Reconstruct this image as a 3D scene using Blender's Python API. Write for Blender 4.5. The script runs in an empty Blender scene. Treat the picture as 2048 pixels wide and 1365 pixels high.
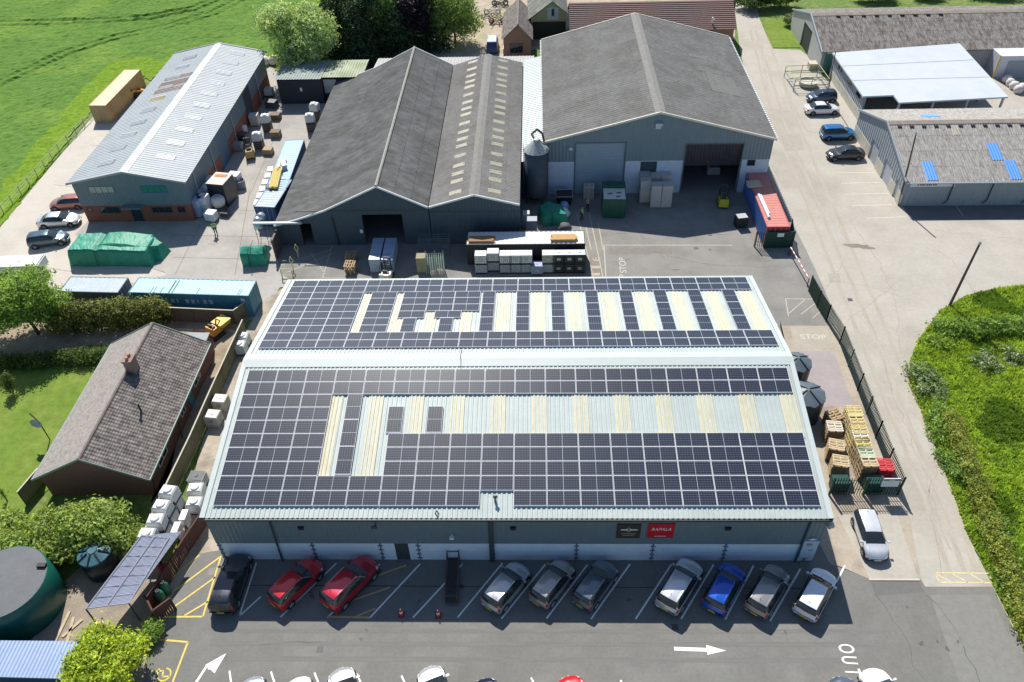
import bpy, bmesh, math, random
from mathutils import Vector, Matrix, Euler
random.seed(7)
R = math.radians
S = bpy.context.scene
COL = S.collection
# ------------------------------------------------------------------ camera
PITCH, YAW, ROLL = 0.73264441, -0.04178346, -0.03393323
CAM = Vector((23.211287, -32.117334, 50.499404))
FPX = 1592.0
_f = Vector((math.sin(YAW)*math.cos(PITCH), math.cos(YAW)*math.cos(PITCH), -math.sin(PITCH)))
_r = Vector((math.cos(YAW), -math.sin(YAW), 0)); _u = _r.cross(_f)
_r2 = _r*math.cos(ROLL)+_u*math.sin(ROLL); _u2 = -_r*math.sin(ROLL)+_u*math.cos(ROLL)
cd = bpy.data.cameras.new('camera'); cam = bpy.data.objects.new('camera', cd); COL.objects.link(cam)
cd.sensor_width = 36; cd.lens = 36*FPX/2048; cd.clip_end = 2000; cd.clip_start = .5
cam.matrix_world = Matrix(((_r2.x, _u2.x, -_f.x, CAM.x), (_r2.y, _u2.y, -_f.y, CAM.y), (_r2.z, _u2.z, -_f.z, CAM.z), (0, 0, 0, 1)))
S.camera = cam
def at(px, py, z=0.0):
    """survey helper: the place on the level z that was measured at this pixel of the photograph"""
    d = _r2*((px-1024)/FPX)+_u2*((682.5-py)/FPX)+_f
    return CAM+d*((z-CAM.z)/d.z)
def at2(px, py, z=0.0):
    p = at(px, py, z); return (p.x, p.y)
# ------------------------------------------------------------------ materials
_M = {}
def mat(name, col, rough=.8, var=.15, scale=3.0, bump=0.0, bscale=None, metal=0.0, col2=None, fac=.5, fscale=None, spec=.5, coat=0.0, detail=5, clad=None, stretch=None):
    """noise-mottled surface; col2 = second colour in soft patches; clad = (pitch, 'x'|'y'|'h'|'z') ribs as bump"""
    if name in _M: return _M[name]
    m = bpy.data.materials.new(name); _M[name] = m; m.use_nodes = True
    N, L = m.node_tree.nodes, m.node_tree.links
    b = N['Principled BSDF']; b.inputs['Roughness'].default_value = rough; b.inputs['Metallic'].default_value = metal
    b.inputs['Specular IOR Level'].default_value = spec; b.inputs['Coat Weight'].default_value = coat; b.inputs['Coat Roughness'].default_value = .08
    tc = N.new('ShaderNodeTexCoord'); vec = tc.outputs['Object']
    if stretch:
        mp = N.new('ShaderNodeMapping'); mp.inputs['Scale'].default_value = stretch; L.new(vec, mp.inputs['Vector']); nv = mp.outputs['Vector']
    else: nv = vec
    n1 = N.new('ShaderNodeTexNoise'); n1.inputs['Scale'].default_value = scale; n1.inputs['Detail'].default_value = detail; n1.inputs['Roughness'].default_value = .65
    L.new(nv, n1.inputs['Vector'])
    mr = N.new('ShaderNodeMapRange'); mr.inputs['From Min'].default_value = .3; mr.inputs['From Max'].default_value = .7
    mr.inputs['To Min'].default_value = 1-var; mr.inputs['To Max'].default_value = 1+var; L.new(n1.outputs['Fac'], mr.inputs['Value'])
    n3 = N.new('ShaderNodeTexNoise'); n3.inputs['Scale'].default_value = scale*9; n3.inputs['Detail'].default_value = 3; L.new(vec, n3.inputs['Vector'])
    m3 = N.new('ShaderNodeMapRange'); m3.inputs['From Min'].default_value = .3; m3.inputs['From Max'].default_value = .7; m3.inputs['To Min'].default_value = 1-var*.7; m3.inputs['To Max'].default_value = 1+var*.7; L.new(n3.outputs['Fac'], m3.inputs['Value'])
    mm = N.new('ShaderNodeMath'); mm.operation = 'MULTIPLY'; L.new(mr.outputs[0], mm.inputs[0]); L.new(m3.outputs[0], mm.inputs[1]); mr = mm
    base = N.new('ShaderNodeRGB'); base.outputs[0].default_value = (*col, 1); cur = base.outputs[0]
    if col2:
        n2 = N.new('ShaderNodeTexNoise'); n2.inputs['Scale'].default_value = fscale or scale*.3; n2.inputs['Detail'].default_value = 6; n2.inputs['Roughness'].default_value = .6
        L.new(nv, n2.inputs['Vector'])
        cr = N.new('ShaderNodeMapRange'); cr.inputs['From Min'].default_value = 1-fac-.08; cr.inputs['From Max'].default_value = 1-fac+.12; L.new(n2.outputs['Fac'], cr.inputs['Value'])
        mx = N.new('ShaderNodeMix'); mx.data_type = 'RGBA'; L.new(cr.outputs[0], mx.inputs['Factor']); L.new(cur, mx.inputs['A']); mx.inputs['B'].default_value = (*col2, 1); cur = mx.outputs['Result']
    vm = N.new('ShaderNodeVectorMath'); vm.operation = 'SCALE'; L.new(cur, vm.inputs[0]); L.new(mr.outputs[0], vm.inputs['Scale'])
    L.new(vm.outputs[0], b.inputs['Base Color'])
    h = None
    if bump:
        nb = N.new('ShaderNodeTexNoise'); nb.inputs['Scale'].default_value = bscale or scale*6; nb.inputs['Detail'].default_value = 4; L.new(nv, nb.inputs['Vector'])
        bp = N.new('ShaderNodeBump'); bp.inputs['Strength'].default_value = min(1, bump); bp.inputs['Distance'].default_value = .05*max(1, bump); L.new(nb.outputs['Fac'], bp.inputs['Height']); h = bp
    if clad:
        sx = N.new('ShaderNodeSeparateXYZ'); L.new(vec, sx.inputs[0])
        if clad[1] == 'h':
            ad = N.new('ShaderNodeMath'); ad.operation = 'ADD'; L.new(sx.outputs['X'], ad.inputs[0]); L.new(sx.outputs['Y'], ad.inputs[1]); src = ad.outputs[0]
        else: src = sx.outputs[clad[1].upper()]
        mu = N.new('ShaderNodeMath'); mu.operation = 'MULTIPLY'; L.new(src, mu.inputs[0]); mu.inputs[1].default_value = 2*math.pi/clad[0]
        sn = N.new('ShaderNodeMath'); sn.operation = 'SINE'; L.new(mu.outputs[0], sn.inputs[0])
        b2 = N.new('ShaderNodeBump'); b2.inputs['Strength'].default_value = .8; b2.inputs['Distance'].default_value = clad[0]*(clad[2] if len(clad) > 2 else .06); L.new(sn.outputs[0], b2.inputs['Height'])
        if h: L.new(h.outputs[0], b2.inputs['Normal'])
        h = b2
    if h: L.new(h.outputs[0], b.inputs['Normal'])
    return m
def glass(name='window_glass', col=(.012, .018, .022), rough=.06):
    return mat(name, col, rough, .1, 2, spec=.8)
# ------------------------------------------------------------------ mesh builder
class MB:
    def __init__(s): s.v = []; s.f = []; s.m = []; s.T = None
    def add(s, vs, fs, mi=0):
        k = len(s.v)
        s.v += [tuple(s.T @ Vector(p)) if s.T else tuple(p) for p in vs]
        for f in fs: s.f.append([i+k for i in f]); s.m.append(mi)
    def quad(s, a, b, c, d, mi=0): s.add([a, b, c, d], [(0, 1, 2, 3)], mi)
    def poly(s, pts, mi=0): s.add(pts, [tuple(range(len(pts)))], mi)
    def box(s, x0, y0, z0, x1, y1, z1, mi=0, top=None):
        """top = (dx, dy) inset of the upper face"""
        a, c = top or (0, 0)
        v = [(x0, y0, z0), (x1, y0, z0), (x1, y1, z0), (x0, y1, z0), (x0+a, y0+c, z1), (x1-a, y0+c, z1), (x1-a, y1-c, z1), (x0+a, y1-c, z1)]
        s.add(v, [(0, 3, 2, 1), (4, 5, 6, 7), (0, 1, 5, 4), (1, 2, 6, 5), (2, 3, 7, 6), (3, 0, 4, 7)], mi)
    def cbox(s, c, d, rz=0, mi=0, ry=0, rx=0):
        o = s.T; t = Matrix.Translation(c) @ Euler((rx, ry, rz)).to_matrix().to_4x4(); s.T = o @ t if o else t
        s.box(-d[0]/2, -d[1]/2, -d[2]/2, d[0]/2, d[1]/2, d[2]/2, mi); s.T = o
    def prism(s, poly, z0, z1, mi=0):
        n = len(poly); v = [(p[0], p[1], z0) for p in poly]+[(p[0], p[1], z1) for p in poly]
        s.add(v, [tuple(range(n-1, -1, -1)), tuple(range(n, 2*n))]+[(i, (i+1) % n, n+(i+1) % n, n+i) for i in range(n)], mi)
    def bar(s, p, q, r, mi=0, n=6, r2=None):
        p, q = Vector(p), Vector(q); d = (q-p)
        if d.length < 1e-6: return
        d.normalize(); a = d.orthogonal().normalized(); b = d.cross(a); r2 = r if r2 is None else r2
        v = []
        for (c, rr) in ((p, r), (q, r2)):
            for i in range(n):
                t = 2*math.pi*(i+.5)/n; v.append(c+(a*math.cos(t)+b*math.sin(t))*rr)
        s.add(v, [tuple(range(n-1, -1, -1)), tuple(range(n, 2*n))]+[(i, (i+1) % n, n+(i+1) % n, n+i) for i in range(n)], mi)
    def tube(s, pts, r, mi=0, n=6):
        for a, b in zip(pts, pts[1:]): s.bar(a, b, r, mi, n)
    def lathe(s, prof, c=(0, 0, 0), n=24, mi=0, axis='z'):
        v = []; k = len(prof)
        for i in range(n):
            t = 2*math.pi*i/n
            for (r, z) in prof:
                p = (r*math.cos(t), r*math.sin(t), z) if axis == 'z' else ((r*math.cos(t), z, r*math.sin(t)) if axis == 'y' else (z, r*math.cos(t), r*math.sin(t)))
                v.append((p[0]+c[0], p[1]+c[1], p[2]+c[2]))
        f = [(i*k+j, ((i+1) % n)*k+j, ((i+1) % n)*k+j+1, i*k+j+1) for i in range(n) for j in range(k-1)]
        s.add(v, f, mi)
    def corr(s, o, u, v, pitch, depth, nrm=(0, 0, 1), mi=0, prof='trap'):
        """ribbed sheet: ribs along v, spaced along u"""
        o, u, v, nrm = Vector(o), Vector(u), Vector(v), Vector(nrm).normalized(); W = u.length; ud = u/W; n = max(1, round(W/pitch)); p = W/n
        sh = [(0, 0), (.5, 0), (.6, 1), (.9, 1)] if prof == 'trap' else [(0, 0), (.25, .5), (.5, 1), (.75, .5)]
        xs = [((i+a)*p, h*depth) for i in range(n) for a, h in sh]+[(W, 0)]
        vs = []
        for x, h in xs: q = o+ud*x+nrm*h; vs += [q, q+v]
        s.add(vs, [(2*i, 2*i+2, 2*i+3, 2*i+1) for i in range(len(xs)-1)], mi)
    def build(s, name, mats, parent=None, smooth=False, loc=None, kind=None, label=None):
        me = bpy.data.meshes.new(name); me.from_pydata(s.v, [], s.f)
        for m in (mats if isinstance(mats, (list, tuple)) else [mats]): me.materials.append(m)
        me.polygons.foreach_set('material_index', s.m)
        if smooth: me.polygons.foreach_set('use_smooth', [True]*len(s.f))
        me.update()
        o = bpy.data.objects.new(name, me); COL.objects.link(o)
        if parent: o.parent = parent
        if loc is not None: o.location = loc
        if kind: o['kind'] = kind
        if label: o['label'] = label
        return o
def thing(name, label, cat, loc=(0, 0, 0), rz=0.0, group=None):
    o = bpy.data.objects.new(name, None); COL.objects.link(o); o.empty_display_size = .2
    o.location = (loc[0], loc[1], loc[2] if len(loc) > 2 else 0); o.rotation_euler = (0, 0, rz)
    o['label'] = label; o['category'] = cat
    if group: o['group'] = group
    return o
def tag(o, label, cat, group=None):
    o['label'] = label; o['category'] = cat
    if group: o['group'] = group
    return o
KIDS = {}
def dup(o, loc, rz=0.0, label=None, group=None, mats=None, parent=None):
    c = o.copy(); COL.objects.link(c)
    if parent: c.parent = parent
    else:
        c.location = loc; c.rotation_euler = (0, 0, rz)
        if label: c['label'] = label
        if group: c['group'] = group
    for ch in list(o.children): dup(ch, None, parent=c)
    return c
def text(body, size, loc, rot, m, name, parent=None, sx=1.0, ext=.004, align='CENTER', shear=0, bold=0):
    cu = bpy.data.curves.new(name, 'FONT'); cu.body = body; cu.size = size; cu.extrude = ext; cu.align_x = align; cu.align_y = 'CENTER'; cu.shear = shear; cu.offset = bold
    cu.materials.append(m); q = bpy.data.objects.new(name, cu); COL.objects.link(q)
    bpy.context.view_layer.update(); me = bpy.data.meshes.new_from_object(q.evaluated_get(bpy.context.evaluated_depsgraph_get())); bpy.data.objects.remove(q); me.name = name
    if not me.materials: me.materials.append(m)
    o = bpy.data.objects.new(name, me); COL.objects.link(o); o.location = loc; o.rotation_euler = rot; o.scale = (sx, 1, 1)
    if parent: o.parent = parent
    return o
def face_dir(a, b): return math.atan2(b[1]-a[1], b[0]-a[0])
# shared colours
WHITE = mat('white_paint', (.75, .76, .76), .5, .06, 2)
DKGREY = mat('dark_grey_metal', (.06, .065, .07), .55, .15, 4)
BLACK = mat('black_plastic', (.015, .015, .017), .5, .2, 5)
STEEL = mat('galvanised_steel', (.45, .47, .48), .4, .2, 6, metal=.6)
WOOD = mat('pale_timber', (.52, .40, .24), .85, .25, 9, stretch=(1, 1, 4))
WOOD2 = mat('weathered_timber', (.22, .17, .11), .9, .3, 6)
RED = mat('red_paint', (.45, .02, .03), .45, .1, 3)
YEL = mat('yellow_paint', (.65, .42, .02), .5, .15, 3)
GLASS = glass()
RUBBER = mat('tyre_rubber', (.02, .02, .02), .8, .2, 8)
# ------------------------------------------------------------------ ground and roads
from mathutils import noise
def P2(*pts, z=0.0): return [at2(x, y, z) for x, y in pts]
def sheet(name, poly, z, m, parent=None, kind='structure'):
    b = MB(); b.poly([(p[0], p[1], z) for p in poly])
    o = b.build(name, m, parent)
    bm = bmesh.new(); bm.from_mesh(o.data); bmesh.ops.triangulate(bm, faces=bm.faces[:]); bm.normal_update()
    for f in bm.faces:
        if f.normal.z < 0: f.normal_flip()
    bm.to_mesh(o.data); bm.free()
    if kind and not parent: o['kind'] = kind
    return o
def inside(p, poly):
    r = False; j = len(poly)-1
    for i in range(len(poly)):
        a, b = poly[i], poly[j]
        if (a[1] > p[1]) != (b[1] > p[1]) and p[0] < (b[0]-a[0])*(p[1]-a[1])/(b[1]-a[1])+a[0]: r = not r
        j = i
    return r
ASPH = mat('asphalt', (.180, .175, .158), .92, .1, .5, .25, 60, col2=(.215, .21, .19), fac=.45, fscale=.16)
YARD = mat('yard_asphalt', (.25, .238, .215), .92, .1, .5, .25, 50, col2=(.20, .19, .172), fac=.45, fscale=.2)
LANE = mat('lane_surface', (.425, .392, .335), .95, .08, .35, .2, 40, col2=(.345, .315, .265), fac=.42, fscale=.10)
CONC = mat('yard_concrete', (.395, .368, .33), .93, .1, .4, .2, 30, col2=(.30, .28, .25), fac=.45, fscale=.14)
PALE = mat('pale_concrete', (.53, .485, .415), .93, .07, .4, .2, 30, col2=(.46, .415, .35), fac=.4, fscale=.15)
DIRT = mat('dirt', (.34, .27, .19), 1, .25, .8, .5, 12, col2=(.20, .15, .10), fac=.4, fscale=.3)
LILAC = mat('worn_red_concrete', (.345, .30, .292), .93, .1, .7, .15, 30)
PAINT = mat('road_paint', (.82, .81, .77), .7, .12, 6)
FADED = mat('faded_road_paint', (.43, .41, .36), .8, .2, 5)
WORNW = mat('worn_lettering', (.51, .49, .44), .8, .25, 6)
YPAINT = mat('yellow_road_paint', (.66, .52, .12), .75, .15, 6)
OPAINT = mat('orange_road_paint', (.58, .38, .16), .8, .15, 6)
GRASSB = mat('grass_base', (.12, .19, .035), 1, .3, 1.2, .6, 10, col2=(.20, .22, .06), fac=.42, fscale=.3)
LAWN = mat('mown_lawn', (.15, .228, .036), 1, .2, 1.3, .5, 16, col2=(.19, .25, .05), spec=.1, fac=.5, fscale=.35)
STAIN = mat('oil_stain', (.11, .10, .09), .9, .3, 3)
g = MB(); g.quad((-400, -300, -.05), (500, -300, -.05), (500, 600, -.05), (-400, 600, -.05)); g.build('ground', GRASSB, kind='structure')
# left service yard, lane, front car park
sheet('service_yard', P2((-60, 600), (-60, 440), (0, 455), (180, 240), (262, 160), (300, 180), (440, 100), (520, 108), (560, 150), (620, 150), (760, 110), (960, 90), (1050, 100), (1050, 560), (560, 575), (520, 640), (300, 640), (200, 600)), 0.0, CONC)
sheet('pale_drive', P2((-60, 560), (0, 455), (178, 243), (230, 238), (260, 330), (172, 447), (150, 470), (335, 550), (120, 600), (0, 590)), .004, PALE)
lane = sheet('lane', P2((1463, -40), (1500, -40), (1520, 40), (1545, 98), (1600, 100), (1625, 118), (1660, 90), (2400, 90), (2400, 430), (2300, 560), (2048, 570), (1985, 578), (1930, 592), (1880, 622), (1838, 678), (1820, 722), (1816, 770), (1850, 850), (1890, 950), (1925, 1050), (1985, 1172), (2048, 1292), (2130, 1460), (2000, 1500), (1960, 1300), (1845, 1172), (1800, 960), (1700, 720), (1600, 500), (1535, 345), (1480, 100), (1468, 10)), .004, LANE)
yard = sheet('yard', P2((1045, 340), (1045, 360), (1095, 345), (1532, 345), (1612, 500), (1640, 560), (1664, 615), (1700, 690), (1660, 800), (1500, 640), (1400, 590), (600, 575), (560, 545), (545, 450), (1040, 470)), .008, YARD)
sheet('warehouse_floor', [(-1.2, -.3), (43.4, -.3), (43.4, 27.3), (-1.2, 27.3)], .007, CONC)
sheet('shed_floor', [(24.4, 50.4), (49.9, 50.4), (49.9, 79), (24.4, 79)], .012, mat('floor_concrete', (.22, .21, .20), .9, .1, .5))
sheet('barn_floor', [(-4.4, 40.3), (21.2, 40.3), (21.2, 76), (-4.4, 76)], .012, mat('floor_concrete', (.22, .21, .20), .9, .1, .5))
sheet('barn_shadow', P2((1800, 405), (2300, 398), (2300, 441), (2048, 441), (1822, 440)), .008, mat('barn_shadow_ground', (.16, .155, .15), .92, .1, .5))  # dark strip painted where the blue patched barn casts its shadow
side = sheet('side_passage', P2((1560, 652), (1672, 652), (1690, 700), (1805, 960), (1845, 1172), (1835, 1158), (1738, 1158), (1676, 1132), (1590, 1132), (1560, 640)), .010, mat('side_concrete', (.40, .345, .27), .93, .1, .5, .2, 30, col2=(.26, .21, .16), fac=.42, fscale=.3))
sheet('worn_pad', P2((1590, 703), (1668, 703), (1706, 812), (1625, 815)), .014, LILAC, side)
sheet('pale_pad', P2((1580, 655), (1655, 655), (1668, 698), (1590, 698)), .014, mat('pad_concrete', (.39, .35, .285), .93, .08, .5), side)
sheet('parking_pad', P2((1675, 1030), (1793, 1025), (1836, 1158), (1739, 1158)), .014, LANE, side)
k = MB(); a, b = at(1737, 1159), at(1838, 1159); k.box(a.x, a.y-.12, 0, b.x, a.y+.02, .07); k.build('kerb', PALE, side)
carpark = sheet('car_park', P2((398, 1108), (446, 1100), (1640, 1090), (1660, 1128), (1739, 1158), (1842, 1160), (1850, 1174), (1985, 1174), (2048, 1300), (2150, 1500), (2300, 1700), (200, 1700), (285, 1365), (322, 1245), (318, 1236)), .018, ASPH)
strip = sheet('left_passage', P2((530, 600), (577, 570), (500, 720), (420, 1030), (445, 1115), (396, 1110), (330, 1235), (296, 1280), (360, 1090), (400, 900), (470, 700)), .012, mat('passage_concrete', (.44, .38, .30), .93, .15, .7, .2, 20, col2=(.25, .21, .16), fac=.45, fscale=.4))
sheet('dirt_track', P2((-60, 715), (-60, 640), (130, 640), (500, 632), (470, 700), (380, 900), (300, 1010), (330, 1000), (370, 800), (400, 690), (180, 690), (90, 715)), .002, DIRT)
sheet('dirt_plot', P2((60, 1290), (110, 1180), (200, 1100), (330, 1070), (300, 1250), (290, 1365), (150, 1365)), .002, mat('plot_dirt', (.30, .25, .19), 1, .2, 1, .5, 12))
sheet('lawn', P2((-300, 730), (60, 722), (190, 735), (240, 700), (120, 960), (60, 1010), (0, 1050), (-300, 1080)), .004, LAWN)
sheet('far_yard', P2((860, 105), (1000, 108), (1060, 100), (1470, 80), (1470, 20), (1480, -60), (860, -60)), .004, mat('far_gravel', (.42, .35, .26), 1, .2, .7, .3, 10, col2=(.28, .30, .12), fac=.4, fscale=.25))
sheet('verge', P2((1528, 60), (1545, 96), (1600, 95), (1590, 55), (1570, 40), (1530, 35)), .008, LAWN)
# ---- painted markings (parts of the surface that carries them)
def seg(b, p, q, w, z, mi=0):
    p, q = Vector((p[0], p[1])), Vector((q[0], q[1])); d = (q-p).normalized(); n = Vector((-d.y, d.x))*w/2
    b.quad((*(p+n), z), (*(p-n), z), (*(q-n), z), (*(q+n), z), mi)
def line(name, m, parent, w, *pts, z=.024):
    b = MB()
    for p, q in zip(pts, pts[1:]): seg(b, at2(*p), at2(*q), w, z)
    return b.build(name, m, parent)
BAYS = [((479, 1233), (513, 1126)), ((479, 1233), (522, 1194)), ((561, 1235), (673, 1127)), ((655, 1236), (760, 1129)), ((740, 1236), (840, 1129)), ((826, 1236), (925, 1129)), ((915, 1236), (1005, 1127)), ((1003, 1238), (1091, 1129)), ((1093, 1238), (1175, 1130)), ((1182, 1239), (1260, 1129)), ((1271, 1239), (1343, 1129)), ((1362, 1239), (1427, 1130)), ((1450, 1240), (1507, 1132)), ((1540, 1243), (1601, 1138)), ((1632, 1244), (1690, 1131))]
for p, q in BAYS: line('bay_line', PAINT, carpark, .12, p, q)
for p, q in [((459, 1342), (467, 1400)), ((542, 1344), (560, 1400)), ((629, 1346), (650, 1400)), ((714, 1348), (735, 1400)), ((803, 1352), (826, 1400)), ((1062, 1356), (1085, 1400)), ((1241, 1361), (1262, 1400)), ((1410, 1366), (1430, 1400))]: line('bay_line', PAINT, carpark, .12, p, q)
for p, q in [((813, 1131), (734, 1160)), ((781, 1175), (686, 1208)), ((751, 1218), (713, 1233)), ((655, 1234), (740, 1236))]: line('hatch_line', OPAINT, carpark, .13, p, q, z=.028)
for pts in [((442, 1113), (406, 1234), (313, 1235)), ((399, 1111), (345, 1155)), ((440, 1115), (343, 1187)), ((431, 1155), (324, 1232)), ((416, 1204), (369, 1232)), ((319, 1280), (376, 1285), (343, 1372))]: line('yellow_line', YPAINT, carpark, .13, *pts, z=.030)
b = MB()
c = at(325, 1347)
for i in range(14):
    t0, t1 = R(-150+i*17), R(-150+(i+1)*17); seg(b, (c.x+.15+.42*math.cos(t0), c.y-.1+.42*math.sin(t0)), (c.x+.15+.42*math.cos(t1), c.y-.1+.42*math.sin(t1)), .11, .030)
seg(b, (c.x-.75, c.y+.1), (c.x, c.y+.15), .11, .030); seg(b, (c.x, c.y+.15), (c.x+.1, c.y-.25), .11, .030); seg(b, (c.x+.1, c.y-.25), (c.x+.55, c.y-.2), .11, .030); seg(b, (c.x-.3, c.y+.3), (c.x-.3, c.y-.1), .11, .030); seg(b, (c.x-.6, c.y+.1), (c.x-.8, c.y-.15), .11, .030)
b.build('wheelchair_symbol', YPAINT, carpark)
def arrow(tail, tip, parent, hl, hw, w, bend=None):
    b = MB(); p, q = Vector(at2(*tail)), Vector(at2(*tip)); d = (q-p).normalized(); n = Vector((-d.y, d.x)); e = q-d*hl
    if bend: m_ = Vector(at2(*bend)); seg(b, p, m_, w, .024); seg(b, m_, e, w, .0245)
    else: seg(b, p, e+d*.05, w, .024)
    b.poly([(*(e+n*hw), .025), (*(e-n*hw), .025), (*q, .025)]); b.build('arrow', PAINT, parent)
arrow((392, 1366), (453, 1307), carpark, 1.35, .48, .17, (415, 1331)); arrow((1348, 1298), (1452, 1302), carpark, 1.25, .34, .26)
for ch, px, py in (('O', 1691, 1298), ('U', 1697, 1321), ('T', 1704, 1345)):
    p = at(px, py); text(ch, 1.4, (p.x, p.y, .022), (0, 0, R(-93)), PAINT, 'lettering', carpark, sx=.6, bold=.012)
p = at(1626, 675); text('STOP', .95, (p.x, p.y, .017), (0, 0, R(-2)), WORNW, 'lettering', side, sx=1.05, ext=.002, bold=.01)
p = at(1246, 531); text('STOP', 1.0, (p.x, p.y, .012), (0, 0, R(88)), WORNW, 'lettering', yard, sx=1.15, ext=.001)
p = at(1247, 566); text('STOP', 1.0, (p.x, p.y, .012), (0, 0, R(88)), WORNW, 'lettering', yard, sx=1.15, ext=.001)
line('edge_line', FADED, yard, .12, (1465, 491), (1208, 491), (1213, 575), z=.012)
for pts in [((1153, 425), (1192, 575)), ((1178, 425), (1218, 610)), ((1172, 455), (1182, 500)), ((1196, 445), (1206, 500))]: line('walkway_line', mat('worn_yellow_paint', (.42, .37, .26), .8, .2, 5), yard, .12, *pts, z=.012)
b = MB()
for py in (535, 549): p, q = at(1183, py), at(1200, py); b.quad((p.x, p.y-.22, .013), (q.x, q.y-.22, .013), (q.x, q.y+.22, .013), (p.x, p.y+.22, .013))
p = at(1192, 521)
for t in (R(60), R(120), R(90)): seg(b, (p.x, p.y-.3), (p.x+.8*math.cos(t), p.y-.3+.8*math.sin(t)), .1, .013)
b.build('walkway_block', mat('pinkish_paint', (.46, .36, .27), .8, .2, 5), yard)
for pts in [((600, 531), (640, 528)), ((620, 505), (650, 548)), ((560, 531), (660, 500)), ((575, 545), (672, 505)), ((665, 490), (645, 556)), ((645, 556), (760, 558))]: line('hatch_line', FADED, yard, .08, *pts, z=.012)
for pts in [((1672, 345), (1747, 346)), ((1682, 367), (1760, 365)), ((1692, 389), (1776, 387)), ((1703, 412), (1784, 410)), ((1733, 437), (1812, 434))]: line('bay_line', mat('worn_white_paint', (.60, .57, .50), .85, .2, 5), lane, .1, *pts, z=.008)
line('edge_line', FADED, lane, .1, (1541, 335), (1580, 405), z=.008)
line('white_line', FADED, lane, .1, (1900, 395), (1926, 432), z=.014)
for pts in [((1571, 598), (1629, 599)), ((1571, 598), (1577, 633)), ((1577, 628), (1610, 600)), ((1602, 629), (1632, 606)), ((1625, 637), (1640, 624))]: line('hatch_line', FADED, side, .1, *pts, z=.016)
for pts in [((1870, 1146), (1979, 1147), (1983, 1166), (1879, 1165), (1870, 1146)), ((1872, 1148), (1902, 1164)), ((1905, 1148), (1935, 1165)), ((1940, 1148), (1968, 1165))]: line('yellow_line', mat('faded_yellow_paint', (.62, .53, .27), .8, .2, 5), lane, .1, *pts, z=.008)
# stains and wheel tracks on the lane and yard
def blot(b, px, py, rx, ry, z, rz=0, n=18):
    c = at(px, py); pts = []
    for i in range(n):
        t = 2*math.pi*i/n; k = random.uniform(.6, 1.15); x, y = rx*k*math.cos(t), ry*k*math.sin(t); pts.append((c.x+x*math.cos(rz)-y*math.sin(rz), c.y+x*math.sin(rz)+y*math.cos(rz), z))
    b.poly(pts)
b = MB(); blot(b, 1712, 492, 1.9, .45, .0081, R(-8)); blot(b, 1735, 497, 1.0, .25, .0085, R(-10)); b.build('stain', mat('lane_stain', (.22, .19, .15), .9, .2, 2), lane)
SCUFF = mat('tyre_scuff', (.43, .375, .30), .95, .15, 2)
for pts in [((1652, 418), (1672, 440), (1690, 480)), ((1740, 490), (1790, 494), (1830, 503))]: line('tyre_mark', SCUFF, lane, .16, *pts, z=.0075)
b = MB(); blot(b, 1392, 497, .35, .3, .0125); blot(b, 1420, 500, .2, .2, .0125); blot(b, 1350, 540, .5, .12, .0125); blot(b, 1250, 520, .4, .15, .0125); b.build('stain', mat('yard_stain', (.15, .14, .13), .9, .2, 2), yard)
def crack(name, m, parent, pts, w, z, seed=1):
    rnd = random.Random(seed); b = MB(); P_ = [Vector(at2(*q)) for q in pts]; out = [P_[0]]
    for a, c in zip(P_, P_[1:]):
        k = max(2, int((c-a).length/.8))
        for i in range(1, k+1): out.append(a+(c-a)*i/k+Vector((rnd.gauss(0, .12), rnd.gauss(0, .12))))
    for a, c in zip(out, out[1:]): seg(b, a, c, w*rnd.uniform(.5, 1.3), z)
    return b.build(name, m, parent)
CRK = mat('lane_crack', (.33, .295, .24), .95, .2, 3)
for i, pts in enumerate(([(1700, 440), (1745, 505), (1790, 590), (1800, 700)], [(1560, 130), (1590, 220), (1612, 262), (1650, 270)], [(1830, 470), (1905, 520), (1960, 600)], [(1650, 560), (1740, 575), (1830, 600)], [(1730, 620), (1760, 700), (1790, 800), (1850, 950), (1900, 1100)], [(1870, 460), (2048, 480)], [(1880, 900), (1860, 1000), (1880, 1150)], [(1510, 60), (1530, 140), (1545, 230), (1575, 300)], [(1690, 520), (1640, 600)], [(1800, 560), (1700, 640)])): crack('crack', CRK, lane, pts, .055, .0072, i)
CRA = mat('asphalt_crack', (.125, .122, .112), .95, .2, 3)
for i, pts in enumerate(([(1750, 1190), (1800, 1260), (1850, 1365)], [(1850, 1190), (1900, 1240), (1960, 1365)], [(520, 1290), (640, 1282)])): crack('crack', CRA, carpark, pts, .05, .0212, 20+i)
CRY = mat('yard_crack', (.17, .16, .145), .95, .2, 3)
for i, pts in enumerate(([(1225, 470), (1330, 460), (1460, 470)], [(1290, 500), (1420, 530), (1560, 535)], [(1250, 440), (1330, 520)])): crack('crack', CRY, yard, pts, .06, .0112, 40+i)
def patchq(name, m, parent, pts, z): b = MB(); b.poly([(*at2(*q), z) for q in pts]); b.build(name, m, parent)
patchq('patch', mat('lane_patch', (.37, .335, .28), .95, .1, 2), lane, [(1655, 548), (1678, 547), (1683, 565), (1660, 567)], .0066); patchq('patch', mat('lane_patch', (.37, .335, .28), .95, .1, 2), lane, [(1560, 270), (1600, 268), (1610, 300), (1570, 303)], .0066)
patchq('patch', mat('asphalt_patch', (.15, .146, .135), .95, .1, 2), carpark, [(1742, 1165), (1835, 1162), (1850, 1185), (1750, 1192)], .0206); patchq('patch', mat('asphalt_patch_pale', (.215, .21, .19), .95, .1, 2), carpark, [(1860, 1190), (1980, 1190), (2048, 1340), (2048, 1400), (1930, 1400)], .0206)
patchq('patch', mat('yard_patch', (.225, .195, .175), .95, .1, 2), yard, [(1218, 497), (1345, 496), (1345, 508), (1219, 509)], .0104)
SLB = mat('slab_joint', (.22, .20, .17), .95, .1, 2)
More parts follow.
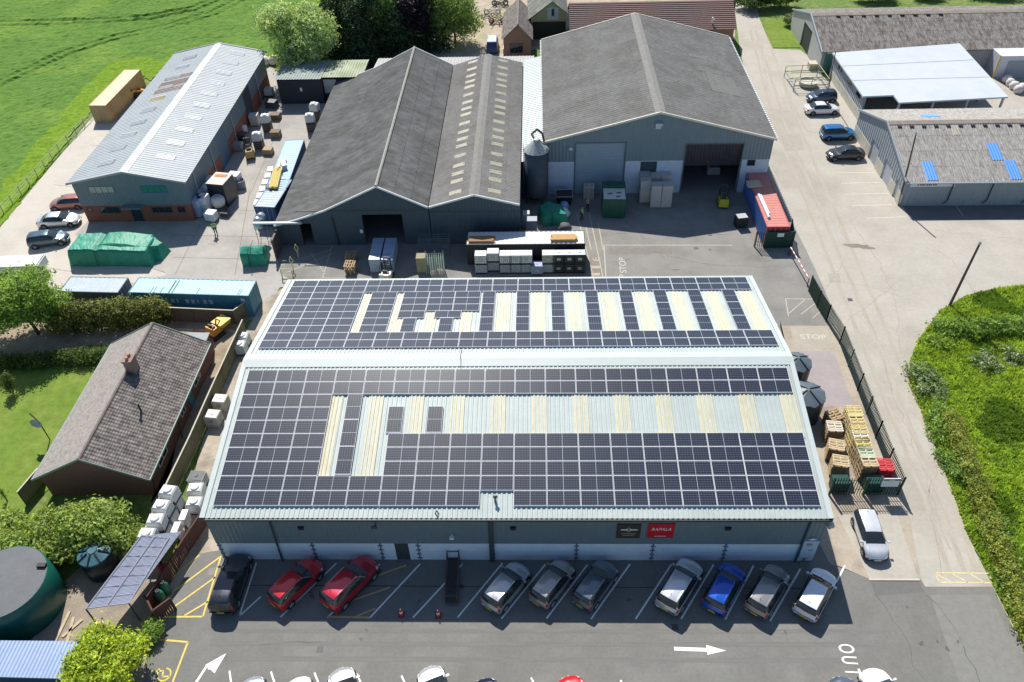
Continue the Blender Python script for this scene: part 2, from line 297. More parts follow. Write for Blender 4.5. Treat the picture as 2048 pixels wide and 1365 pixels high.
for p_, q_ in (((340, 470), (560, 475)), ((345, 515), (540, 520)), ((400, 450), (350, 550)), ((500, 380), (470, 550)), ((60, 470), (330, 545)), ((0, 520), (150, 545)), ((180, 290), (250, 300)), ((110, 370), (190, 380)), ((560, 250), (500, 390)), ((470, 420), (560, 425))): b = MB(); seg(b, at2(*p_), at2(*q_), .07, .0055); b.build('slab_joint', SLB, None, kind='structure')
OIL = mat('oil_spot', (.105, .102, .095), .7, .3, 4); rnd_ = random.Random(12)
for i in range(26):
    px_, py_ = rnd_.choice(((520, 1180), (620, 1190), (800, 1185), (870, 1190), (960, 1180), (1220, 1185), (1250, 1190), (700, 1280), (1000, 1300), (1250, 1270), (1500, 1310), (1560, 1270), (1800, 1230), (1880, 1300), (420, 1330), (900, 1340))); b = MB(); blot(b, px_+rnd_.uniform(-40, 40), py_+rnd_.uniform(-20, 20), rnd_.uniform(.06, .3), rnd_.uniform(.06, .22), .0222+i*.00002, rnd_.random()*3, 10); b.build('oil_spot', OIL, carpark)
TRK = mat('tyre_polish', (.168, .163, .15), .85, .12, 1.2, stretch=(.3, 3, 1))
for y0, y1 in ((1262, 1264), (1288, 1290), (1318, 1322)):
    p_, q_ = at2(420, y0), at2(1760, y1); b = MB(); seg(b, p_, q_, .34, .0208); b.build('tyre_track', TRK, carpark)
LTR = mat('lane_track', (.395, .355, .29), .95, .12, .8, stretch=(3, .3, 1))
for pts in ([(1512, 60), (1575, 260), (1640, 420), (1735, 640), (1800, 800), (1880, 1000), (1930, 1150)], [(1530, 60), (1600, 260), (1670, 420), (1765, 640), (1830, 800), (1905, 1000), (1955, 1150)], [(1500, 60), (1552, 260), (1618, 420), (1705, 640), (1770, 800), (1850, 1000), (1900, 1150)]): line('tyre_track', LTR, lane, .42, *pts, z=.0058)
for px_, py_ in ((1350, 1255), (640, 1300), (1420, 470), (1700, 600)): p_ = at(px_, py_); b = MB(); b.box(p_.x-.22, p_.y-.22, 0, p_.x+.22, p_.y+.22, .0245); b.build('drain_grate', mat('iron_grate', (.07, .07, .07), .6, .3, 14), carpark if py_ > 1200 else lane)
# drainage channel seams in the car park (thin dark joints)
line('joint', mat('joint_tar', (.06, .06, .062), .9, .1, 2), carpark, .07, (470, 1171), (1640, 1178), z=.0235)
b = MB(); p = at(424, 1144); b.lathe([(0, .0235), (.32, .0235)], (p.x, p.y, 0), 20); b.build('drain_cover', mat('iron_cover', (.22, .20, .17), .7, .2, 8), carpark)
p = at(427, 487); b = MB(); blot(b, 427, 487, .7, .35, .0065); b.build('stain', mat('puddle_stain', (.14, .12, .10), .5, .2, 2), None, kind='structure')
# ------------------------------------------------------------------ leaf materials, crowns
def leafmat(name, col, tr=.35):
    if name in _M: return _M[name]
    m = bpy.data.materials.new(name); _M[name] = m; m.use_nodes = True; N, L = m.node_tree.nodes, m.node_tree.links
    b = N['Principled BSDF']; b.inputs['Roughness'].default_value = .55; b.inputs['Specular IOR Level'].default_value = .3
    tc = N.new('ShaderNodeTexCoord'); n1 = N.new('ShaderNodeTexNoise'); n1.inputs['Scale'].default_value = 1.7; n1.inputs['Detail'].default_value = 6; L.new(tc.outputs['Object'], n1.inputs['Vector'])
    mr = N.new('ShaderNodeMapRange'); mr.inputs['From Min'].default_value = .3; mr.inputs['From Max'].default_value = .7; mr.inputs['To Min'].default_value = .65; mr.inputs['To Max'].default_value = 1.35; L.new(n1.outputs['Fac'], mr.inputs['Value'])
    vm = N.new('ShaderNodeVectorMath'); vm.operation = 'SCALE'; vm.inputs[0].default_value = col; L.new(mr.outputs[0], vm.inputs['Scale']); L.new(vm.outputs[0], b.inputs['Base Color'])
    t = N.new('ShaderNodeBsdfTranslucent'); v2 = N.new('ShaderNodeVectorMath'); v2.operation = 'MULTIPLY'; L.new(vm.outputs[0], v2.inputs[0]); v2.inputs[1].default_value = (1.7, 1.7, .8); L.new(v2.outputs[0], t.inputs['Color'])
    mx = N.new('ShaderNodeMixShader'); mx.inputs[0].default_value = tr; L.new(b.outputs[0], mx.inputs[1]); L.new(t.outputs[0], mx.inputs[2]); L.new(mx.outputs[0], N['Material Output'].inputs['Surface'])
    return m
def leaves(name, fam, parent, blobs, n, size, seed=1, droop=0, kind=None):
    """blobs = (x, y, z, rx, ry, rz); thousands of leaf-sized faces clumped on sprigs through the volume"""
    rnd = random.Random(seed); b = MB(); V, Fc, Mi = b.v, b.f, b.m
    w = [q[3]*q[4]*q[5] for q in blobs]; w = [x**.67 for x in w]
    per = 7
    for _ in range(n//per):
        q = rnd.choices(blobs, w)[0]
        while 1:
            d = Vector((rnd.gauss(0, 1), rnd.gauss(0, 1), rnd.gauss(0, 1)+.25))
            if d.length > .1: break
        d.normalize(); rr = rnd.random()**.3*(1+rnd.gauss(0, .07))*(rnd.uniform(1.02, 1.32) if rnd.random() < .13 else 1)
        c = Vector((q[0]+d.x*q[3]*rr, q[1]+d.y*q[4]*rr, q[2]+d.z*q[5]*rr))
        if c.z < .05: c.z = rnd.uniform(.05, .4)
        mi = rnd.choices((0, 1, 2), (4, 4, 2))[0]
        for k in range(per):
            s = size*rnd.choice((.5, .7, .9, 1.1, 1.5))*rnd.uniform(.85, 1.15); o = c+Vector((rnd.gauss(0, 1), rnd.gauss(0, 1), rnd.gauss(0, .6)-droop*abs(rnd.gauss(0, 1))))*size*1.6
            nn = (d*.7+Vector((rnd.gauss(0, .6), rnd.gauss(0, .6), rnd.gauss(.35, .6)))).normalized()
            a = nn.orthogonal().normalized(); a = Matrix.Rotation(rnd.random()*6.28, 3, nn) @ a; e = nn.cross(a)
            i0 = len(V); p0, p1, p2, p3 = o-a*s, o-e*s*.5+nn*s*.1, o+a*s, o+e*s*.5+nn*s*.1
            V += [tuple(p0), tuple(p1), tuple(p2), tuple(p3)]; Fc.append([i0, i0+1, i0+2, i0+3]); Mi.append(mi)
    return b.build(name, fam, parent, kind=kind)
def fam(key, a, b, c, tr=.35): return [leafmat(key+'_light', a, tr), leafmat(key+'_mid', b, tr), leafmat(key+'_dark', c, tr)]
BARK = mat('bark', (.10, .075, .05), .95, .3, 5, .5, 12)
def tree(name, label, cat, loc, blobs, n, size, family, trunk_r=.2, trunk_h=2.0, seed=1, group=None, droop=0):
    t = thing(name, label, cat, loc, 0, group); rnd = random.Random(seed+50); b = MB()
    top = Vector((rnd.uniform(-.2, .2), rnd.uniform(-.2, .2), trunk_h)); b.bar((0, 0, -.05), top, trunk_r, 0, 9, trunk_r*.7)
    for q in blobs:
        c = Vector(q[:3]); m_ = top.lerp(c, .5)+Vector((rnd.uniform(-.2, .2), rnd.uniform(-.2, .2), .15)); b.bar(top, m_, trunk_r*.55, 0, 6, trunk_r*.35); b.bar(m_, c, trunk_r*.35, 0, 6, trunk_r*.1)
        for k in range(3):
            e = c+Vector((rnd.uniform(-.8, .8)*q[3], rnd.uniform(-.8, .8)*q[4], rnd.uniform(-.2, .8)*q[5])); b.bar(m_.lerp(c, .6), e, trunk_r*.18, 0, 5, trunk_r*.04)
    b.build('trunk', BARK, t); leaves('crown', family, t, blobs, n, size, seed, droop); return t
def crownblobs(rx, ry, z0, z1, k, seed):
    """a broken crown: k lobes packed into an ellipsoid"""
    rnd = random.Random(seed); out = []; zc, rz = (z0+z1)/2, (z1-z0)/2
    for i in range(k):
        t = 2*math.pi*(i*.618+rnd.uniform(0, .1)); h = rnd.uniform(-.75, .8); s = math.sqrt(max(.05, 1-h*h))*rnd.uniform(.35, .75); f = rnd.uniform(.32, .48)
        out.append((rx*s*math.cos(t), ry*s*math.sin(t), zc+rz*h*.72, rx*f, ry*f, rz*f))
    out.append((0, 0, zc, rx*.6, ry*.6, rz*.6)); return out
# ---- crop field with tramlines
FIELD = P2((-1500, 640), (-60, 535), (0, 462), (178, 232), (255, 142), (300, 165), (352, 132), (440, 120), (525, 130), (560, 135), (620, 100), (700, -30))+[(-20, 190), (-200, 190), (-200, 60)]
TRAM = []
for pl in ([(-200, 62), (0, 52), (180, 47), (300, 40), (390, 22), (460, -8)], [(-150, 260), (0, 172), (70, 140), (140, 108), (240, 78), (340, 56), (430, 30), (500, -5)]):
    w = [Vector(at2(*q)) for q in pl]
    for s in (-.95, .95):
        out = []
        for i, q in enumerate(w):
            d = (w[min(i+1, len(w)-1)]-w[max(i-1, 0)]).normalized(); out.append(q+Vector((-d.y, d.x))*s)
        TRAM.append(out)
def dseg(p, a, b):
    d = b-a; t = max(0, min(1, (p-a).dot(d)/d.length_squared)); return (a+d*t-p).length
def crop():
    b = MB(); st = .5; x0, y0, x1, y1 = -122, 36, 6, 150; nx, ny = int((x1-x0)/st), int((y1-y0)/st); idx = {}
    rnd = random.Random(3)
    fr = [(Vector(FIELD[i]), Vector(FIELD[i+1])) for i in range(1, 11)]
    for j in range(ny+1):
        for i in range(nx+1):
            p = Vector((x0+i*st, y0+j*st))
            if not inside(p, FIELD): continue
            z = .42+.22*noise.noise((p.x*.12, p.y*.12, 0))+.11*noise.noise((p.x*.55, p.y*.55, 3))+rnd.uniform(-.075, .075)
            for tl in TRAM:
                m_ = min(dseg(p, tl[k], tl[k+1]) for k in range(len(tl)-1))
                if m_ < .45: z = .16+rnd.uniform(0, .06)
            e = min(dseg(p, a, c) for a, c in fr)
            z *= min(1, .12+e/7)
            idx[i, j] = len(b.v); b.v.append((p.x+rnd.uniform(-.12, .12), p.y+rnd.uniform(-.12, .12), max(.02, z)))
            b_e[(i, j)] = e
    for (i, j), k in list(idx.items()):
        if (i+1, j) in idx and (i, j+1) in idx and (i+1, j+1) in idx:
            e = b_e[(i, j)]+1.2*noise.noise((i*.15, j*.15, 9)); b.f.append([k, idx[i+1, j], idx[i+1, j+1], idx[i, j+1]]); b.m.append(1 if e < 4.2 else 0)
    o = b.build('crop_field', [mat('cereal_crop', (.115, .215, .044), 1, .22, 1.6, .9, 9, col2=(.165, .265, .052), spec=.05, fac=.45, fscale=.09), mat('field_margin', (.16, .265, .028), 1, .3, 2, .9, 9, col2=(.20, .28, .04), spec=.05, fac=.4, fscale=.3)], kind='structure')
b_e = {}; crop()
# ---- meadow on the right
MEADOW = P2((2300, 545), (2048, 571), (1985, 580), (1930, 594), (1880, 624), (1838, 680), (1821, 722), (1818, 770), (1853, 850), (1893, 950), (1928, 1050), (1988, 1172), (2050, 1292), (2135, 1460), (2500, 1500), (2700, 700))
sheet('meadow', MEADOW, 0.0, GRASSB)
def grass(name, poly, n, h, family, seed, near=None, excl=None):
    rnd = random.Random(seed); b = MB(); xs = [p[0] for p in poly]; ys = [p[1] for p in poly]; k = 0
    x0, x1, y0, y1 = min(xs), min(max(xs), 84), max(min(ys), -14), max(ys)
    while k < n:
        p = (rnd.uniform(x0, x1), rnd.uniform(y0, y1))
        if not inside(p, poly): continue
        k += 1; hh = h*rnd.uniform(.6, 1.25)*(1+.5*noise.noise((p[0]*.35, p[1]*.35, 1))); mi = rnd.choices((0, 1, 2), (6, 4, 1))[0]
        q_ = noise.noise((p[0]*.2, p[1]*.2, 5)); mi = 0 if q_ > .3 else (2 if q_ < -.28 else mi)
        for q in range(3):
            t = rnd.random()*6.28; w = rnd.uniform(.03, .07); dx, dy = math.cos(t), math.sin(t); l = rnd.uniform(.1, .5)*hh; ox, oy = p[0]+rnd.gauss(0, .08), p[1]+rnd.gauss(0, .08)
            b.add([(ox-dy*w, oy+dx*w, 0), (ox+dy*w, oy-dx*w, 0), (ox+dx*l*.5+dy*w*.7, oy+dy*l*.5-dx*w*.7, hh*.6), (ox+dx*l, oy+dy*l, hh)], [(0, 1, 2, 3)], mi)
    return b.build(name, family, kind='stuff')
GR = fam('meadow', (.36, .465, .085), (.25, .36, .065), (.14, .225, .04), .45)
grass('meadow_grass', MEADOW, 70000, .30, GR, 5)
# bushy patches and cow parsley in the meadow, one shrub each
NET = fam('nettle', (.28, .41, .09), (.20, .31, .07), (.11, .19, .045))
PAR = fam('parsley', (.42, .46, .30), (.16, .25, .07), (.09, .16, .04))
def patch(label, px, py, rx, ry, h, n, fm, seed, cat='shrub', name='shrub', size=.11):
    p = at(px, py); rnd = random.Random(seed); bl = [(rnd.uniform(-.6, .6)*rx, rnd.uniform(-.6, .6)*ry, h*.35, rx*.5, ry*.5, h*.6) for _ in range(7)]+[(0, 0, h*.35, rx*.7, ry*.7, h*.6)]
    t = thing(name, label, cat, (p.x, p.y, 0), 0, 'shrubs in the meadow'); leaves('foliage', fm, t, bl, n, size, seed); return t
patch('pale flowering shrub at the kerb bend of the meadow', 1850, 765, 1.6, 2.4, 1.0, 3600, PAR, 1)
patch('dark nettle patch just below the pale flowering shrub', 1872, 850, 1.3, 2.4, .9, 2600, NET, 2)
patch('dark green bush on the lane edge beside the top of the olive hedge', 1906, 935, 1.1, 2.2, .9, 2400, NET, 3)
patch('leafy bush on the lane edge halfway down the olive hedge', 1990, 1078, 1.3, 2.0, .9, 2600, NET, 4)
patch('low bush on the lane edge level with the yellow hatched box', 2022, 1170, 1.1, 2.2, .8, 2200, NET, 5)
patch('loose bush where the dark hedge bank begins', 1880, 690, 1.6, 1.2, .7, 1800, GR, 6)
patch('cow parsley clump with white heads below the dark hedge bank', 1975, 725, 1.6, 1.6, .8, 1500, PAR, 7)
patch('cow parsley clump by the right picture edge below the dark bank', 2035, 720, 1.4, 1.4, .8, 1300, PAR, 8)
# hedges
def hedge(label, a, c, w, h, n, fm, seed, name='hedge', size=.1, group=None, taper=.9):
    a, c = Vector(at2(*a)), Vector(at2(*c)); d = c-a; L_ = d.length; t = thing(name, label, 'hedge', (a.x, a.y, 0), math.atan2(d.y, d.x), group); rnd = random.Random(seed); b = MB(); bl = []
    k = max(3, int(L_/ (w*.5)))
    for i in range(k+1): bl.append((L_*i/k, rnd.uniform(-.1, .1)*w, h*.5, w*.55, w*.5, h*.55*rnd.uniform(.9, 1.08)))
    s = MB()
    for i in range(k): x = L_*(i+.5)/k; s.bar((x, 0, -.02), (x+rnd.uniform(-.2, .2), rnd.uniform(-.2, .2), h*.6), .04, 0, 5, .015)
    s.build('stems', BARK, t); leaves('foliage', fm, t, bl, n, size, seed); return t
OLIVE = fam('olive', (.36, .37, .07), (.27, .32, .065), (.17, .22, .045))
HDARK = fam('privet', (.13, .19, .04), (.085, .14, .03), (.04, .075, .02))
hedge('long olive green trimmed hedge running down the meadow beside the lane', (1899, 850), (2075, 1330), 1.7, 1.35, 20000, OLIVE, 11, size=.09)
hedge('dark hedge bank across the top of the meadow', (1885, 664), (2120, 658), 2.4, 1.15, 12000, fam('bank', (.28, .40, .07), (.18, .29, .055), (.09, .16, .035)), 12, size=.11)
# ------------------------------------------------------------------ building helpers
def gwall(b, axis, c, th, prof, zmin=0.0, holes=(), mi=0):
    """upright wall of thickness th on axis-coordinate c..c+th under the profile [(a, z), ...] with real openings (a0, a1, z0, z1)"""
    xs = sorted(set([p[0] for p in prof]+[h[k] for h in holes for k in (0, 1) if prof[0][0] < h[k] < prof[-1][0]]))
    def top(a):
        for (a0, z0), (a1, z1) in zip(prof, prof[1:]):
            if a0-1e-6 <= a <= a1+1e-6: return z0+(z1-z0)*(a-a0)/(a1-a0)
        return prof[-1][1]
    for a0, a1 in zip(xs, xs[1:]):
        if a1-a0 < 1e-4: continue
        m_ = (a0+a1)/2; cuts = sorted((h[2], h[3]) for h in holes if h[0]-1e-6 < m_ < h[1]+1e-6); z = zmin; spans = []
        for h0, h1 in cuts:
            if h0 > z+1e-4: spans.append((z, h0, z, h0))
            z = max(z, h1)
        spans.append((z, None, z, None))
        for s in spans:
            t0, t1 = (top(a0), top(a1)) if s[1] is None else (s[1], s[1])
            if max(t0, t1)-s[0] < 1e-4: continue
            v = []
            for d in (0, th):
                for a, z_ in ((a0, s[0]), (a1, s[0]), (a1, max(t1, s[0]+.001)), (a0, max(t0, s[0]+.001))): v.append((a, c+d, z_) if axis == 'y' else (c+d, a, z_))
            b.add(v, [(0, 1, 2, 3), (7, 6, 5, 4), (0, 4, 5, 1), (1, 5, 6, 2), (2, 6, 7, 3), (3, 7, 4, 0)], mi)
def slab(b, p, q, w, h, mi=0):
    """plank from p to q, w wide horizontally, h tall"""
    p, q = Vector(p), Vector(q); d = (q-p); n = Vector((-d.y, d.x, 0)).normalized()*w/2; u = Vector((0, 0, h))
    v = [p+n, p-n, q-n, q+n]; v = v+[a+u for a in v]
    b.add(v, [(0, 1, 2, 3), (7, 6, 5, 4), (0, 4, 5, 1), (1, 5, 6, 2), (2, 6, 7, 3), (3, 7, 4, 0)], mi)
CLADG = mat('grey_cladding', (.15, .20, .23), .5, .06, 1, clad=(.33, 'h'))
CLADD = mat('dark_cladding', (.055, .082, .105), .6, .1, 1, clad=(.35, 'h'))
CLADB = mat('blue_grey_cladding', (.17, .23, .27), .5, .06, 1, clad=(.4, 'h'))
WCLAD = mat('white_cladding', (.66, .75, .84), .45, .06, 1.5, clad=(.52, 'z', .012))
GRPROOF = mat('pale_steel_roof', (.44, .495, .47), .5, .06, .6, col2=(.385, .435, .415), fac=.4, fscale=.25)
CREAMSKY = mat('cream_rooflight', (.58, .55, .40), .5, .07, 2, col2=(.53, .47, .30), fac=.42, fscale=.9, stretch=(3, 1, 1))
BRICK = mat('red_brick', (.28, .10, .065), .9, .25, 6, .3, 20)
DBRICK = mat('brown_brick', (.20, .10, .075), .9, .25, 6, .3, 20)
FASCIA = mat('pale_fascia', (.70, .70, .66), .5, .05, 2)
FIBRE = mat('fibre_cement', (.170, .167, .158), .95, .2, 1.8, .3, 14, col2=(.132, .128, .118), fac=.5, fscale=.35)
FIBRE2 = mat('weathered_fibre_cement', (.215, .208, .195), .95, .16, 1.5, .3, 14, col2=(.178, .168, .15), fac=.5, fscale=.3)
FIBRE3 = mat('lichen_fibre_cement', (.36, .34, .31), .95, .4, 3.5, .4, 14, col2=(.25, .23, .205), fac=.45, fscale=1.3, stretch=(2.2, .5, 1))
def window(parent, axis, c, a0, a1, z0, z1, out, panes=3, fm=None, gl=None, name='window'):
    """framed window on a wall face at coordinate c, proud towards out (+1/-1)"""
    b = MB(); fr = .07; d0, d1 = sorted((c+out*.004, c+out*.05))
    def bx(A0, A1, Z0, Z1):
        if axis == 'y': b.box(A0, d0, Z0, A1, d1, Z1)
        else: b.box(d0, A0, Z0, d1, A1, Z1)
    bx(a0, a1, z0, z0+fr); bx(a0, a1, z1-fr, z1); n = panes
    for i in range(n+1): x = a0+(a1-a0-fr)*i/n; bx(x, x+fr, z0+fr, z1-fr)
    w = b.build(name, fm or WHITE, parent)
    b = MB(); e0, e1 = sorted((c+out*.006, c+out*.02))
    for i in range(n):
        x0, x1 = a0+(a1-a0-fr)*i/n+fr, a0+(a1-a0-fr)*(i+1)/n
        if axis == 'y': b.box(x0+.002, e0, z0+fr+.002, x1-.002, e1, z1-fr-.002)
        else: b.box(e0, x0+.002, z0+fr+.002, e1, x1-.002, z1-fr-.002)
    b.build('pane', gl or GLASS, w); return w
def panel(parent, name, axis, c, a0, a1, z0, z1, out, m, th=.05):
    b = MB(); d0, d1 = sorted((c+out*.004, c+out*th))
    if axis == 'y': b.box(a0, d0, z0, a1, d1, z1)
    else: b.box(d0, a0, z0, d1, a1, z1)
    return b.build(name, m, parent)
def bigroof(parent, x0, x1, y0, y1, xr, ze, zr, m, pitch=.4, depth=.05, name='roof_slope', cap=None, capw=.45, ze2=None, verge=None, sides='lr', vw=.16):
    """two ribbed slopes, ridge along y at xr"""
    ze2 = ze if ze2 is None else ze2
    for k, (xe, z) in (('l', (x0, ze)), ('r', (x1, ze2))):
        if k not in sides: continue
        b = MB(); v = Vector((xr-xe, 0, zr-z)); n = Vector((0, 1, 0)).cross(v); n = n if n.z > 0 else -n
        b.corr((xe, y0, z), (0, y1-y0, 0), v, pitch, depth, n); b.build(name, m, parent)
    if cap:
        b = MB(); s1, s2 = (zr-ze)/(xr-x0), (zr-ze2)/(x1-xr); h = depth+.02
        b.quad((xr-capw, y0-.02, zr-s1*capw+h), (xr, y0-.02, zr+h+.02), (xr, y1+.02, zr+h+.02), (xr-capw, y1+.02, zr-s1*capw+h))
        b.quad((xr, y0-.02, zr+h+.02), (xr+capw, y0-.02, zr-s2*capw+h), (xr+capw, y1+.02, zr-s2*capw+h), (xr, y1+.02, zr+h+.02)); b.build('ridge_cap', cap, parent)
    if verge:
        for y in (y0-.02, y1+.02):
            b = MB(); slab(b, (x0, y, ze-.12), (xr, y, zr-.12), vw, .24); slab(b, (xr, y, zr-.12), (x1, y, ze2-.12), vw, .24); b.build('verge_trim', verge, parent)
# ------------------------------------------------------------------ main warehouse
W, D, HE, HR = 43.0, 26.727, 5.346, 7.672
SL = math.atan((HR-HE)/(D/2)); LS = D/2/math.cos(SL)
wh = thing('warehouse', 'grey clad warehouse with pale ribbed roof carrying the solar arrays', 'warehouse')
b = MB(); prof = [(.15, HE-.03), (W-.15, HE-.03)]
DOORS = [(12.95, 13.95, 0, 2.12)]
gwall(b, 'y', .15, .2, prof, 2.12)
gwall(b, 'x', .15, .2, [(.35, HE-.03), (D/2, HR-.05), (D-.35, HE-.03)], 2.12); gwall(b, 'x', W-.35, .2, [(.35, HE-.03), (D/2, HR-.05), (D-.35, HE-.03)], 2.12); gwall(b, 'y', D-.35, .2, prof, 2.12)
b.build('wall', CLADG, wh)
b = MB(); p2 = [(.15, 2.118), (W-.15, 2.118)]
gwall(b, 'y', .19, .2, p2, 0, DOORS); gwall(b, 'x', .19, .16, [(.4, 2.118), (D-.4, 2.118)]); gwall(b, 'x', W-.35, .16, [(.4, 2.118), (D-.4, 2.118)]); gwall(b, 'y', D-.39, .16, p2)
b.build('base_cladding', WCLAD, wh)
for x in (.25, 7.0, 11.9, 14.6, 19.9, 25.9, 31.3, 36.4, 42.2):
    b = MB(); b.box(x, .125, 0, x+.10, .188, 2.1)
    for k in range(4): b.box(x-.12, .12, .3+k*.5, x+.22, .187, .36+k*.5)
    b.build('cladding_joint', mat('dark_joint', (.13, .17, .21), .6, .1, 3), wh)
panel(wh, 'door', 'y', .30, 12.95, 13.95, 0, 2.1, -1, mat('charcoal_door', (.05, .06, .065), .5, .1, 3))
for k, (y, v) in enumerate(((0, 1), (D, -1))):
    b = MB(); n = Vector((0, -v*math.sin(SL), math.cos(SL))); b.corr((0, y, HE), (W, 0, 0), (0, v*D/2, HR-HE), .34, .045, n); b.build('roof_slope', GRPROOF, wh)
b = MB(); t = math.tan(SL); h = .075
b.quad((0, D/2-.75, HR-.75*t+h), (W, D/2-.75, HR-.75*t+h), (W, D/2, HR+h+.03), (0, D/2, HR+h+.03)); b.quad((0, D/2, HR+h+.03), (W, D/2, HR+h+.03), (W, D/2+.75, HR-.75*t+h), (0, D/2+.75, HR-.75*t+h))
b.quad((.3, D/2-.745, HR-.745*t+.002), (W-.3, D/2-.745, HR-.745*t+.002), (W-.3, D/2-.75, HR-.75*t+h-.003), (.3, D/2-.75, HR-.75*t+h-.003))
b.build('ridge_cap', mat('ridge_steel', (.48, .53, .51), .45, .04, 1), wh)
for x in (0, W):
    b = MB(); s = .3 if x == 0 else -.3
    for y0, z0, y1, z1 in ((-.02, HE, D/2, HR), (D/2, HR, D+.02, HE)):
        b.quad((x-s*.2, y0, z0+.09), (x+s, y0, z0+.075), (x+s, y1, z1+.075), (x-s*.2, y1, z1+.09)); b.quad((x-s*.2, y0, z0+.09), (x-s*.2, y1, z1+.09), (x-s*.2, y1, z1-.18), (x-s*.2, y0, z0-.18))
    b.build('verge_trim', mat('verge_steel', (.50, .55, .53), .4, .04, 1), wh)
b = MB(); b.box(0, -.13, HE-.2, W, .04, HE-.03); b.box(-.02, -.1, HE-.34, .16, .1, HE-.05); b.build('gutter', mat('dark_gutter', (.035, .042, .042), .5, .1, 4), wh)
b = MB(); b.box(0, D, HE-.16, W, D+.15, HE-.02); b.build('gutter', GRPROOF, wh)
for x0, x1 in ((4.68, 4.53), (19.86, 19.78), (20.1, 20.0)):
    b = MB(); b.bar((x0, .08, HE-.2), (x1, .06, 0), .07, 0, 8); b.build('downpipe', DKGREY, wh)
b = MB(); b.bar((41.7, .08, HE-.2), (41.6, .06, 0), .08, 0, 8); b.build('downpipe', mat('blue_downpipe', (.04, .07, .12), .5, .1, 3), wh)
for x in (6.7, 21.5, 36.25):
    b = MB(); b.box(x-.2, .0, 4.05, x+.2, .148, 4.22); b.box(x-.16, .03, 3.9, x+.16, .148, 4.04); b.build('wall_light', BLACK, wh)
b = MB(); b.bar((17.2, .14, 3.3), (17.2, -.15, 3.25), .06, 0, 8); b.box(17.05, -.22, 3.12, 17.35, .02, 3.3); b.build('security_camera', WHITE, wh)
b = MB(); b.box(42.75, -.25, 4.6, 43.2, .1, 4.85); b.bar((42.9, .1, 4.7), (42.9, -.3, 4.6), .09, 0, 8); b.build('security_camera', STEEL, wh)
b = MB(); b.bar((12.0, .15, 4.5), (12.0, -.35, 4.8), .05, 0, 6); b.box(11.8, -.42, 4.7, 12.2, -.3, 4.9); b.build('floodlight', DKGREY, wh)
def fpt(u, v, h=0.0): return Vector((u, v*math.cos(SL)-h*math.sin(SL), HE+v*math.sin(SL)+h*math.cos(SL)))
def bpt(u, v, h=0.0): return Vector((u, D-v*math.cos(SL)+h*math.sin(SL), HE+v*math.sin(SL)+h*math.cos(SL)))
FN, BN = Vector((0, -math.sin(SL), math.cos(SL))), Vector((0, math.sin(SL), math.cos(SL)))
def rooflight(pt, n, u0, u1, v0, v1):
    b = MB(); a = pt(u0, v0, .03); b.corr(a, pt(u1, v0, .03)-a, pt(u0, v1, .03)-a, .28, .05, n); b.build('rooflight', CREAMSKY, wh)
for k in range(10): rooflight(fpt, FN, 13.5+3.09*k, 14.68+3.09*k, 6.3, 10.45)
rooflight(fpt, FN, 7.25, 8.45, 3.2, 10.4); rooflight(fpt, FN, 10.45, 11.6, 3.2, 10.4)
rooflight(bpt, BN, 7.72, 8.42, 2.9, 9.95); rooflight(bpt, BN, 10.72, 11.9, 2.9, 9.95); rooflight(bpt, BN, 13.55, 14.7, 6.3, 9.9); rooflight(bpt, BN, 16.75, 17.7, 6.3, 9.9)
for k in range(8): rooflight(bpt, BN, 19.8+3.04*k, 20.95+3.04*k, 2.9, 9.95)
b = MB(); p = fpt(20.3, 1.25); b.bar(p, p+Vector((0, 0, .55)), .09, 0, 10); b.bar(p+Vector((0, 0, .55)), p+Vector((0, 0, .72)), .17, 0, 10, .05); b.build('vent_pipe', mat('lead_vent', (.12, .16, .18), .5, .2, 5), wh)
b = MB(); p = fpt(16.2, .35); b.bar(p, p+Vector((.1, 0, .35)), .04, 0, 6); b.bar(p+Vector((.25, 0, 0)), p+Vector((.1, 0, .35)), .04, 0, 6); b.build('roof_anchor', DKGREY, wh)
b = MB(); b.tube([bpt(17.2, 12.3, .06), bpt(17.2, LS, .16), fpt(17.25, LS, .16), fpt(17.3, 12.6, .06)], .022, 0, 5); b.build('cable', BLACK, wh)
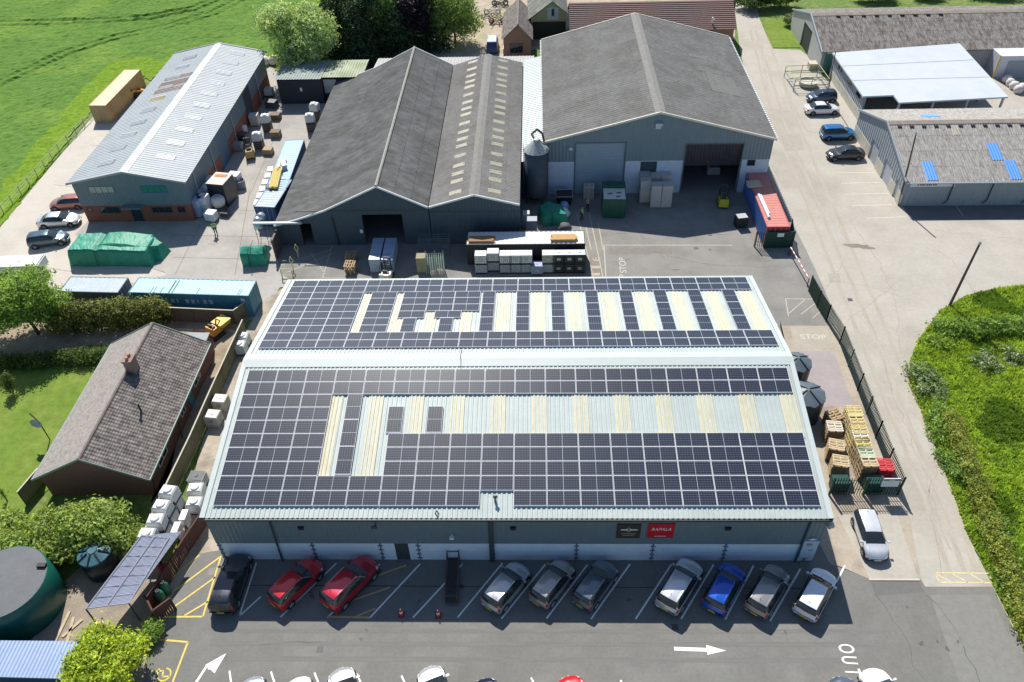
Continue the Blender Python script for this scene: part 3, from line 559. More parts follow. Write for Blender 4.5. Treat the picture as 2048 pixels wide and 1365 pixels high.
# ------------------------------------------------------------------ solar arrays
def pvmat():
    m = bpy.data.materials.new('photovoltaic_cells'); m.use_nodes = True; N, L = m.node_tree.nodes, m.node_tree.links; b = N['Principled BSDF']
    b.inputs['Roughness'].default_value = .36; b.inputs['Specular IOR Level'].default_value = .3; b.inputs['Coat Weight'].default_value = .22; b.inputs['Coat Roughness'].default_value = .16
    tc = N.new('ShaderNodeTexCoord'); sx = N.new('ShaderNodeSeparateXYZ'); L.new(tc.outputs['Object'], sx.inputs[0])
    def mth(op, a, v=None):
        n = N.new('ShaderNodeMath'); n.operation = op
        if hasattr(a, 'links'): L.new(a, n.inputs[0])
        else: n.inputs[0].default_value = a
        if v is not None:
            if hasattr(v, 'links'): L.new(v, n.inputs[1])
            else: n.inputs[1].default_value = v
        return n.outputs[0]
    def gap(src, pitch, w):  # 1 on the joint lines between cells
        return mth('GREATER_THAN', mth('ABSOLUTE', mth('SUBTRACT', mth('FRACT', mth('DIVIDE', src, pitch)), .5)), .5-w/2/pitch)
    gx = gap(sx.outputs['X'], .185, .010); gy = gap(mth('ADD', sx.outputs['Y'], .0917), .1835, .024)
    mid = mth('LESS_THAN', mth('ABSOLUTE', sx.outputs['X']), .013); g2 = mth('MAXIMUM', mth('MAXIMUM', gx, gy), mid)
    r = N.new('ShaderNodeTexNoise'); r.inputs['Scale'].default_value = 1.3; oi = N.new('ShaderNodeObjectInfo'); ad = N.new('ShaderNodeVectorMath'); L.new(tc.outputs['Object'], ad.inputs[0]); cx = N.new('ShaderNodeCombineXYZ'); L.new(mth('MULTIPLY', oi.outputs['Random'], 50.), cx.inputs[0]); L.new(cx.outputs[0], ad.inputs[1]); L.new(ad.outputs[0], r.inputs['Vector'])
    vr = N.new('ShaderNodeMix'); vr.data_type = 'RGBA'; L.new(mth('ADD', mth('MULTIPLY', r.outputs['Fac'], .6), mth('MULTIPLY', oi.outputs['Random'], .4)), vr.inputs['Factor']); vr.inputs['A'].default_value = (.006, .011, .027, 1); vr.inputs['B'].default_value = (.012, .016, .033, 1)
    mx = N.new('ShaderNodeMix'); mx.data_type = 'RGBA'; L.new(g2, mx.inputs['Factor']); L.new(vr.outputs['Result'], mx.inputs['A']); mx.inputs['B'].default_value = (.11, .13, .165, 1)
    m2 = N.new('ShaderNodeMix'); m2.data_type = 'RGBA'; L.new(mid, m2.inputs['Factor']); L.new(mx.outputs['Result'], m2.inputs['A']); m2.inputs['B'].default_value = (.5, .53, .56, 1); L.new(m2.outputs['Result'], b.inputs['Base Color']); return m
PV = pvmat(); FRAME = mat('aluminium_frame', (.80, .81, .83), .45, .04, 4)
PW, PH = 2.279, 1.128
b = MB(); x, y, f = PW/2, PH/2, .018
for A in ((-x, -y, x, -y+f), (-x, y-f, x, y), (-x, -y+f, -x+f*1.25, y-f), (x-f*1.25, -y+f, x, y-f)): b.box(A[0], A[1], 0, A[2], A[3], .04, 1)
b.box(-x+f*1.25, -y+f, .005, x-f*1.25, y-f, .036, 0)
_pm = bpy.data.meshes.new('solar_panel'); _pm.from_pydata(b.v, [], b.f); _pm.materials.append(PV); _pm.materials.append(FRAME); _pm.polygons.foreach_set('material_index', b.m); _pm.update()
CP, RP, U0, V0F, V0B = 2.317, 1.162, .70, .86, .42
def array(label, side, cells, single=False, group='solar arrays on the warehouse roof'):
    """cells = (u, v, portrait) panel centres measured along the slope"""
    pt = fpt if side == 'f' else bpt; a = SL if side == 'f' else -SL
    o = pt(cells[0][0], cells[0][1], .0); t = thing('solar_array', label, 'solar array', o, 0, group)
    rb = MB()
    for u, v, por in cells:
        p = bpy.data.objects.new('solar_panel', _pm); COL.objects.link(p); p.parent = t; p.location = pt(u, v, .13)-o
        p.rotation_euler = (Matrix.Rotation(a, 3, 'X') @ Matrix.Rotation(R(90) if por else 0, 3, 'Z')).to_euler()
        hx, hy = (PH/2, PW/2) if por else (PW/2, PH/2)
        for dv in (-hy, hy): rb.bar(pt(u-hx-.02, v+dv, .092)-o, pt(u+hx+.02, v+dv, .092)-o, .034, 0, 4)
    rb.build('mounting_rail', FRAME, t); return t
def grid(side, cols, rows, skip=()):
    v0 = V0F if side == 'f' else V0B
    return [(U0+(c+.5)*CP-.02, v0+(r+.5)*RP, False) for c in cols for r in rows if (c, r) not in skip]
def port(u0, v0, n): return [(u0+PH/2, v0+PW/2+i*(PW+.02), True) for i in range(n)]
array('tall three column array at the left end of the front slope', 'f', grid('f', range(3), range(10)))
array('long two row array just below the ridge on the front slope', 'f', grid('f', range(3, 18), (8, 9)))
array('largest array, five rows deep along the front eave with a vent gap', 'f', grid('f', (3, 4), (0, 1))+grid('f', range(5, 18), range(5), [(8, 0)]))
array('vertical strip of three portrait panels between two cream rooflights on the front slope', 'f', port(8.83, 3.30, 3))
array('single portrait panel left of its twin in the middle of the front slope', 'f', port(12.08, 6.75, 1))
array('single portrait panel right of its twin in the middle of the front slope', 'f', port(15.05, 6.75, 1))
array('tall three column array at the left end of the back slope', 'b', grid('b', range(3), range(10)))
array('long two row array along the far eave of the back slope', 'b', grid('b', range(3, 18), (0, 1)))
array('long two row array just beyond the ridge on the back slope', 'b', grid('b', range(3, 18), (8, 9)))
vb = V0B+2*RP
array('single column of six landscape panels in the sun glare on the back slope', 'b', [(9.55, vb+(r+.5)*RP-.02, False) for r in range(6)])
array('stepped block of landscape panels with two portrait panels on the back slope', 'b', [(11.30+(c+.5)*CP, vb+(r+.5)*RP-.02, False) for c in range(3) for r in range(3)]+[(12.46, vb+3.5*RP-.02, False), (15.6, vb+3.5*RP-.02, False)]+port(11.85, vb+4*RP+.03, 1)+port(15.0, vb+4*RP+.03, 1))
for k, w_ in enumerate(('leftmost', 'second', 'third', 'fourth', 'fifth', 'sixth', 'seventh', 'rightmost')):
    array('%s of the eight narrow portrait strips between rooflights on the back slope' % w_, 'b', port(18.42+3.035*k, vb, 3))
# signs on the front wall
def sign(name, label, x0, x1, z0, z1, m, y=.10):
    t = thing(name, label, 'sign', ((x0+x1)/2, y, z0)); b = MB(); b.box(-(x1-x0)/2, -.03, 0, (x1-x0)/2, .045, z1-z0); b.build('board', m, t); return t
s = sign('wall_sign', 'red square sign with white slanted lettering high on the front wall', 30.79, 32.6, 2.97, 4.62, mat('sign_red', (.55, .012, .022), .4, .04, 2))
text('RAPALA', .48, (0, -.034, 1.02), (R(90), 0, 0), WHITE, 'lettering', s, sx=.80, shear=.25); b = MB(); b.box(-.4, -.036, .2, .4, -.031, .25); b.build('strapline', WHITE, s)
s = sign('wall_sign', 'dark brown sign with pale starburst emblem beside the red sign', 28.66, 30.3, 2.95, 4.55, mat('sign_brown', (.045, .04, .03), .5, .06, 2))
b = MB()
for i in range(8):
    t = R(45*i+90); c_, s_ = math.cos(t), math.sin(t); l = .36 if i % 2 == 0 else .25
    b.poly([(c_*l, -.036, 1.0+s_*l*.8), (math.cos(t+.4)*.1, -.036, 1.0+math.sin(t+.4)*.1), (math.cos(t-.4)*.1, -.036, 1.0+math.sin(t-.4)*.1)])
b.box(-.55, -.037, .93, -.1, -.032, 1.05); b.box(.1, -.037, .93, .6, -.032, 1.05); b.build('emblem', WHITE, s)
b = MB(); b.box(-.5, -.037, .5, .5, -.032, .58); b.box(-.4, -.037, .3, .4, -.032, .36); b.build('lettering', mat('sign_tan', (.35, .25, .15), .6, .1, 2), s)
s = sign('wall_sign', 'small white notice with black lines at the right corner of the front wall', 41.75, 42.8, .5, 2.6, mat('notice_blue_white', (.45, .55, .66), .5, .05, 2))
b = MB(); b.box(-.3, -.037, 1.72, .1, -.032, 1.82); b.box(-.3, -.037, 1.55, .1, -.032, 1.6); b.box(-.05, -.037, 1.0, .3, -.032, 1.06); b.build('lettering', BLACK, s)
b = MB(); b.poly([(-.35, -.037, 2.32), (0, -.037, 2.2), (.35, -.037, 2.32), (0, -.037, 2.46)]); b.build('emblem', WHITE, s)
# ------------------------------------------------------------------ long shed on the left (A)
ax0, ax1, ay0, ay1 = -28.9, -16.3, 45.1, 81.0
A = thing('industrial_unit', 'long narrow unit with shiny ribbed roof, grey cladding and red brick base beside the field', 'industrial unit', (ax0, ay0))
aw, al_ = ax1-ax0, ay1-ay0; xr = -22.5-ax0
b = MB(); wp = [(0, 5.15), (xr, 6.5), (aw, 5.15)]
SD = [(11.7, 15.0, 0, 4.6), (24.0, 27.0, 0, 4.4)]
gwall(b, 'y', 0, .2, wp, 2.2); gwall(b, 'y', al_-.2, .2, wp, 2.2); gwall(b, 'x', 0, .2, [(.2, 5.15), (al_-.2, 5.15)], 2.2); gwall(b, 'x', aw-.2, .2, [(.2, 5.15), (al_-.2, 5.15)], 2.2, SD); b.build('wall', CLADG, A)
b = MB(); q2 = [(.02, 2.198), (aw-.02, 2.198)]
gwall(b, 'y', .02, .2, q2, 0, [(5.5, 6.7, 0, 2.1)]); gwall(b, 'y', al_-.22, .2, q2); gwall(b, 'x', .02, .18, [(.23, 2.198), (al_-.23, 2.198)]); gwall(b, 'x', aw-.2, .18, [(.23, 2.198), (al_-.23, 2.198)], 0, SD); b.build('brick_base', BRICK, A)
AROOF = mat('bright_steel_roof', (.37, .405, .415), .6, .07, .5, metal=.0, col2=(.34, .375, .385), fac=.4, fscale=.3)
bigroof(A, -.5, aw+.5, -.2, al_+.3, xr, 5.2, 6.6, AROOF, .45, .035, cap=mat('silver_ridge', (.54, .58, .59), .45, .05, 1), verge=mat('grey_verge', (.34, .37, .38), .5, .05, 2), capw=.5)
sl = math.atan(1.4/(xr+.5)); sr = math.atan(1.4/(aw+.5-xr)); SKYW = mat('white_rooflight', (.58, .61, .61), .4, .05, 2)
for k in range(10):
    y = 2.6+3.3*k
    for side in (0, 1):
        b = MB()
        if side == 0: x0, z0 = 2.1, 5.2+2.6*math.tan(sl); e = (2.0, 2.0*math.tan(sl))
        else: x0, z0 = aw-2.0, 5.2+2.5*math.tan(sr); e = (-2.0, 2.0*math.tan(sr))
        yy = y+5.8*.0+(1.2 if side else 4.4*(k > 9)); b.corr((x0, yy, z0+.06), (0, 1.0, 0), (e[0], 0, e[1]), .3, .06, (0, 0, 1)); b.build('rooflight', mat('yellowed_rooflight', (.62, .52, .28), .5, .1, 2) if (side == 0 and k == 5) else SKYW, A)
b = MB()
for y0, w_ in ((21.5, 1.0), (23.2, 1.6), (25.6, .9)): b.corr((1.8, y0, 5.2+2.3*math.tan(sl)+.055), (0, w_, 0), (4.0, 0, 4.0*math.tan(sl)), .45, .06, (0, 0, 1))
b.build('rusty_sheet', mat('rusty_steel', (.33, .26, .23), .6, .15, 3, col2=(.30, .18, .13), fac=.45, fscale=.8, metal=.2, stretch=(.4, 2, 1)), A)
window(A, 'y', 0, 1.7, 4.6, 3.85, 4.75, -1, 4, mat('grey_frame', (.16, .19, .20), .5, .1, 3), mat('pale_blind', (.42, .42, .38), .4, .1, 3)); window(A, 'y', 0, 7.7, 10.6, 3.85, 4.75, -1, 4, mat('blue_frame', (.03, .12, .30), .5, .1, 3), mat('green_blind', (.03, .22, .12), .4, .2, 2))
window(A, 'y', .02, 8.0, 10.4, 1.2, 1.95, -1, 3, DKGREY); window(A, 'y', .02, 11.0, 11.9, 1.2, 1.95, -1, 2, DKGREY); window(A, 'y', .02, 1.9, 4.3, 1.2, 2.05, -1, 3, DKGREY); window(A, 'y', .02, .5, 1.1, 1.4, 1.95, -1, 1, DKGREY)
panel(A, 'door', 'y', .2, 5.5, 6.7, .02, 2.1, -1, mat('navy_door', (.02, .035, .06), .5, .1, 3), .1)
b = MB(); b.box(5.0, -.9, 2.2, 7.3, -.02, 2.34); b.build('door_canopy', CLADG, A)
panel(A, 'roller_door', 'x', aw-.05, 11.7, 15.0, .02, 4.6, 1, mat('blue_roller_door', (.10, .17, .23), .5, .08, 2, clad=(.3, 'z', .03)), .04)
panel(A, 'roller_door', 'x', aw-.05, 24.0, 27.0, .02, 4.4, 1, mat('dark_roller_door', (.05, .06, .07), .5, .08, 2, clad=(.3, 'z', .03)), .04)
for y in (3, 9.2, 18, 30.5): b = MB(); b.bar((aw+.08, y, 5.1), (aw+.08, y, 0), .06, 0, 6); b.build('downpipe', mat('pale_downpipe', (.4, .42, .46), .5, .1, 3), A)
# ------------------------------------------------------------------ the two joined dark barns (B1, B2)
B1 = thing('barn', 'steep dark barn with an uneven sweeping grey roof and big open doorway', 'barn', (-2.7, 40))
X = lambda x: x+2.7
L_ = 38.6
prof = [(X(-4.95), 2.65), (X(-2.68), 3.32), (X(.58), 4.45), (X(6.58), 7.35), (X(11.75), 4.75)]
HB = [(X(4.5), X(8.85), 0, 3.9), (X(-2.45), X(-1.2), 0, 2.85)]
b = MB(); gwall(b, 'y', 0, .25, prof, 0, HB); gwall(b, 'y', L_-2.5, .25, prof); gwall(b, 'x', X(-4.93), .2, [(.25, 2.65), (L_-2.5, 2.65)]); b.build('wall', CLADD, B1)
def cover(parent, pts, y0, y1, m, name='roof_slope', pitch=.3, depth=.05, skew=None):
    for i, ((x0, z0), (x1, z1)) in enumerate(zip(pts, pts[1:])):
        b = MB(); v = Vector((x1-x0, 0, z1-z0)); n = Vector((0, 1, 0)).cross(v); n = n if n.z > 0 else -n
        ns = max(1, round(v.length/1.7)); b.quad((x0, y0+.02, z0-.05), (x0, y1-.02, z0-.05), (x1, y1-.02, z1-.05), (x1, y0+.02, z1-.05))  # flat unseen underlay added to stop light leaking through the laps
        for q in range(ns):
            f0, f1 = q/ns, (q+1)/ns; k0, k1 = (.035, 0) if z1 > z0 else (0, .035); b.corr((x0+v.x*f0, y0, z0+v.z*f0+k0), (0, y1-y0, 0), Vector((v.x/ns, 0, v.z/ns+k1-k0)), pitch, depth, n, prof='sine')
        if skew and i == 0:  # the low eave runs wider towards the back
            b.v = [(p[0]+(skew*(p[1]-y0)/(y1-y0) if abs(p[0]-x0) < .3 else 0), p[1], p[2]) for p in b.v]
        b.build(name, m, parent)
pp = [(a+(-.25 if i == 0 else 0), z+.08) for i, (a, z) in enumerate(prof)]
SLATE = mat('dark_fibre_cement', (.158, .157, .15), .95, .28, 1.6, .35, 10, col2=(.11, .108, .10), fac=.5, fscale=.5, stretch=(.5, 1, 1))
cover(B1, pp, -.15, L_-2.2, SLATE)
b = MB(); b.bar((X(6.58), -.2, 7.5), (X(6.58), L_-2.2, 7.5), .16, 0, 6); b.build('ridge_cap', mat('pale_ridge_tile', (.34, .33, .29), .9, .2, 3), B1)
b = MB()
for (a, z), (c, w_) in zip(pp, pp[1:]): slab(b, (a, -.2, z-.1), (c, -.2, w_-.1), .12, .2); pass
b.build('verge_trim', WHITE, B1)
b = MB()
for (a, z), (c, w_) in zip(pp, pp[1:]): slab(b, (a, L_-2.2, z-.1), (c, L_-2.2, w_-.1), .12, .2)
b.build('verge_trim', WHITE, B1)
b = MB(); b.box(X(-7.3), -.55, 3.12, X(-2.0), -.2, 3.30); b.build('canopy_roof', mat('grey_canopy', (.42, .44, .45), .5, .1, 2), B1)
b = MB(); b.box(X(-5.0), -2.6, 0, X(-4.8), -.02, 2.5); b.build('side_screen', mat('brown_screen', (.10, .09, .08), .7, .15, 2), B1)
b = MB(); b.bar((X(1.3), -.06, 3.7), (X(1.5), -.06, 0), .06, 0, 6); b.build('downpipe', BLACK, B1)
b = MB(); b.box(0, -.05, 4.35, X(11.7), -.005, 4.45); b.build('band_trim', DKGREY, B1)
panel(B1, 'notice', 'y', 0, X(4.05), X(4.35), 1.6, 2.0, -1, WHITE)
B2 = thing('barn', 'lower grey barn with many pale yellow rooflights down both slopes', 'barn', (11.85, 40))
X2 = lambda x: x-11.85
prof2 = [(0, 4.75), (X2(16.73), 6.2), (X2(21.5), 4.95)]; L2 = 36.3
b = MB(); gwall(b, 'y', 0, .25, prof2); gwall(b, 'y', L2-.25, .25, prof2); gwall(b, 'x', X2(21.3), .2, [(.25, 4.9), (L2-.25, 4.9)]); b.build('wall', CLADD, B2)
pp2 = [(a, z+.08) for a, z in prof2]; cover(B2, pp2, -.15, L2+.1, FIBRE2, pitch=.3)
b = MB(); zr = 6.34; xr2 = X2(16.73); b.quad((xr2-.55, -.17, zr-.15), (xr2, -.17, zr+.06), (xr2, L2+.1, zr+.06), (xr2-.55, L2+.1, zr-.15)); b.quad((xr2, -.17, zr+.06), (xr2+.55, -.17, zr-.13), (xr2+.55, L2+.1, zr-.13), (xr2, L2+.1, zr+.06)); b.build('ridge_cap', mat('pale_cement_ridge', (.215, .208, .19), .9, .15, 2), B2)
b = MB()
for (a, z), (c, w_) in zip(pp2, pp2[1:]): slab(b, (a, -.2, z-.1), (c, -.2, w_-.1), .12, .2)
b.build('verge_trim', FASCIA, B2)
b = MB(); b.box(0, -.05, 4.1, X2(21.45), -.005, 4.2); b.build('band_trim', DKGREY, B2)
YSKY = mat('pale_yellow_rooflight', (.37, .35, .25), .5, .12, 3, col2=(.31, .285, .2), fac=.4)
ys = [388, 370, 352, 326, 309, 291, 274, 257, 239, 227, 215, 203, 192, 177, 166, 155, 144, 133]
s1, s2 = (6.2-4.75)/xr2, (6.2-4.95)/(9.65-xr2)
for i in range(18):
    y = 1.0+i*1.98+(.35 if i % 4 == 1 else -.2 if i % 4 == 3 else 0)
    b = MB(); b.corr((2.1, y, 4.83+2.1*s1+.05), (0, .75, 0), (1.35, 0, 1.35*s1), .3, .05, (0, 0, 1), prof='sine'); b.build('rooflight', YSKY, B2)
    b = MB(); b.corr((xr2+1.4, y, 6.28-1.4*s2+.05), (0, .75, 0), (1.35, 0, -1.35*s2), .3, .05, (0, 0, 1), prof='sine'); b.build('rooflight', YSKY, B2)
# ------------------------------------------------------------------ big shed (D) with its pale lean-to
Dd = thing('industrial_shed', 'big broad shed with weathered grey roof, blue grey front and open doorway', 'industrial shed', (24.3, 50))
XD = lambda x: x-24.3
pd = [(0, 6.85), (XD(36.95), 10.25), (XD(50.0), 6.85)]; LD = 29.4
H0 = [(XD(27.8), XD(33.4), 0, 6.6), (XD(40.3), XD(46.7), 0, 6.3)]
b = MB(); gwall(b, 'y', 0, .25, pd, 4.3, H0); gwall(b, 'y', LD-.25, .25, pd); gwall(b, 'x', 0, .2, [(.25, 6.85), (LD-.25, 6.85)]); gwall(b, 'x', XD(49.8), .2, [(.25, 6.85), (LD-.25, 6.85)]); b.build('wall', CLADB, Dd)
b = MB(); gwall(b, 'y', .03, .2, [(.02, 4.298), (XD(49.98), 4.298)], 0, H0+[(XD(35.3), XD(37.2), 0, 4.2)]); b.build('base_cladding', mat('pale_blue_cladding', (.50, .58, .70), .5, .08, 2, clad=(.9, 'z', .008)), Dd)
panel(Dd, 'roller_door', 'y', .2, XD(27.8), XD(33.4), .02, 6.6, -1, mat('blue_grey_roller_door', (.26, .35, .42), .45, .05, 1.5, clad=(.4, 'z', .02)), .05)
panel(Dd, 'door_recess', 'y', .24, XD(35.3), XD(37.2), .02, 4.2, -1, mat('dark_recess', (.04, .06, .08), .6, .1, 2), .05)
b = MB()
for h in H0: b = MB(); b.box(h[0]-.14, -.04, 0, h[0], .1, h[3]+.14); b.box(h[1], -.04, 0, h[1]+.14, .1, h[3]+.14); b.box(h[0], -.04, h[3], h[1], .1, h[3]+.14); b.build('door_frame', mat('blue_frame_steel', (.10, .13, .16), .5, .1, 3), Dd)
b = MB()
for i in range(18): b.box(XD(40.35)+i*.355, .35, 3.4, XD(40.35)+i*.355+.33, .356, 6.25)
b.build('strip_curtain', mat('plastic_strip', (.03, .032, .04), .3, .3, 2), Dd)
window(Dd, 'y', .03, XD(47.5), XD(48.4), 3.5, 4.25, -1, 1, DKGREY)
b = MB(); b.box(XD(36.5), -.6, 8.9, XD(37.3), -.02, 9.15); b.box(XD(36.6), -.1, 8.3, XD(37.2), -.02, 8.8); b.build('floodlight', mat('lamp_grey', (.5, .55, .6), .4, .1, 3), Dd)
b = MB(); b.box(XD(27.0), -.4, 6.0, XD(27.4), -.02, 6.2); b.build('floodlight', WHITE, Dd)
ppd = [(-.25, 6.9), (XD(36.95), 10.33), (XD(50.25), 6.9)]
cover(Dd, ppd, -.2, LD+.15, FIBRE, pitch=.5, depth=.06)
b = MB(); zr = 10.42; xc = XD(36.95); b.quad((xc-.6, -.22, zr-.14), (xc, -.22, zr+.04), (xc, LD+.15, zr+.04), (xc-.6, LD+.15, zr-.14)); b.quad((xc, -.22, zr+.04), (xc+.6, -.22, zr-.14), (xc+.6, LD+.15, zr-.14), (xc, LD+.15, zr+.04)); b.build('ridge_cap', mat('pale_cement_ridge', (.215, .208, .19), .9, .15, 2), Dd)
b = MB()
for (a, z), (c, w_) in zip(ppd, ppd[1:]): slab(b, (a, -.26, z-.12), (c, -.26, w_-.12), .14, .24); pass
b.build('verge_trim', mat('cream_verge', (.66, .62, .52), .6, .08, 3), Dd)
b = MB()
for (a, z), (c, w_) in zip(ppd, ppd[1:]): slab(b, (a, LD+.2, z-.12), (c, LD+.2, w_-.12), .14, .24)
b.build('verge_trim', mat('cream_verge', (.66, .62, .52), .6, .08, 3), Dd)
b = MB(); sD = (10.33-6.9)/(50.25-36.95)
for x0, y0, w_, l in ((XD(44.4), 9.2, 3.6, 5.2), (XD(43.6), 14.6, 3.0, 1.3), (XD(43.0), 18.6, 2.4, 1.0)): b.corr((x0, y0, 10.33-(x0-xc)*sD+.05), (0, l, 0), (w_, 0, -w_*sD), .5, .06, (0, 0, 1), prof='sine'); b.build('newer_sheet', mat('newer_fibre_cement', (.185, .18, .168), .9, .1, 2), Dd); b = MB()
b = MB()
for x, s in ((-.22, -1), (XD(50.25), 1)):
    for k in range(59): b.box(min(x, x+s*.16), .05+k*.5, 6.86, max(x, x+s*.16), .3+k*.5, 6.98)
b.build('eave_filler', WHITE, Dd, kind='stuff')
b = MB(); b.corr((XD(21.6), -1.0, 4.95), (0, 28.5, 0), (2.62, 0, .55), .5, .04, (0, 0, 1)); b.build('lean_to_roof', mat('pale_green_sheet', (.48, .53, .50), .4, .05, 1), Dd)
b = MB(); b.box(XD(21.62), -.8, 0, XD(24.28), -.6, 4.95); b.build('lean_to_wall', CLADD, Dd)
# rear low shed behind the barns
rs = thing('lean_to_shed', 'low shed with pale ribbed sheet roof behind the joined barns', 'shed', (.3, 76.8))
b = MB(); b.corr((0, 0, 4.3), (22.8, 0, 0), (0, 4.9, -.5), .5, .05, (0, .1, 1)); b.build('roof', mat('pale_grey_sheet', (.36, .36, .34), .6, .12, 1), rs)
b = MB(); gwall(b, 'y', 4.6, .2, [(0, 3.75), (22.8, 3.75)]); gwall(b, 'x', 0, .2, [(0, 4.2), (4.6, 3.8)]); b.build('wall', CLADD, rs)
# dark flat shed with mossy roof
ds = thing('storage_shed', 'black walled shed with mossy green ribbed roof under the trees', 'shed', (-13.3, 75.3))
b = MB(); b.box(0, 0, 0, 6.3, 6.2, 3.5); b.box(6.3, .8, 0, 12.0, 6.2, 3.3); b.build('wall', mat('black_boarding', (.025, .032, .045), .7, .15, 2), ds)
b = MB(); b.corr((-.3, -.3, 3.75), (6.7, 0, 0), (0, 6.8, -.1), .4, .05, (0, 0, 1)); b.build('roof', mat('mossy_sheet_roof', (.22, .27, .26), .7, .2, 1, col2=(.30, .34, .16), fac=.4, fscale=.5), ds)
b = MB(); b.corr((6.4, .3, 3.7), (5.8, 0, 0), (0, 6.2, -.1), .4, .05, (0, 0, 1)); b.build('roof', mat('mossy_light_roof', (.36, .40, .28), .7, .25, 1, col2=(.20, .25, .12), fac=.5, fscale=.5), ds)
b = MB(); b.box(6.4, .74, 1.2, 8.2, .795, 3.2); b.build('roller_door', mat('pale_shutter', (.45, .47, .44), .5, .1, 2), ds)
b = MB(); b.box(3.1, -.06, 1.9, 3.4, -.004, 2.4); b.build('notice', WHITE, ds)
# ------------------------------------------------------------------ right hand side buildings
F_ = thing('barn', 'barn with lichen stained roof patched by bright blue sheets, gable to the parking bays', 'barn', (64.6, 46.6))
LF = 40; WF = 17.2; yr = 8.8
b = MB(); pf = [(0, 3.15), (yr, 5.9), (WF, 3.3)]
gwall(b, 'x', 0, .25, pf, 1.5, [(3.9, 6.4, 0, 2.5), (1.2, 2.2, 0, 2.2), (8.7, 11.2, 0, 2.5)]); gwall(b, 'y', 0, .25, [(.25, 3.15), (LF, 3.15)]); gwall(b, 'y', WF-.25, .25, [(.25, 3.3), (LF, 3.3)]); b.build('wall', mat('blue_grey_render', (.27, .31, .34), .7, .08, 1.5, clad=(.6, 'h')), F_)
b = MB(); gwall(b, 'x', -.03, .2, [(.02, 1.498), (WF, 1.498)], 0, [(3.9, 6.4, 0, 1.5), (1.2, 2.2, 0, 1.5), (8.7, 11.2, 0, 1.5)]); b.build('plinth', mat('cream_plinth', (.56, .54, .46), .8, .15, 2), F_)
for a0, a1, z1 in ((3.9, 6.4, 2.5), (1.2, 2.2, 2.2), (8.7, 11.2, 2.5)): panel(F_, 'door', 'x', .15, a0, a1, .02, z1, -1, mat('pale_blue_door', (.40, .44, .48), .5, .1, 2), .05)
b = MB(); slab(b, (-.12, -.15, 3.1), (-.12, yr*.0+8.8, 5.9), .14, .24); slab(b, (-.12, 8.8, 5.9), (-.12, WF+.1, 3.25), .14, .24); b.build('verge_trim', mat('grey_verge', (.34, .37, .38), .5, .05, 2), F_)
def xroof(parent, y0, z0, y1, z1, L, m, pitch, x0=-.15, name='roof_slope'):
    b = MB(); v = Vector((0, y1-y0, z1-z0)); n = v.cross(Vector((1, 0, 0))); n = n if n.z > 0 else -n; ns = 4; b.quad((x0, y0, z0-.05), (L, y0, z0-.05), (L, y1, z1-.05), (x0, y1, z1-.05))  # plain quad beneath is added only to block light leaks
    for q in range(ns): b.corr((x0, y0+v.y*q/ns, z0+v.z*q/ns+.014), (L-x0, 0, 0), Vector((0, v.y/ns, v.z/ns-.014)), pitch, .05, n, prof='sine')
    return b.build(name, m, parent)
xroof(F_, -.2, 3.15, yr, 5.98, LF, FIBRE3, .28); xroof(F_, WF+.15, 3.32, yr, 5.98, LF, FIBRE3, .28)
b = MB(); b.quad((-.2, yr-.55, 5.90), (LF, yr-.55, 5.90), (LF, yr, 6.12), (-.2, yr, 6.12)); b.quad((-.2, yr, 6.12), (LF, yr, 6.12), (LF, yr+.6, 5.92), (-.2, yr+.6, 5.92)); b.build('ridge_cap', mat('stained_ridge', (.33, .28, .23), .95, .2, 1.5), F_)
BLUES = mat('bright_blue_sheet', (.085, .31, .78), .5, .06, 2); sF = (5.98-3.15)/(yr+.2)
def fz(y): return 3.15+(y+.2)*sF
for (qx0, qy0, qx1, qy1) in ((1841, 321, 1868, 357), (1974, 288, 1998, 320), (2008, 321, 2036, 358)):
    lo = qy1 > 340; y0, y1 = (.05, 2.75) if lo else (2.8, 5.3); m0 = at((qx0+qx1)/2, (qy0+qy1)/2, 3.6 if lo else 4.4); xc = m0.x-64.6; b = MB(); b.corr((xc-.55, y0, fz(y0)+.05), (1.25, 0, 0), (0, y1-y0, (y1-y0)*sF), .28, .05, (0, 0, 1), prof='sine'); b.build('roof_patch', BLUES, F_)
sb = (5.98-3.32)/(WF+.15-yr); b = MB(); b.corr((5.5, yr+2.6, 5.98-2.6*sb+.05), (1.9, 0, 0), (0, 1.6, -1.6*sb), .28, .05, (0, 0, 1), prof='sine'); b.build('roof_patch', BLUES, F_)
b = MB(); 
for k in range(14): b.box(.9+k*1.4, yr-1.0, fz(yr-1.0)+.06, 1.35+k*1.4, yr-.72, fz(yr-.72)+.1)
b.build('ridge_vent', BLACK, F_)
b = MB(); b.corr((6.9, yr-2.2, fz(yr-2.2)+.02), (.9, 0, 0), (0, 1.5, 1.5*sF), .28, .05, (0, 0, 1), prof='sine'); b.build('roof_patch', mat('cream_patch', (.5, .45, .34), .8, .15, 2), F_, label='cream replacement sheet near the ridge')
b = MB(); b.bar((0, -.25, 3.1), (LF, -.25, 3.05), .09, 0, 6); b.build('gutter', mat('pale_gutter', (.5, .52, .52), .5, .1, 3), F_)
b = MB()
for x in (5.2, 9.6, 14.0): b.bar((x, -.14, 3.0), (x, -.14, .8), .06, 0, 6); b.bar((x, -.14, .8), (x-.5, -.3, .4), .06, 0, 6)
b.build('downpipe', BLACK, F_)
s = thing('wall_sign', 'long white sign with dark lettering along the eave of the blue patched barn', 'sign', (66.8, 46.56, 2.55)); b = MB(); b.box(-1.7, -.05, 0, 3.2, -.004, .5); b.build('board', mat('sign_pale', (.62, .66, .72), .5, .05, 2), s)
b = MB()
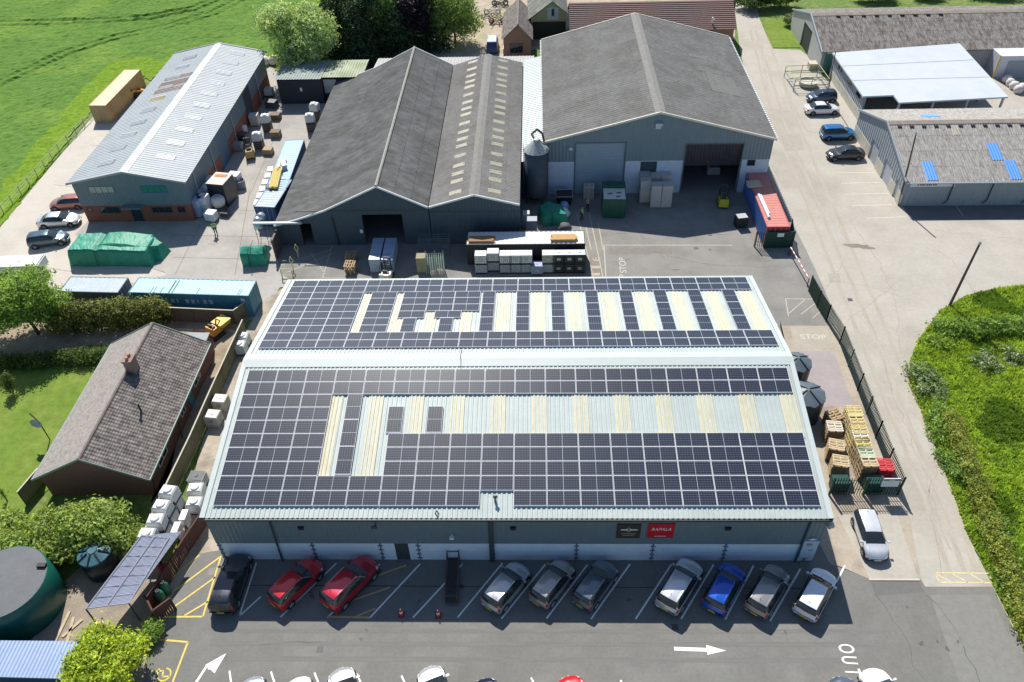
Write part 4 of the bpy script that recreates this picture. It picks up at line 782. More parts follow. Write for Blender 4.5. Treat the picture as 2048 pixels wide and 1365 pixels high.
for i in range(9): b.box(-.9+i*.24, -.06, .17, -.9+i*.24+(.16 if i % 3 else .1), -.054, .36)
b.build('lettering', BLACK, s)
E_ = thing('canopy_building', 'flat white panel roof canopy building between the two lichen roofed barns', 'canopy', (66.0, 65.6))
b = MB()
roofp = [(0, 16.0), (19, 18.6), (18.3, 1.0), (4.0, -.2), (4.0, 2.0), (0, 1.8)]
b.prism([(x, y) for x, y in roofp], 3.35, 3.55); 
b.build('roof', mat('white_panel_roof', (.55, .58, .61), .4, .04, .6, col2=(.50, .54, .58), fac=.4, fscale=.2), E_)
b = MB()
for f in (.34, .67): slab(b, (.02, 1.8+14.2*f, 3.553), (18.6, 1.2+17.2*f, 3.553), .1, .02)
b.build('roof_seam', mat('seam_grey', (.30, .32, .33), .6, .05, 2), E_)
b = MB(); gwall(b, 'x', .3, .25, [(1.8, 3.35), (15.8, 3.35)], 1.3); gwall(b, 'y', 15.9, .2, [(.3, 3.35), (18, 3.35)]); b.build('wall', mat('blue_grey_render', (.27, .31, .34), .7, .08, 1.5, clad=(.6, 'h')), E_)
b = MB(); gwall(b, 'x', .26, .25, [(1.8, 1.298), (15.8, 1.298)]); b.build('plinth', mat('cream_plinth', (.56, .54, .46), .8, .15, 2), E_)
for y in (3.2, 7.2, 11.6): panel(E_, 'window', 'x', .3, y, y+1.6, 2.5, 3.0, -1, GLASS)
for x, y in ((4.3, .1), (8.8, .5), (13.3, .8), (18, 1.2), (18.3, 7), (18.6, 12.5)): b = MB(); b.box(x-.12, y-.12+.2, 0, x+.12, y+.12+.2, 3.35); b.build('column', mat('pale_column', (.5, .52, .54), .5, .05, 2), E_)
G_ = thing('barn', 'long brown stained roof barn across the top right with a pale gable and dark doorway', 'barn', (65.1, 83.0))
LG, WG = 62, 17.3; yg = 8.4
b = MB(); pg = [(0, 3.1), (yg, 5.5), (WG, 3.0)]; gwall(b, 'x', 0, .25, pg, 0, [(6.2, 10.8, 0, 3.6)]); gwall(b, 'y', 0, .25, [(.25, 3.1), (LG, 3.1)]); gwall(b, 'y', WG-.25, .25, [(.25, 3), (LG, 3)]); b.build('wall', mat('pale_grey_render', (.42, .42, .40), .8, .12, 1.5), G_)
panel(G_, 'sliding_door', 'x', .18, 6.2, 10.8, .02, 3.6, -1, mat('black_door', (.03, .04, .045), .6, .1, 2), .05)
LICH = mat('brown_lichen_roof', (.235, .22, .20), .95, .45, 3.2, .4, 12, col2=(.13, .105, .09), fac=.5, fscale=1.1, stretch=(2, .55, 1))
xroof(G_, -.2, 3.1, yg, 5.55, LG, LICH, .3); xroof(G_, WG+.2, 3.0, yg, 5.55, LG, LICH, .3)
b = MB(); b.quad((-.2, yg-.6, 5.46), (LG, yg-.6, 5.46), (LG, yg, 5.7), (-.2, yg, 5.7)); b.quad((-.2, yg, 5.7), (LG, yg, 5.7), (LG, yg+.6, 5.48), (-.2, yg+.6, 5.48)); b.build('ridge_cap', mat('stained_ridge', (.33, .28, .23), .95, .2, 1.5), G_)
b = MB(); slab(b, (-.15, -.2, 3.05), (-.15, yg, 5.55), .12, .22); slab(b, (-.15, yg, 5.55), (-.15, WG+.2, 2.95), .12, .22); b.build('verge_trim', mat('blue_verge', (.40, .46, .50), .5, .06, 2), G_)
b = MB()
for k in range(9): b.box(3.5+k*1.9, yg-.95, 5.40, 4.1+k*1.9, yg-.62, 5.52)
b.build('ridge_vent', BLACK, G_)
# ------------------------------------------------------------------ bungalow
bx0, bx1, by0, by1, bxr = -15.35, -7.1, 6.0, 21.0, -11.2
H = thing('bungalow', 'brick bungalow with mottled brown tiled roof and a chimney', 'bungalow', (bx0, by0))
hw, hl, hr = bx1-bx0, by1-by0, bxr-bx0
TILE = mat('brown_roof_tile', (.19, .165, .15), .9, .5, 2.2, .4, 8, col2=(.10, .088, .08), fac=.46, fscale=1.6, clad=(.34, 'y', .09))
TILE_LIT = mat('lit_roof_tile', (.30, .27, .245), .9, .3, 5, .3, 8, col2=(.24, .21, .185), fac=.45, fscale=2)  # same roof tile, made paler for the sunlit left slope
b = MB(); ph = [(0, 2.5), (hr, 4.7), (hw, 2.5)]; gwall(b, 'y', 0, .25, ph); gwall(b, 'y', hl-.25, .25, ph); gwall(b, 'x', 0, .25, [(.25, 2.5), (hl-.25, 2.5)]); gwall(b, 'x', hw-.25, .25, [(.25, 2.5), (hl-.25, 2.5)]); b.build('wall', DBRICK, H)
def tiles(parent, x0, z0, x1, z1, y0, y1, m, rows, name='roof_slope'):
    """stepped courses of tiles"""
    b = MB(); rows = int(rows*1.5)
    for r in range(rows):
        a0, a1 = r/rows, (r+1)/rows; xa, xb = x0+(x1-x0)*a0, x0+(x1-x0)*a1; za, zb = z0+(z1-z0)*a0, z0+(z1-z0)*a1
        b.quad((xa, y0, za+.045), (xa, y1, za+.045), (xb, y1, zb+.01), (xb, y0, zb+.01)); b.quad((xa, y0, za-.0), (xa, y1, za-.0), (xa, y1, za+.045), (xa, y0, za+.045))
    return b.build(name, m, parent)
tiles(H, -.45, 2.35, hr, 4.8, -.35, hl+.3, TILE_LIT, 17); tiles(H, hw+.45, 2.35, hr, 4.8, -.35, hl+.3, TILE, 17)
b = MB(); b.bar((hr, -.36, 4.82), (hr, hl+.3, 4.82), .13, 0, 6); b.build('ridge_tiles', mat('pale_ridge_tiles', (.25, .20, .17), .9, .2, 3), H)
b = MB(); GF = mat('green_grey_fascia', (.20, .27, .24), .5, .08, 3)
for y in (-.38, hl+.32): slab(b, (-.5, y, 2.22), (hr, y, 4.72), .06, .2); slab(b, (hr, y, 4.72), (hw+.5, y, 2.22), .06, .2)
b.box(-.56, -.35, 2.2, -.46, hl+.3, 2.36); b.box(hw+.46, -.35, 2.2, hw+.56, hl+.3, 2.36); b.build('fascia', GF, H)
ch = MB(); cx, cy = hr+.35, 9.6; ch.box(cx-.36, cy-.45, 4.0, cx+.36, cy+.45, 5.75); ch.box(cx-.43, cy-.52, 5.75, cx+.43, cy+.52, 5.9); c_ = ch.build('chimney', mat('dull_chimney_brick', (.30, .20, .16), .9, .25, 6, .3, 20), H)
b = MB(); b.bar((cx, cy-.2, 5.9), (cx, cy-.2, 6.15), .15, 0, 10, .12); b.bar((cx, cy+.25, 5.9), (cx, cy+.25, 6.12), .15, 0, 10, .12); b.build('chimney_pot', mat('terracotta', (.42, .22, .14), .8, .15, 5), c_)
b = MB(); b.bar((hr+2.2, 5.6, 3.4), (hr+2.2, 5.6, 4.5), .08, 0, 8); b.bar((hr+2.2, 5.6, 4.5), (hr+2.2, 5.6, 4.6), .13, 0, 8); b.build('vent_pipe', BLACK, H)
b = MB(); b.bar((hw+.5, 6.0, 2.2), (hw+.3, 5.9, .1), .05, 0, 6); b.bar((hw+.5, .1, 2.2), (hw+.05, .1, .1), .05, 0, 6); b.build('downpipe', BLACK, H)
for y0, y1 in ((2.0, 3.8), (7.4, 8.4), (11, 12.6)): window(H, 'x', hw, y0, y1, .9, 2.0, 1, 2)
panel(H, 'door', 'x', hw, 9.3, 10.2, 0, 2.0, 1, mat('turquoise_door', (.04, .22, .30), .5, .1, 3))
b = MB(); b.box(hw-2.2, hl+.4, 2.1, hw-.1, hl+1.9, 2.25); b.build('flat_roof', mat('grey_felt', (.33, .34, .35), .8, .1, 2), H)
b = MB(); b.box(hw-2.1, hl+.02, 0, hw-.2, hl+1.8, 2.1); b.build('porch', DBRICK, H)
# ------------------------------------------------------------------ buildings at the top centre
Ct = thing('cottage', 'small brick cottage with steep brown tiled roof and orange gable', 'cottage', (18.3, 91.0))
b = MB(); pc = [(0, 2.8), (2.3, 4.9), (4.3, 2.8)]; gwall(b, 'y', 0, .25, pc); gwall(b, 'y', 11, .25, pc); gwall(b, 'x', 0, .25, [(.25, 2.8), (11, 2.8)]); gwall(b, 'x', 4.05, .25, [(.25, 2.8), (11, 2.8)]); b.build('wall', mat('orange_brick', (.36, .19, .13), .9, .25, 6, .3, 20), Ct)
tiles(Ct, -.3, 2.6, 2.3, 5.0, -.3, 11.4, TILE, 9); tiles(Ct, 4.6, 2.6, 2.3, 5.0, -.3, 11.4, TILE, 9); b = MB(); b.bar((2.3, -.3, 5.02), (2.3, 11.4, 5.02), .12, 0, 6); b.build('ridge_tiles', mat('pale_ridge_tiles', (.25, .20, .17), .9, .2, 3), Ct)
window(Ct, 'y', 0, 1.0, 3.0, .5, 2.0, -1, 3, DKGREY)
Yb = thing('barn', 'barn with yellow and white boarded gable above a black opening, behind the cottage', 'barn', (22.6, 97.2))
b = MB(); py_ = [(0, 3.6), (3.4, 6.1), (5.6, 4.4)]; gwall(b, 'y', 0, .25, py_, 3.0); gwall(b, 'x', 0, .25, [(.25, 3.6), (18, 3.6)]); b.build('wall', mat('yellow_boarding', (.38, .34, .19), .8, .12, 1, clad=(.4, 'h')), Yb)
panel(Yb, 'white_boarding', 'y', 0, 2.6, 4.4, 3.3, 5.2, -1, mat('off_white_board', (.45, .46, .48), .7, .1, 2)); panel(Yb, 'loading_door', 'y', -.06, 3.3, 3.7, 3.9, 5.0, -1, BLACK)
b = MB(); b.box(-.2, .4, 0, 5.6, .6, 3.0); b.build('dark_opening', BLACK, Yb)
cover(Yb, [(-.6, 3.35), (3.4, 6.25), (5.9, 4.3)], -.3, 18, mat('mossy_barn_roof', (.20, .205, .175), .95, .3, 1.5, col2=(.30, .29, .26), fac=.45, fscale=.5), pitch=.4)
Hs = thing('house', 'long low house with striped brown tiled roof behind the big shed', 'house', (28.9, 92.6))
b = MB(); gwall(b, 'y', 0, .25, [(0, 3.2), (25.2, 3.2)]); gwall(b, 'x', 0, .25, [(.25, 3.2), (4.6, 5.7), (9, 3.2)]); gwall(b, 'x', 24.95, .25, [(.25, 3.2), (4.6, 5.7), (9, 3.2)]); b.build('wall', mat('orange_brick', (.36, .19, .13), .9, .25, 6, .3, 20), Hs)
HT = mat('red_brown_tile', (.21, .135, .118), .9, .15, 3, .2, 8)
for s_ in (0, 1):
    b = MB(); rows = 15
    for r in range(rows):
        f0, f1 = r/rows, (r+1)/rows; y0 = -.4+5*f0 if s_ == 0 else 9.6-5*f0; y1 = -.4+5*f1 if s_ == 0 else 9.6-5*f1; z0, z1 = 3.1+2.75*f0, 3.1+2.75*f1
        b.quad((-.3, y0, z0+.1), (25.5, y0, z0+.1), (25.5, y1, z1+.01), (-.3, y1, z1+.01)); b.quad((-.3, y0, z0), (25.5, y0, z0), (25.5, y0, z0+.1), (-.3, y0, z0+.1))
    b.build('roof_slope', HT, Hs)
b = MB(); b.bar((21.8, .7, 3.6), (21.8, .7, 4.6), .12, 0, 8); b.bar((21.8, .7, 4.3), (22.2, .7, 4.3), .05, 0, 6); b.build('flue', WHITE, Hs)
# ------------------------------------------------------------------ vehicles
def cr(p0, p1, p2, p3, t):
    return .5*((2*p1)+(-p0+p2)*t+(2*p0-5*p1+4*p2-p3)*t*t+(-p0+3*p1-3*p2+p3)*t**3)
STY = {  # stations rear -> front: x, half width, sill, belt, top, top half width
 'hatch': [(0, .80, .34, .58, .66, .72), (.022, .94, .24, .92, 1.0, .80), (.085, .985, .22, .95, .965, .68), (.34, 1, .22, .94, 1.0, .69), (.56, 1, .22, .93, .965, .66), (.75, .99, .22, .92, .99, .80), (.90, .96, .22, .80, .86, .80), (.975, .88, .26, .60, .68, .72), (1, .74, .34, .48, .54, .62)],
 'saloon': [(0, .80, .34, .58, .66, .72), (.022, .94, .24, .88, .95, .80), (.13, .985, .22, .93, 1.02, .80), (.28, 1, .22, .94, .965, .65), (.42, 1, .22, .94, 1.0, .68), (.56, 1, .22, .93, .965, .65), (.74, .99, .22, .90, .96, .80), (.90, .96, .22, .78, .84, .80), (.975, .88, .26, .60, .66, .72), (1, .74, .34, .48, .54, .62)],
 'suv': [(0, .84, .40, .66, .74, .76), (.016, .95, .30, 1.06, 1.12, .82), (.075, .99, .28, 1.09, .96, .70), (.32, 1, .28, 1.08, 1.0, .72), (.57, 1, .28, 1.06, .965, .70), (.74, .99, .28, 1.04, 1.10, .82), (.91, .97, .28, .93, 1.0, .83), (.98, .90, .32, .70, .80, .76), (1, .80, .40, .56, .64, .68)],
}
def paint(name, col, metal=.35): return mat('car_paint_'+name, col, .30, .03, 3, metal=min(.75, metal*1.7), coat=1.0)
TYRE, RIM, TAIL, HEAD, PLATEY = RUBBER, mat('alloy_rim', (.5, .5, .52), .35, .1, 6, metal=.5), mat('tail_lamp', (.5, .01, .015), .2, .1, 4), mat('head_lamp', (.65, .67, .7), .1, .05, 4), mat('yellow_plate', (.65, .48, .05), .4, .05, 4)
CGLASS = mat('car_glass', (.022, .030, .034), .05, .2, 2, spec=.9)
def car(label, c, rz, L_, Wd, Hh, style, pm, rails=False, group='cars parked along the warehouse front', sub=4, plate=True):
    t = thing('car', label, 'car', c, rz, group); st = STY[style]; n = len(st); hw = Wd/2
    i_rr, i_rf = (3, 5) if style == 'saloon' else (2, 4)
    def sec(q):
        x, w, s, be, tp, wt = q; cab = tp <= 1.0 and style != 'x' and be > .7 and q in st[i_rr:i_rf+1]
        T = tp*Hh if cab else tp; w_ = w*hw
        rf_, ff_ = max(0, 1-x/.22), max(0, (x-.72)/.28); bx_ = lambda y: x*L_-L_/2+(.17*rf_-.30*ff_)*(y/hw)**2
        return [Vector((bx_(y), y, z)) for y, z in ((w_*.86, s), (w_*.985, s+.13), (w_, (s+be)/2+.06), (w_*.965, be), (wt*hw, T-.05*(1 if cab else .6)), (wt*hw*.78, T), (0, T+.025))]
    secs = [sec(q) for q in st]; G = []
    for i in range(n-1):
        for a in range(sub):
            u = a/sub; row = []
            for j in range(7): row.append(cr(secs[max(i-1, 0)][j], secs[i][j], secs[i+1][j], secs[min(i+2, n-1)][j], u))
            G.append((i+u, row))
    G.append((n-1, secs[-1])); F2 = []
    for s_, row in G:
        r = []
        for j in range(6):
            for a in range(sub): r.append((j+a/sub, cr(row[max(j-1, 0)], row[j], row[j+1], row[min(j+2, 6)], a/sub)))
        r.append((6, row[6])); F2.append((s_, r))
    parts = {}
    def cls(s_, j, sg):
        if i_rf+.12 < s_ < i_rf+.95 and j > 4.05: return 'windscreen'
        if i_rr-.88 < s_ < i_rr-.1 and j > 4.05: return 'rear_window'
        if 3.1 < j < 3.95:
            if i_rr-.55 < s_ < i_rr+.95 and s_ < i_rf-1: return 'side_window', sg, 0
            if i_rf-.88 < s_ < i_rf+.72: return 'side_window', sg, 1
        if n-2.75 < s_ < n-1.9 and 2.5 < j < 4: return 'headlight', sg
        if .55 < s_ < 1.35 and 2.2 < j < 3.8: return 'taillight', sg
        return 'body'
    body = MB(); k = len(F2[0][1])
    for sg in (1, -1):
        off = len(body.v)
        for s_, r in F2: body.v += [(p.x, p.y*sg, p.z) for _, p in r]
        for a in range(len(F2)-1):
            for e in range(k-1):
                f = [off+a*k+e, off+(a+1)*k+e, off+(a+1)*k+e+1, off+a*k+e+1]; f = f if sg > 0 else f[::-1]
                sm, jm = (F2[a][0]+F2[a+1][0])/2, (F2[a][1][e][0]+F2[a][1][e+1][0])/2; key = cls(sm, jm, sg)
                if key == 'body': body.f.append(f); body.m.append(0)
                else:
                    q = parts.setdefault(key, MB()); q.add([body.v[v] for v in f], [(0, 1, 2, 3)])
        for a, rev in ((0, sg > 0), (len(F2)-1, sg < 0)):
            idx = [off+a*k+e for e in range(k)]
            body.v.append((body.v[idx[0]][0], 0, .4)); c_ = len(body.v)-1
            for e in range(k-1): f = [idx[e], idx[e+1], c_]; body.f.append(f if not rev else f[::-1]); body.m.append(0)
    body.box(-L_*.46, -hw*.84, .2, L_*.46, hw*.84, .42, 1)
    wr = .35 if style == 'suv' else .32; xs = (-L_*.305, L_*.315)
    for x in xs:
        for sg in (1, -1): body.lathe([(0, sg*(hw+.006)), (wr+.07, sg*(hw+.006)), (wr+.07, sg*(hw-.2))], (x, 0, wr+.01), 20, 1, 'y')
    if style == 'suv':
        for sg in (1, -1): body.box(-L_*.46, sg*hw*.99-.03, .27, L_*.46, sg*hw*.99+.012, .38, 1)
    bo = body.build('body', [pm, BLACK], t, smooth=True)
    bm = bmesh.new(); bm.from_mesh(bo.data); bmesh.ops.remove_doubles(bm, verts=bm.verts, dist=.0008); bm.to_mesh(bo.data); bm.free()
    for key, q in parts.items():
        nm = key if isinstance(key, str) else key[0]; m_ = {'headlight': HEAD, 'taillight': TAIL}.get(nm, CGLASS)
        po = q.build(nm, m_, t, smooth=True); bm = bmesh.new(); bm.from_mesh(po.data); bmesh.ops.remove_doubles(bm, verts=bm.verts, dist=.0008); bm.to_mesh(po.data); bm.free()
    for x in xs:
        for sg in (1, -1):
            y = sg*(hw-.09); b = MB(); b.lathe([(.2, -.105), (wr-.03, -.11), (wr, -.06), (wr, .06), (wr-.03, .11), (.2, .105)], (0, 0, 0), 20, 0, 'y'); wo = b.build('wheel', TYRE, t, loc=(x, y, wr))
            b = MB(); b.lathe([(0, sg*.09), (.06, sg*.095), (.09, sg*.07), (.2, sg*.10), (.215, sg*.105)], (0, 0, 0), 20, 0, 'y')
            for a in range(5): an = a*2*math.pi/5; b.bar((0, sg*.1, 0), (.2*math.cos(an), sg*.105, .2*math.sin(an)), .025, 0, 4)
            b.build('rim', RIM, wo)
    for sg in (1, -1):
        b = MB(); b.cbox((st[i_rf+1][0]*L_-L_/2-.18, sg*(hw+.08), secs[i_rf][3].z+.06), (.12, .2, .13)); b.build('wing_mirror', pm, t)
    if plate:
        z = .78 if style == 'suv' else .62; b = MB(); b.box(-L_/2-.012, -.25, z-.16, -L_/2+.03, .25, z-.05); b.build('number_plate', PLATEY, t); b = MB(); b.box(L_/2-.03, -.25, .40, L_/2+.012, .25, .5); b.build('number_plate', WHITE, t)
    if rails:
        for sg in (1, -1): b = MB(); b.bar((-L_*.34, sg*hw*.66, Hh+.03), (L_*.06, sg*hw*.66, Hh+.03), .025, 0, 5); b.build('roof_rail', RIM, t)
    b = MB(); b.bar((-L_*.33, 0, Hh-.02), (-L_*.36, 0, Hh+.1), .018, 0, 5); b.build('aerial', BLACK, t)
    return t
def by_rear(px, p, q, L_, z=0.0):
    d = (Vector(at2(*q))-Vector(at2(*p))).normalized(); r = Vector(at2(*px)); c = r+d*L_/2; return (c.x, c.y, .02), math.atan2(d.y, d.x)
def park(label, px, p, q, L_, Wd, Hh, style, pm, **k):
    c, rz = by_rear(px, p, q, L_); return car(label, c, rz, L_, Wd, Hh, style, pm, **k)
BLK, REDC, MARO, GREY, SILV, BLUE, WHT, DGR = paint('black', (.028, .032, .045), .4), paint('red', (.66, .014, .022), .15), paint('ruby', (.56, .016, .045), .3), paint('grey', (.52, .53, .55)), paint('silver', (.66, .67, .69)), paint('blue', (.012, .10, .55), .3), paint('white', (.75, .76, .77), .05), paint('graphite', (.14, .17, .21))
park('black estate car with tall red tail lamps at the left end of the front row', (446, 1237), (479, 1233), (513, 1126), 4.7, 1.86, 1.62, 'suv', BLK)
park('bright red hatchback between the black estate and the ruby red car', (549, 1219), (561, 1235), (673, 1127), 4.3, 1.8, 1.5, 'hatch', REDC)
park('ruby red crossover with silver roof rails beside the yellow hatching', (655, 1223), (561, 1235), (673, 1127), 4.6, 1.88, 1.66, 'suv', MARO, rails=True)
park('grey hatchback nearest the rusty trolley in the front row', (977, 1226), (1003, 1238), (1091, 1129), 4.15, 1.8, 1.55, 'hatch', GREY)
park('dull brown grey hatchback in the middle of the three grey cars', (1072, 1217), (1093, 1238), (1175, 1130), 4.0, 1.74, 1.5, 'hatch', paint('bronze', (.40, .385, .36)))
park('dark graphite hatchback next to the empty bay in the front row', (1158, 1221), (1182, 1239), (1260, 1129), 4.1, 1.8, 1.45, 'hatch', DGR)
park('tall silver car with red rear lamps to the right of the empty bay', (1327, 1230), (1362, 1239), (1427, 1130), 4.55, 1.84, 1.70, 'suv', SILV, rails=True)
park('bright blue hatchback between the tall silver car and a dark grey one', (1420, 1231), (1450, 1240), (1507, 1132), 4.2, 1.8, 1.5, 'hatch', BLUE)
park('charcoal hatchback between the blue car and the white car', (1504, 1236), (1540, 1243), (1601, 1138), 4.4, 1.82, 1.5, 'hatch', paint('charcoal', (.33, .32, .31)))
park('white hatchback at the right end of the front row', (1602, 1242), (1632, 1244), (1690, 1131), 4.3, 1.8, 1.48, 'hatch', WHT)
c = at(1736, 1080); q = Vector(at2(1750, 1120))-Vector(at2(1720, 1032)); car('silver white hatchback parked alone on the pad by the right corner, nose to the camera', (c.x, c.y, .016), math.atan2(q.y, q.x), 4.1, 1.74, 1.42, 'hatch', paint('silver_white', (.72, .73, .75), .2), group='cars around the site')
GB = 'cars along the bottom of the car park'
def nose(label, px, L_, Wd, Hh, style, pm, lean=(467, 1400, 459, 1342), **k):
    d = (Vector(at2(*lean[2:]))-Vector(at2(*lean[:2]))).normalized(); c = Vector(at2(*px))-d*L_/2; return car(label, (c.x, c.y, .02), math.atan2(d.y, d.x), L_, Wd, Hh, style, pm, group=GB, plate=True, **k)
nose('silver blue car showing only the tip of its bonnet, leftmost at the bottom edge', (505, 1364), 4.2, 1.78, 1.5, 'hatch', paint('ice_blue', (.48, .54, .62)))
nose('white car showing its bonnet tip, second along the bottom edge', (597, 1364), 4.3, 1.78, 1.5, 'hatch', WHT)
nose('pale silver car with bonnet and windscreen base in view left of the arrow bay', (682, 1345), 4.3, 1.8, 1.5, 'hatch', paint('pale_silver', (.62, .64, .66)))
nose('silver car with bonnet in view near the middle of the bottom edge', (857, 1342), 4.3, 1.8, 1.5, 'hatch', SILV)
nose('dark blue car just showing its bonnet right of the middle silver car', (962, 1367), 4.2, 1.78, 1.5, 'hatch', paint('navy', (.02, .03, .07)))
nose('red car just showing its bonnet at the bottom edge', (1130, 1362), 4.2, 1.78, 1.5, 'hatch', REDC)
nose('dark car with pale screen left of the white car by the OUT lettering', (1668, 1362), 4.2, 1.76, 1.5, 'hatch', DGR, lean=(1690, 1400, 1664, 1350))
nose('white car at the bottom right just below the OUT lettering', (1728, 1347), 4.4, 1.8, 1.5, 'hatch', WHT, lean=(1775, 1400, 1740, 1350))
GP = 'cars parked by the lane'
def lanecar(label, px, face, L_, Wd, Hh, style, pm, tilt=2, g=GP):
    c = at(*px); return car(label, (c.x, c.y, .006), R(tilt)+(math.pi if face == 'l' else 0), L_, Wd, Hh, style, pm, group=g)
lanecar('dark blue hatchback nearest the green framed cage beside the lane', (1641, 202), 'l', 4.2, 1.78, 1.5, 'hatch', paint('dark_blue', (.025, .05, .10)))
lanecar('white saloon parked with its nose to the canopy building', (1642, 226), 'r', 4.7, 1.82, 1.42, 'saloon', WHT)
lanecar('bright blue crossover nosed up to the white canopy wall', (1673, 276), 'r', 4.5, 1.86, 1.66, 'suv', paint('azure', (.01, .17, .42), .3))
lanecar('black saloon nearest the blue patched barn doors', (1688, 316), 'l', 4.7, 1.84, 1.45, 'saloon', paint('plum_black', (.025, .022, .035), .3))
GL = 'cars left of the long shed'
lanecar('rusty red car half hidden behind the corner of the long unit', (140, 414), 'l', 4.3, 1.76, 1.45, 'hatch', paint('rust_red', (.38, .13, .10), .2), 6, GL)
lanecar('pale silver saloon parked between the red car and the dark car', (122, 449), 'r', 4.8, 1.84, 1.40, 'saloon', paint('pale_silver', (.62, .64, .66)), 6, GL)
lanecar('dark teal hatchback parked at an angle left of the big green tarpaulin', (101, 487), 'r', 4.4, 1.8, 1.48, 'hatch', paint('teal', (.06, .11, .13)), 14, GL)
# white flatbed lorry at the left edge
c = at(48, 553); t = thing('lorry', 'white flat lorry parked behind the leafy tree at the left edge', 'lorry', (c.x, c.y), R(3))
b = MB(); b.box(-3.6, -1.1, .95, 2.6, 1.1, 1.9); b.build('body', mat('lorry_white', (.72, .72, .70), .5, .06, 2), t)
b = MB(); b.box(-3.5, -1.0, 1.902, 2.5, 1.0, 2.02)
for x in (-2.6, -1.2, .2, 1.6): b.box(x, -.15, 2.022, x+.3, .15, 2.06)
b.build('load_cover', mat('lorry_sheet', (.68, .68, .64), .6, .1, 2), t)
b = MB(); b.box(-5.4, -1.05, .5, -3.75, 1.05, 2.2, top=(.15, .08)); b.build('cab', WHITE, t); b = MB(); b.box(-5.42, -.9, 1.4, -5.36, .9, 2.0); b.build('windscreen', CGLASS, t)
for x in (-4.6, .4, 1.6):
    for y in (-1.0, 1.0): b = MB(); b.lathe([(0, -.13), (.42, -.13), (.45, -.08), (.45, .08), (.42, .13), (0, .13)], (x, y, .45), 18, 0, 'y'); b.build('wheel', TYRE, t)
# ------------------------------------------------------------------ people
SKIN = mat('skin', (.45, .28, .20), .6, .05, 4)
def person(label, px, rz, jacket, trousers, lean=0.0, stride=.22):
    c = at(*px); t = thing('person', label, 'person', (c.x, c.y, .012), rz)
    def skin(name, pts, edges, radii, m_, root=0):
        me = bpy.data.meshes.new(name); me.from_pydata(pts, edges, []); o = bpy.data.objects.new(name, me); COL.objects.link(o); o.parent = t
        bpy.context.view_layer.objects.active = o; md = o.modifiers.new('skin', 'SKIN'); sv = me.skin_vertices[0].data
        for i, r in enumerate(radii): sv[i].radius = (r, r)
        sv[root].use_root = True; s = o.modifiers.new('sub', 'SUBSURF'); s.levels = s.render_levels = 1
        dg = bpy.context.evaluated_depsgraph_get(); m2 = bpy.data.meshes.new_from_object(o.evaluated_get(dg)); o.modifiers.clear(); o.data = m2; m2.materials.clear(); m2.materials.append(m_)
        for f in m2.polygons: f.use_smooth = True; f.material_index = 0
        return o
    s = stride
    P_ = [(0, 0, .95), (.03, 0, 1.2), (.05, 0, 1.42), (.05, 0, 1.52), (.08, 0, 1.62), (.08, 0, 1.74),
          (0, .1, .9), (s*.6, .1, .5), (s*.5, .1, .1), (s*.5+.14, .1, .04), (0, -.1, .9), (-s*.3, -.1, .5), (-s, -.1, .1), (-s+.13, -.1, .04),
          (.05, .19, 1.42), (.0, .25, 1.15), (.16, .23, .93), (.22, .22, .86), (.05, -.19, 1.42), (-.02, -.25, 1.15), (.12, -.24, .92), (.18, -.23, .85)]
    E_ = [(0, 1), (1, 2), (2, 3), (3, 4), (4, 5), (0, 6), (6, 7), (7, 8), (8, 9), (0, 10), (10, 11), (11, 12), (12, 13), (2, 14), (14, 15), (15, 16), (16, 17), (2, 18), (18, 19), (19, 20), (20, 21)]
    rad = [.12, .11, .10, .045, .085, .075, .08, .058, .042, .04, .08, .058, .042, .04, .055, .042, .032, .03, .055, .042, .032, .03]
    skin('body', P_, E_, rad, SKIN)
    skin('jacket', [P_[0], P_[1], P_[2], P_[14], P_[15], P_[16], P_[18], P_[19], P_[20]], [(0, 1), (1, 2), (2, 3), (3, 4), (4, 5), (2, 6), (6, 7), (7, 8)], [.145, .14, .125, .075, .06, .05, .075, .06, .05], jacket)
    skin('trousers', [P_[0], P_[6], P_[7], P_[8], P_[10], P_[11], P_[12]], [(0, 1), (1, 2), (2, 3), (0, 4), (4, 5), (5, 6)], [.135, .10, .075, .06, .10, .075, .06], trousers)
    skin('hair', [(.06, 0, 1.70), (.05, 0, 1.77)], [(0, 1)], [.088, .075], mat('brown_hair', (.06, .04, .025), .8, .2, 8))
    for a in (9, 13): b = MB(); x, y, z = P_[a]; b.box(x-.16, y-.055, 0, x+.1, y+.055, .085, top=(.02, .01)); b.build('boot', BLACK, t)
    b = MB(); 
    for zz in (1.08, 1.24): b.lathe([(.152, zz), (.152, zz+.05)], (.02, 0, 0), 14)
    b.build('reflective_stripe', mat('reflective_tape', (.7, .72, .7), .3, .05, 4), t)
    return t
HIVIS = mat('lime_hi_vis', (.22, .75, .05), .7, .08, 6); HIVIS_SHADE = mat('shaded_hi_vis', (.18, .20, .08), .8, .15, 6); NAVY = mat('navy_trousers', (.02, .025, .04), .8, .15, 6)  # olive tone is the hi-vis with shade put into its colour
person('person in lime hi-vis jacket walking in sunlight beside the green skip', (1163, 440), R(20), HIVIS, NAVY)
person('person in hi-vis darkened to its shaded colour, standing in shade beside the pallet stack', (1175, 422), R(-100), HIVIS_SHADE, NAVY, stride=.1)
person('person in lime hi-vis and dark trousers walking past the long unit', (433, 470), R(-60), HIVIS, NAVY)
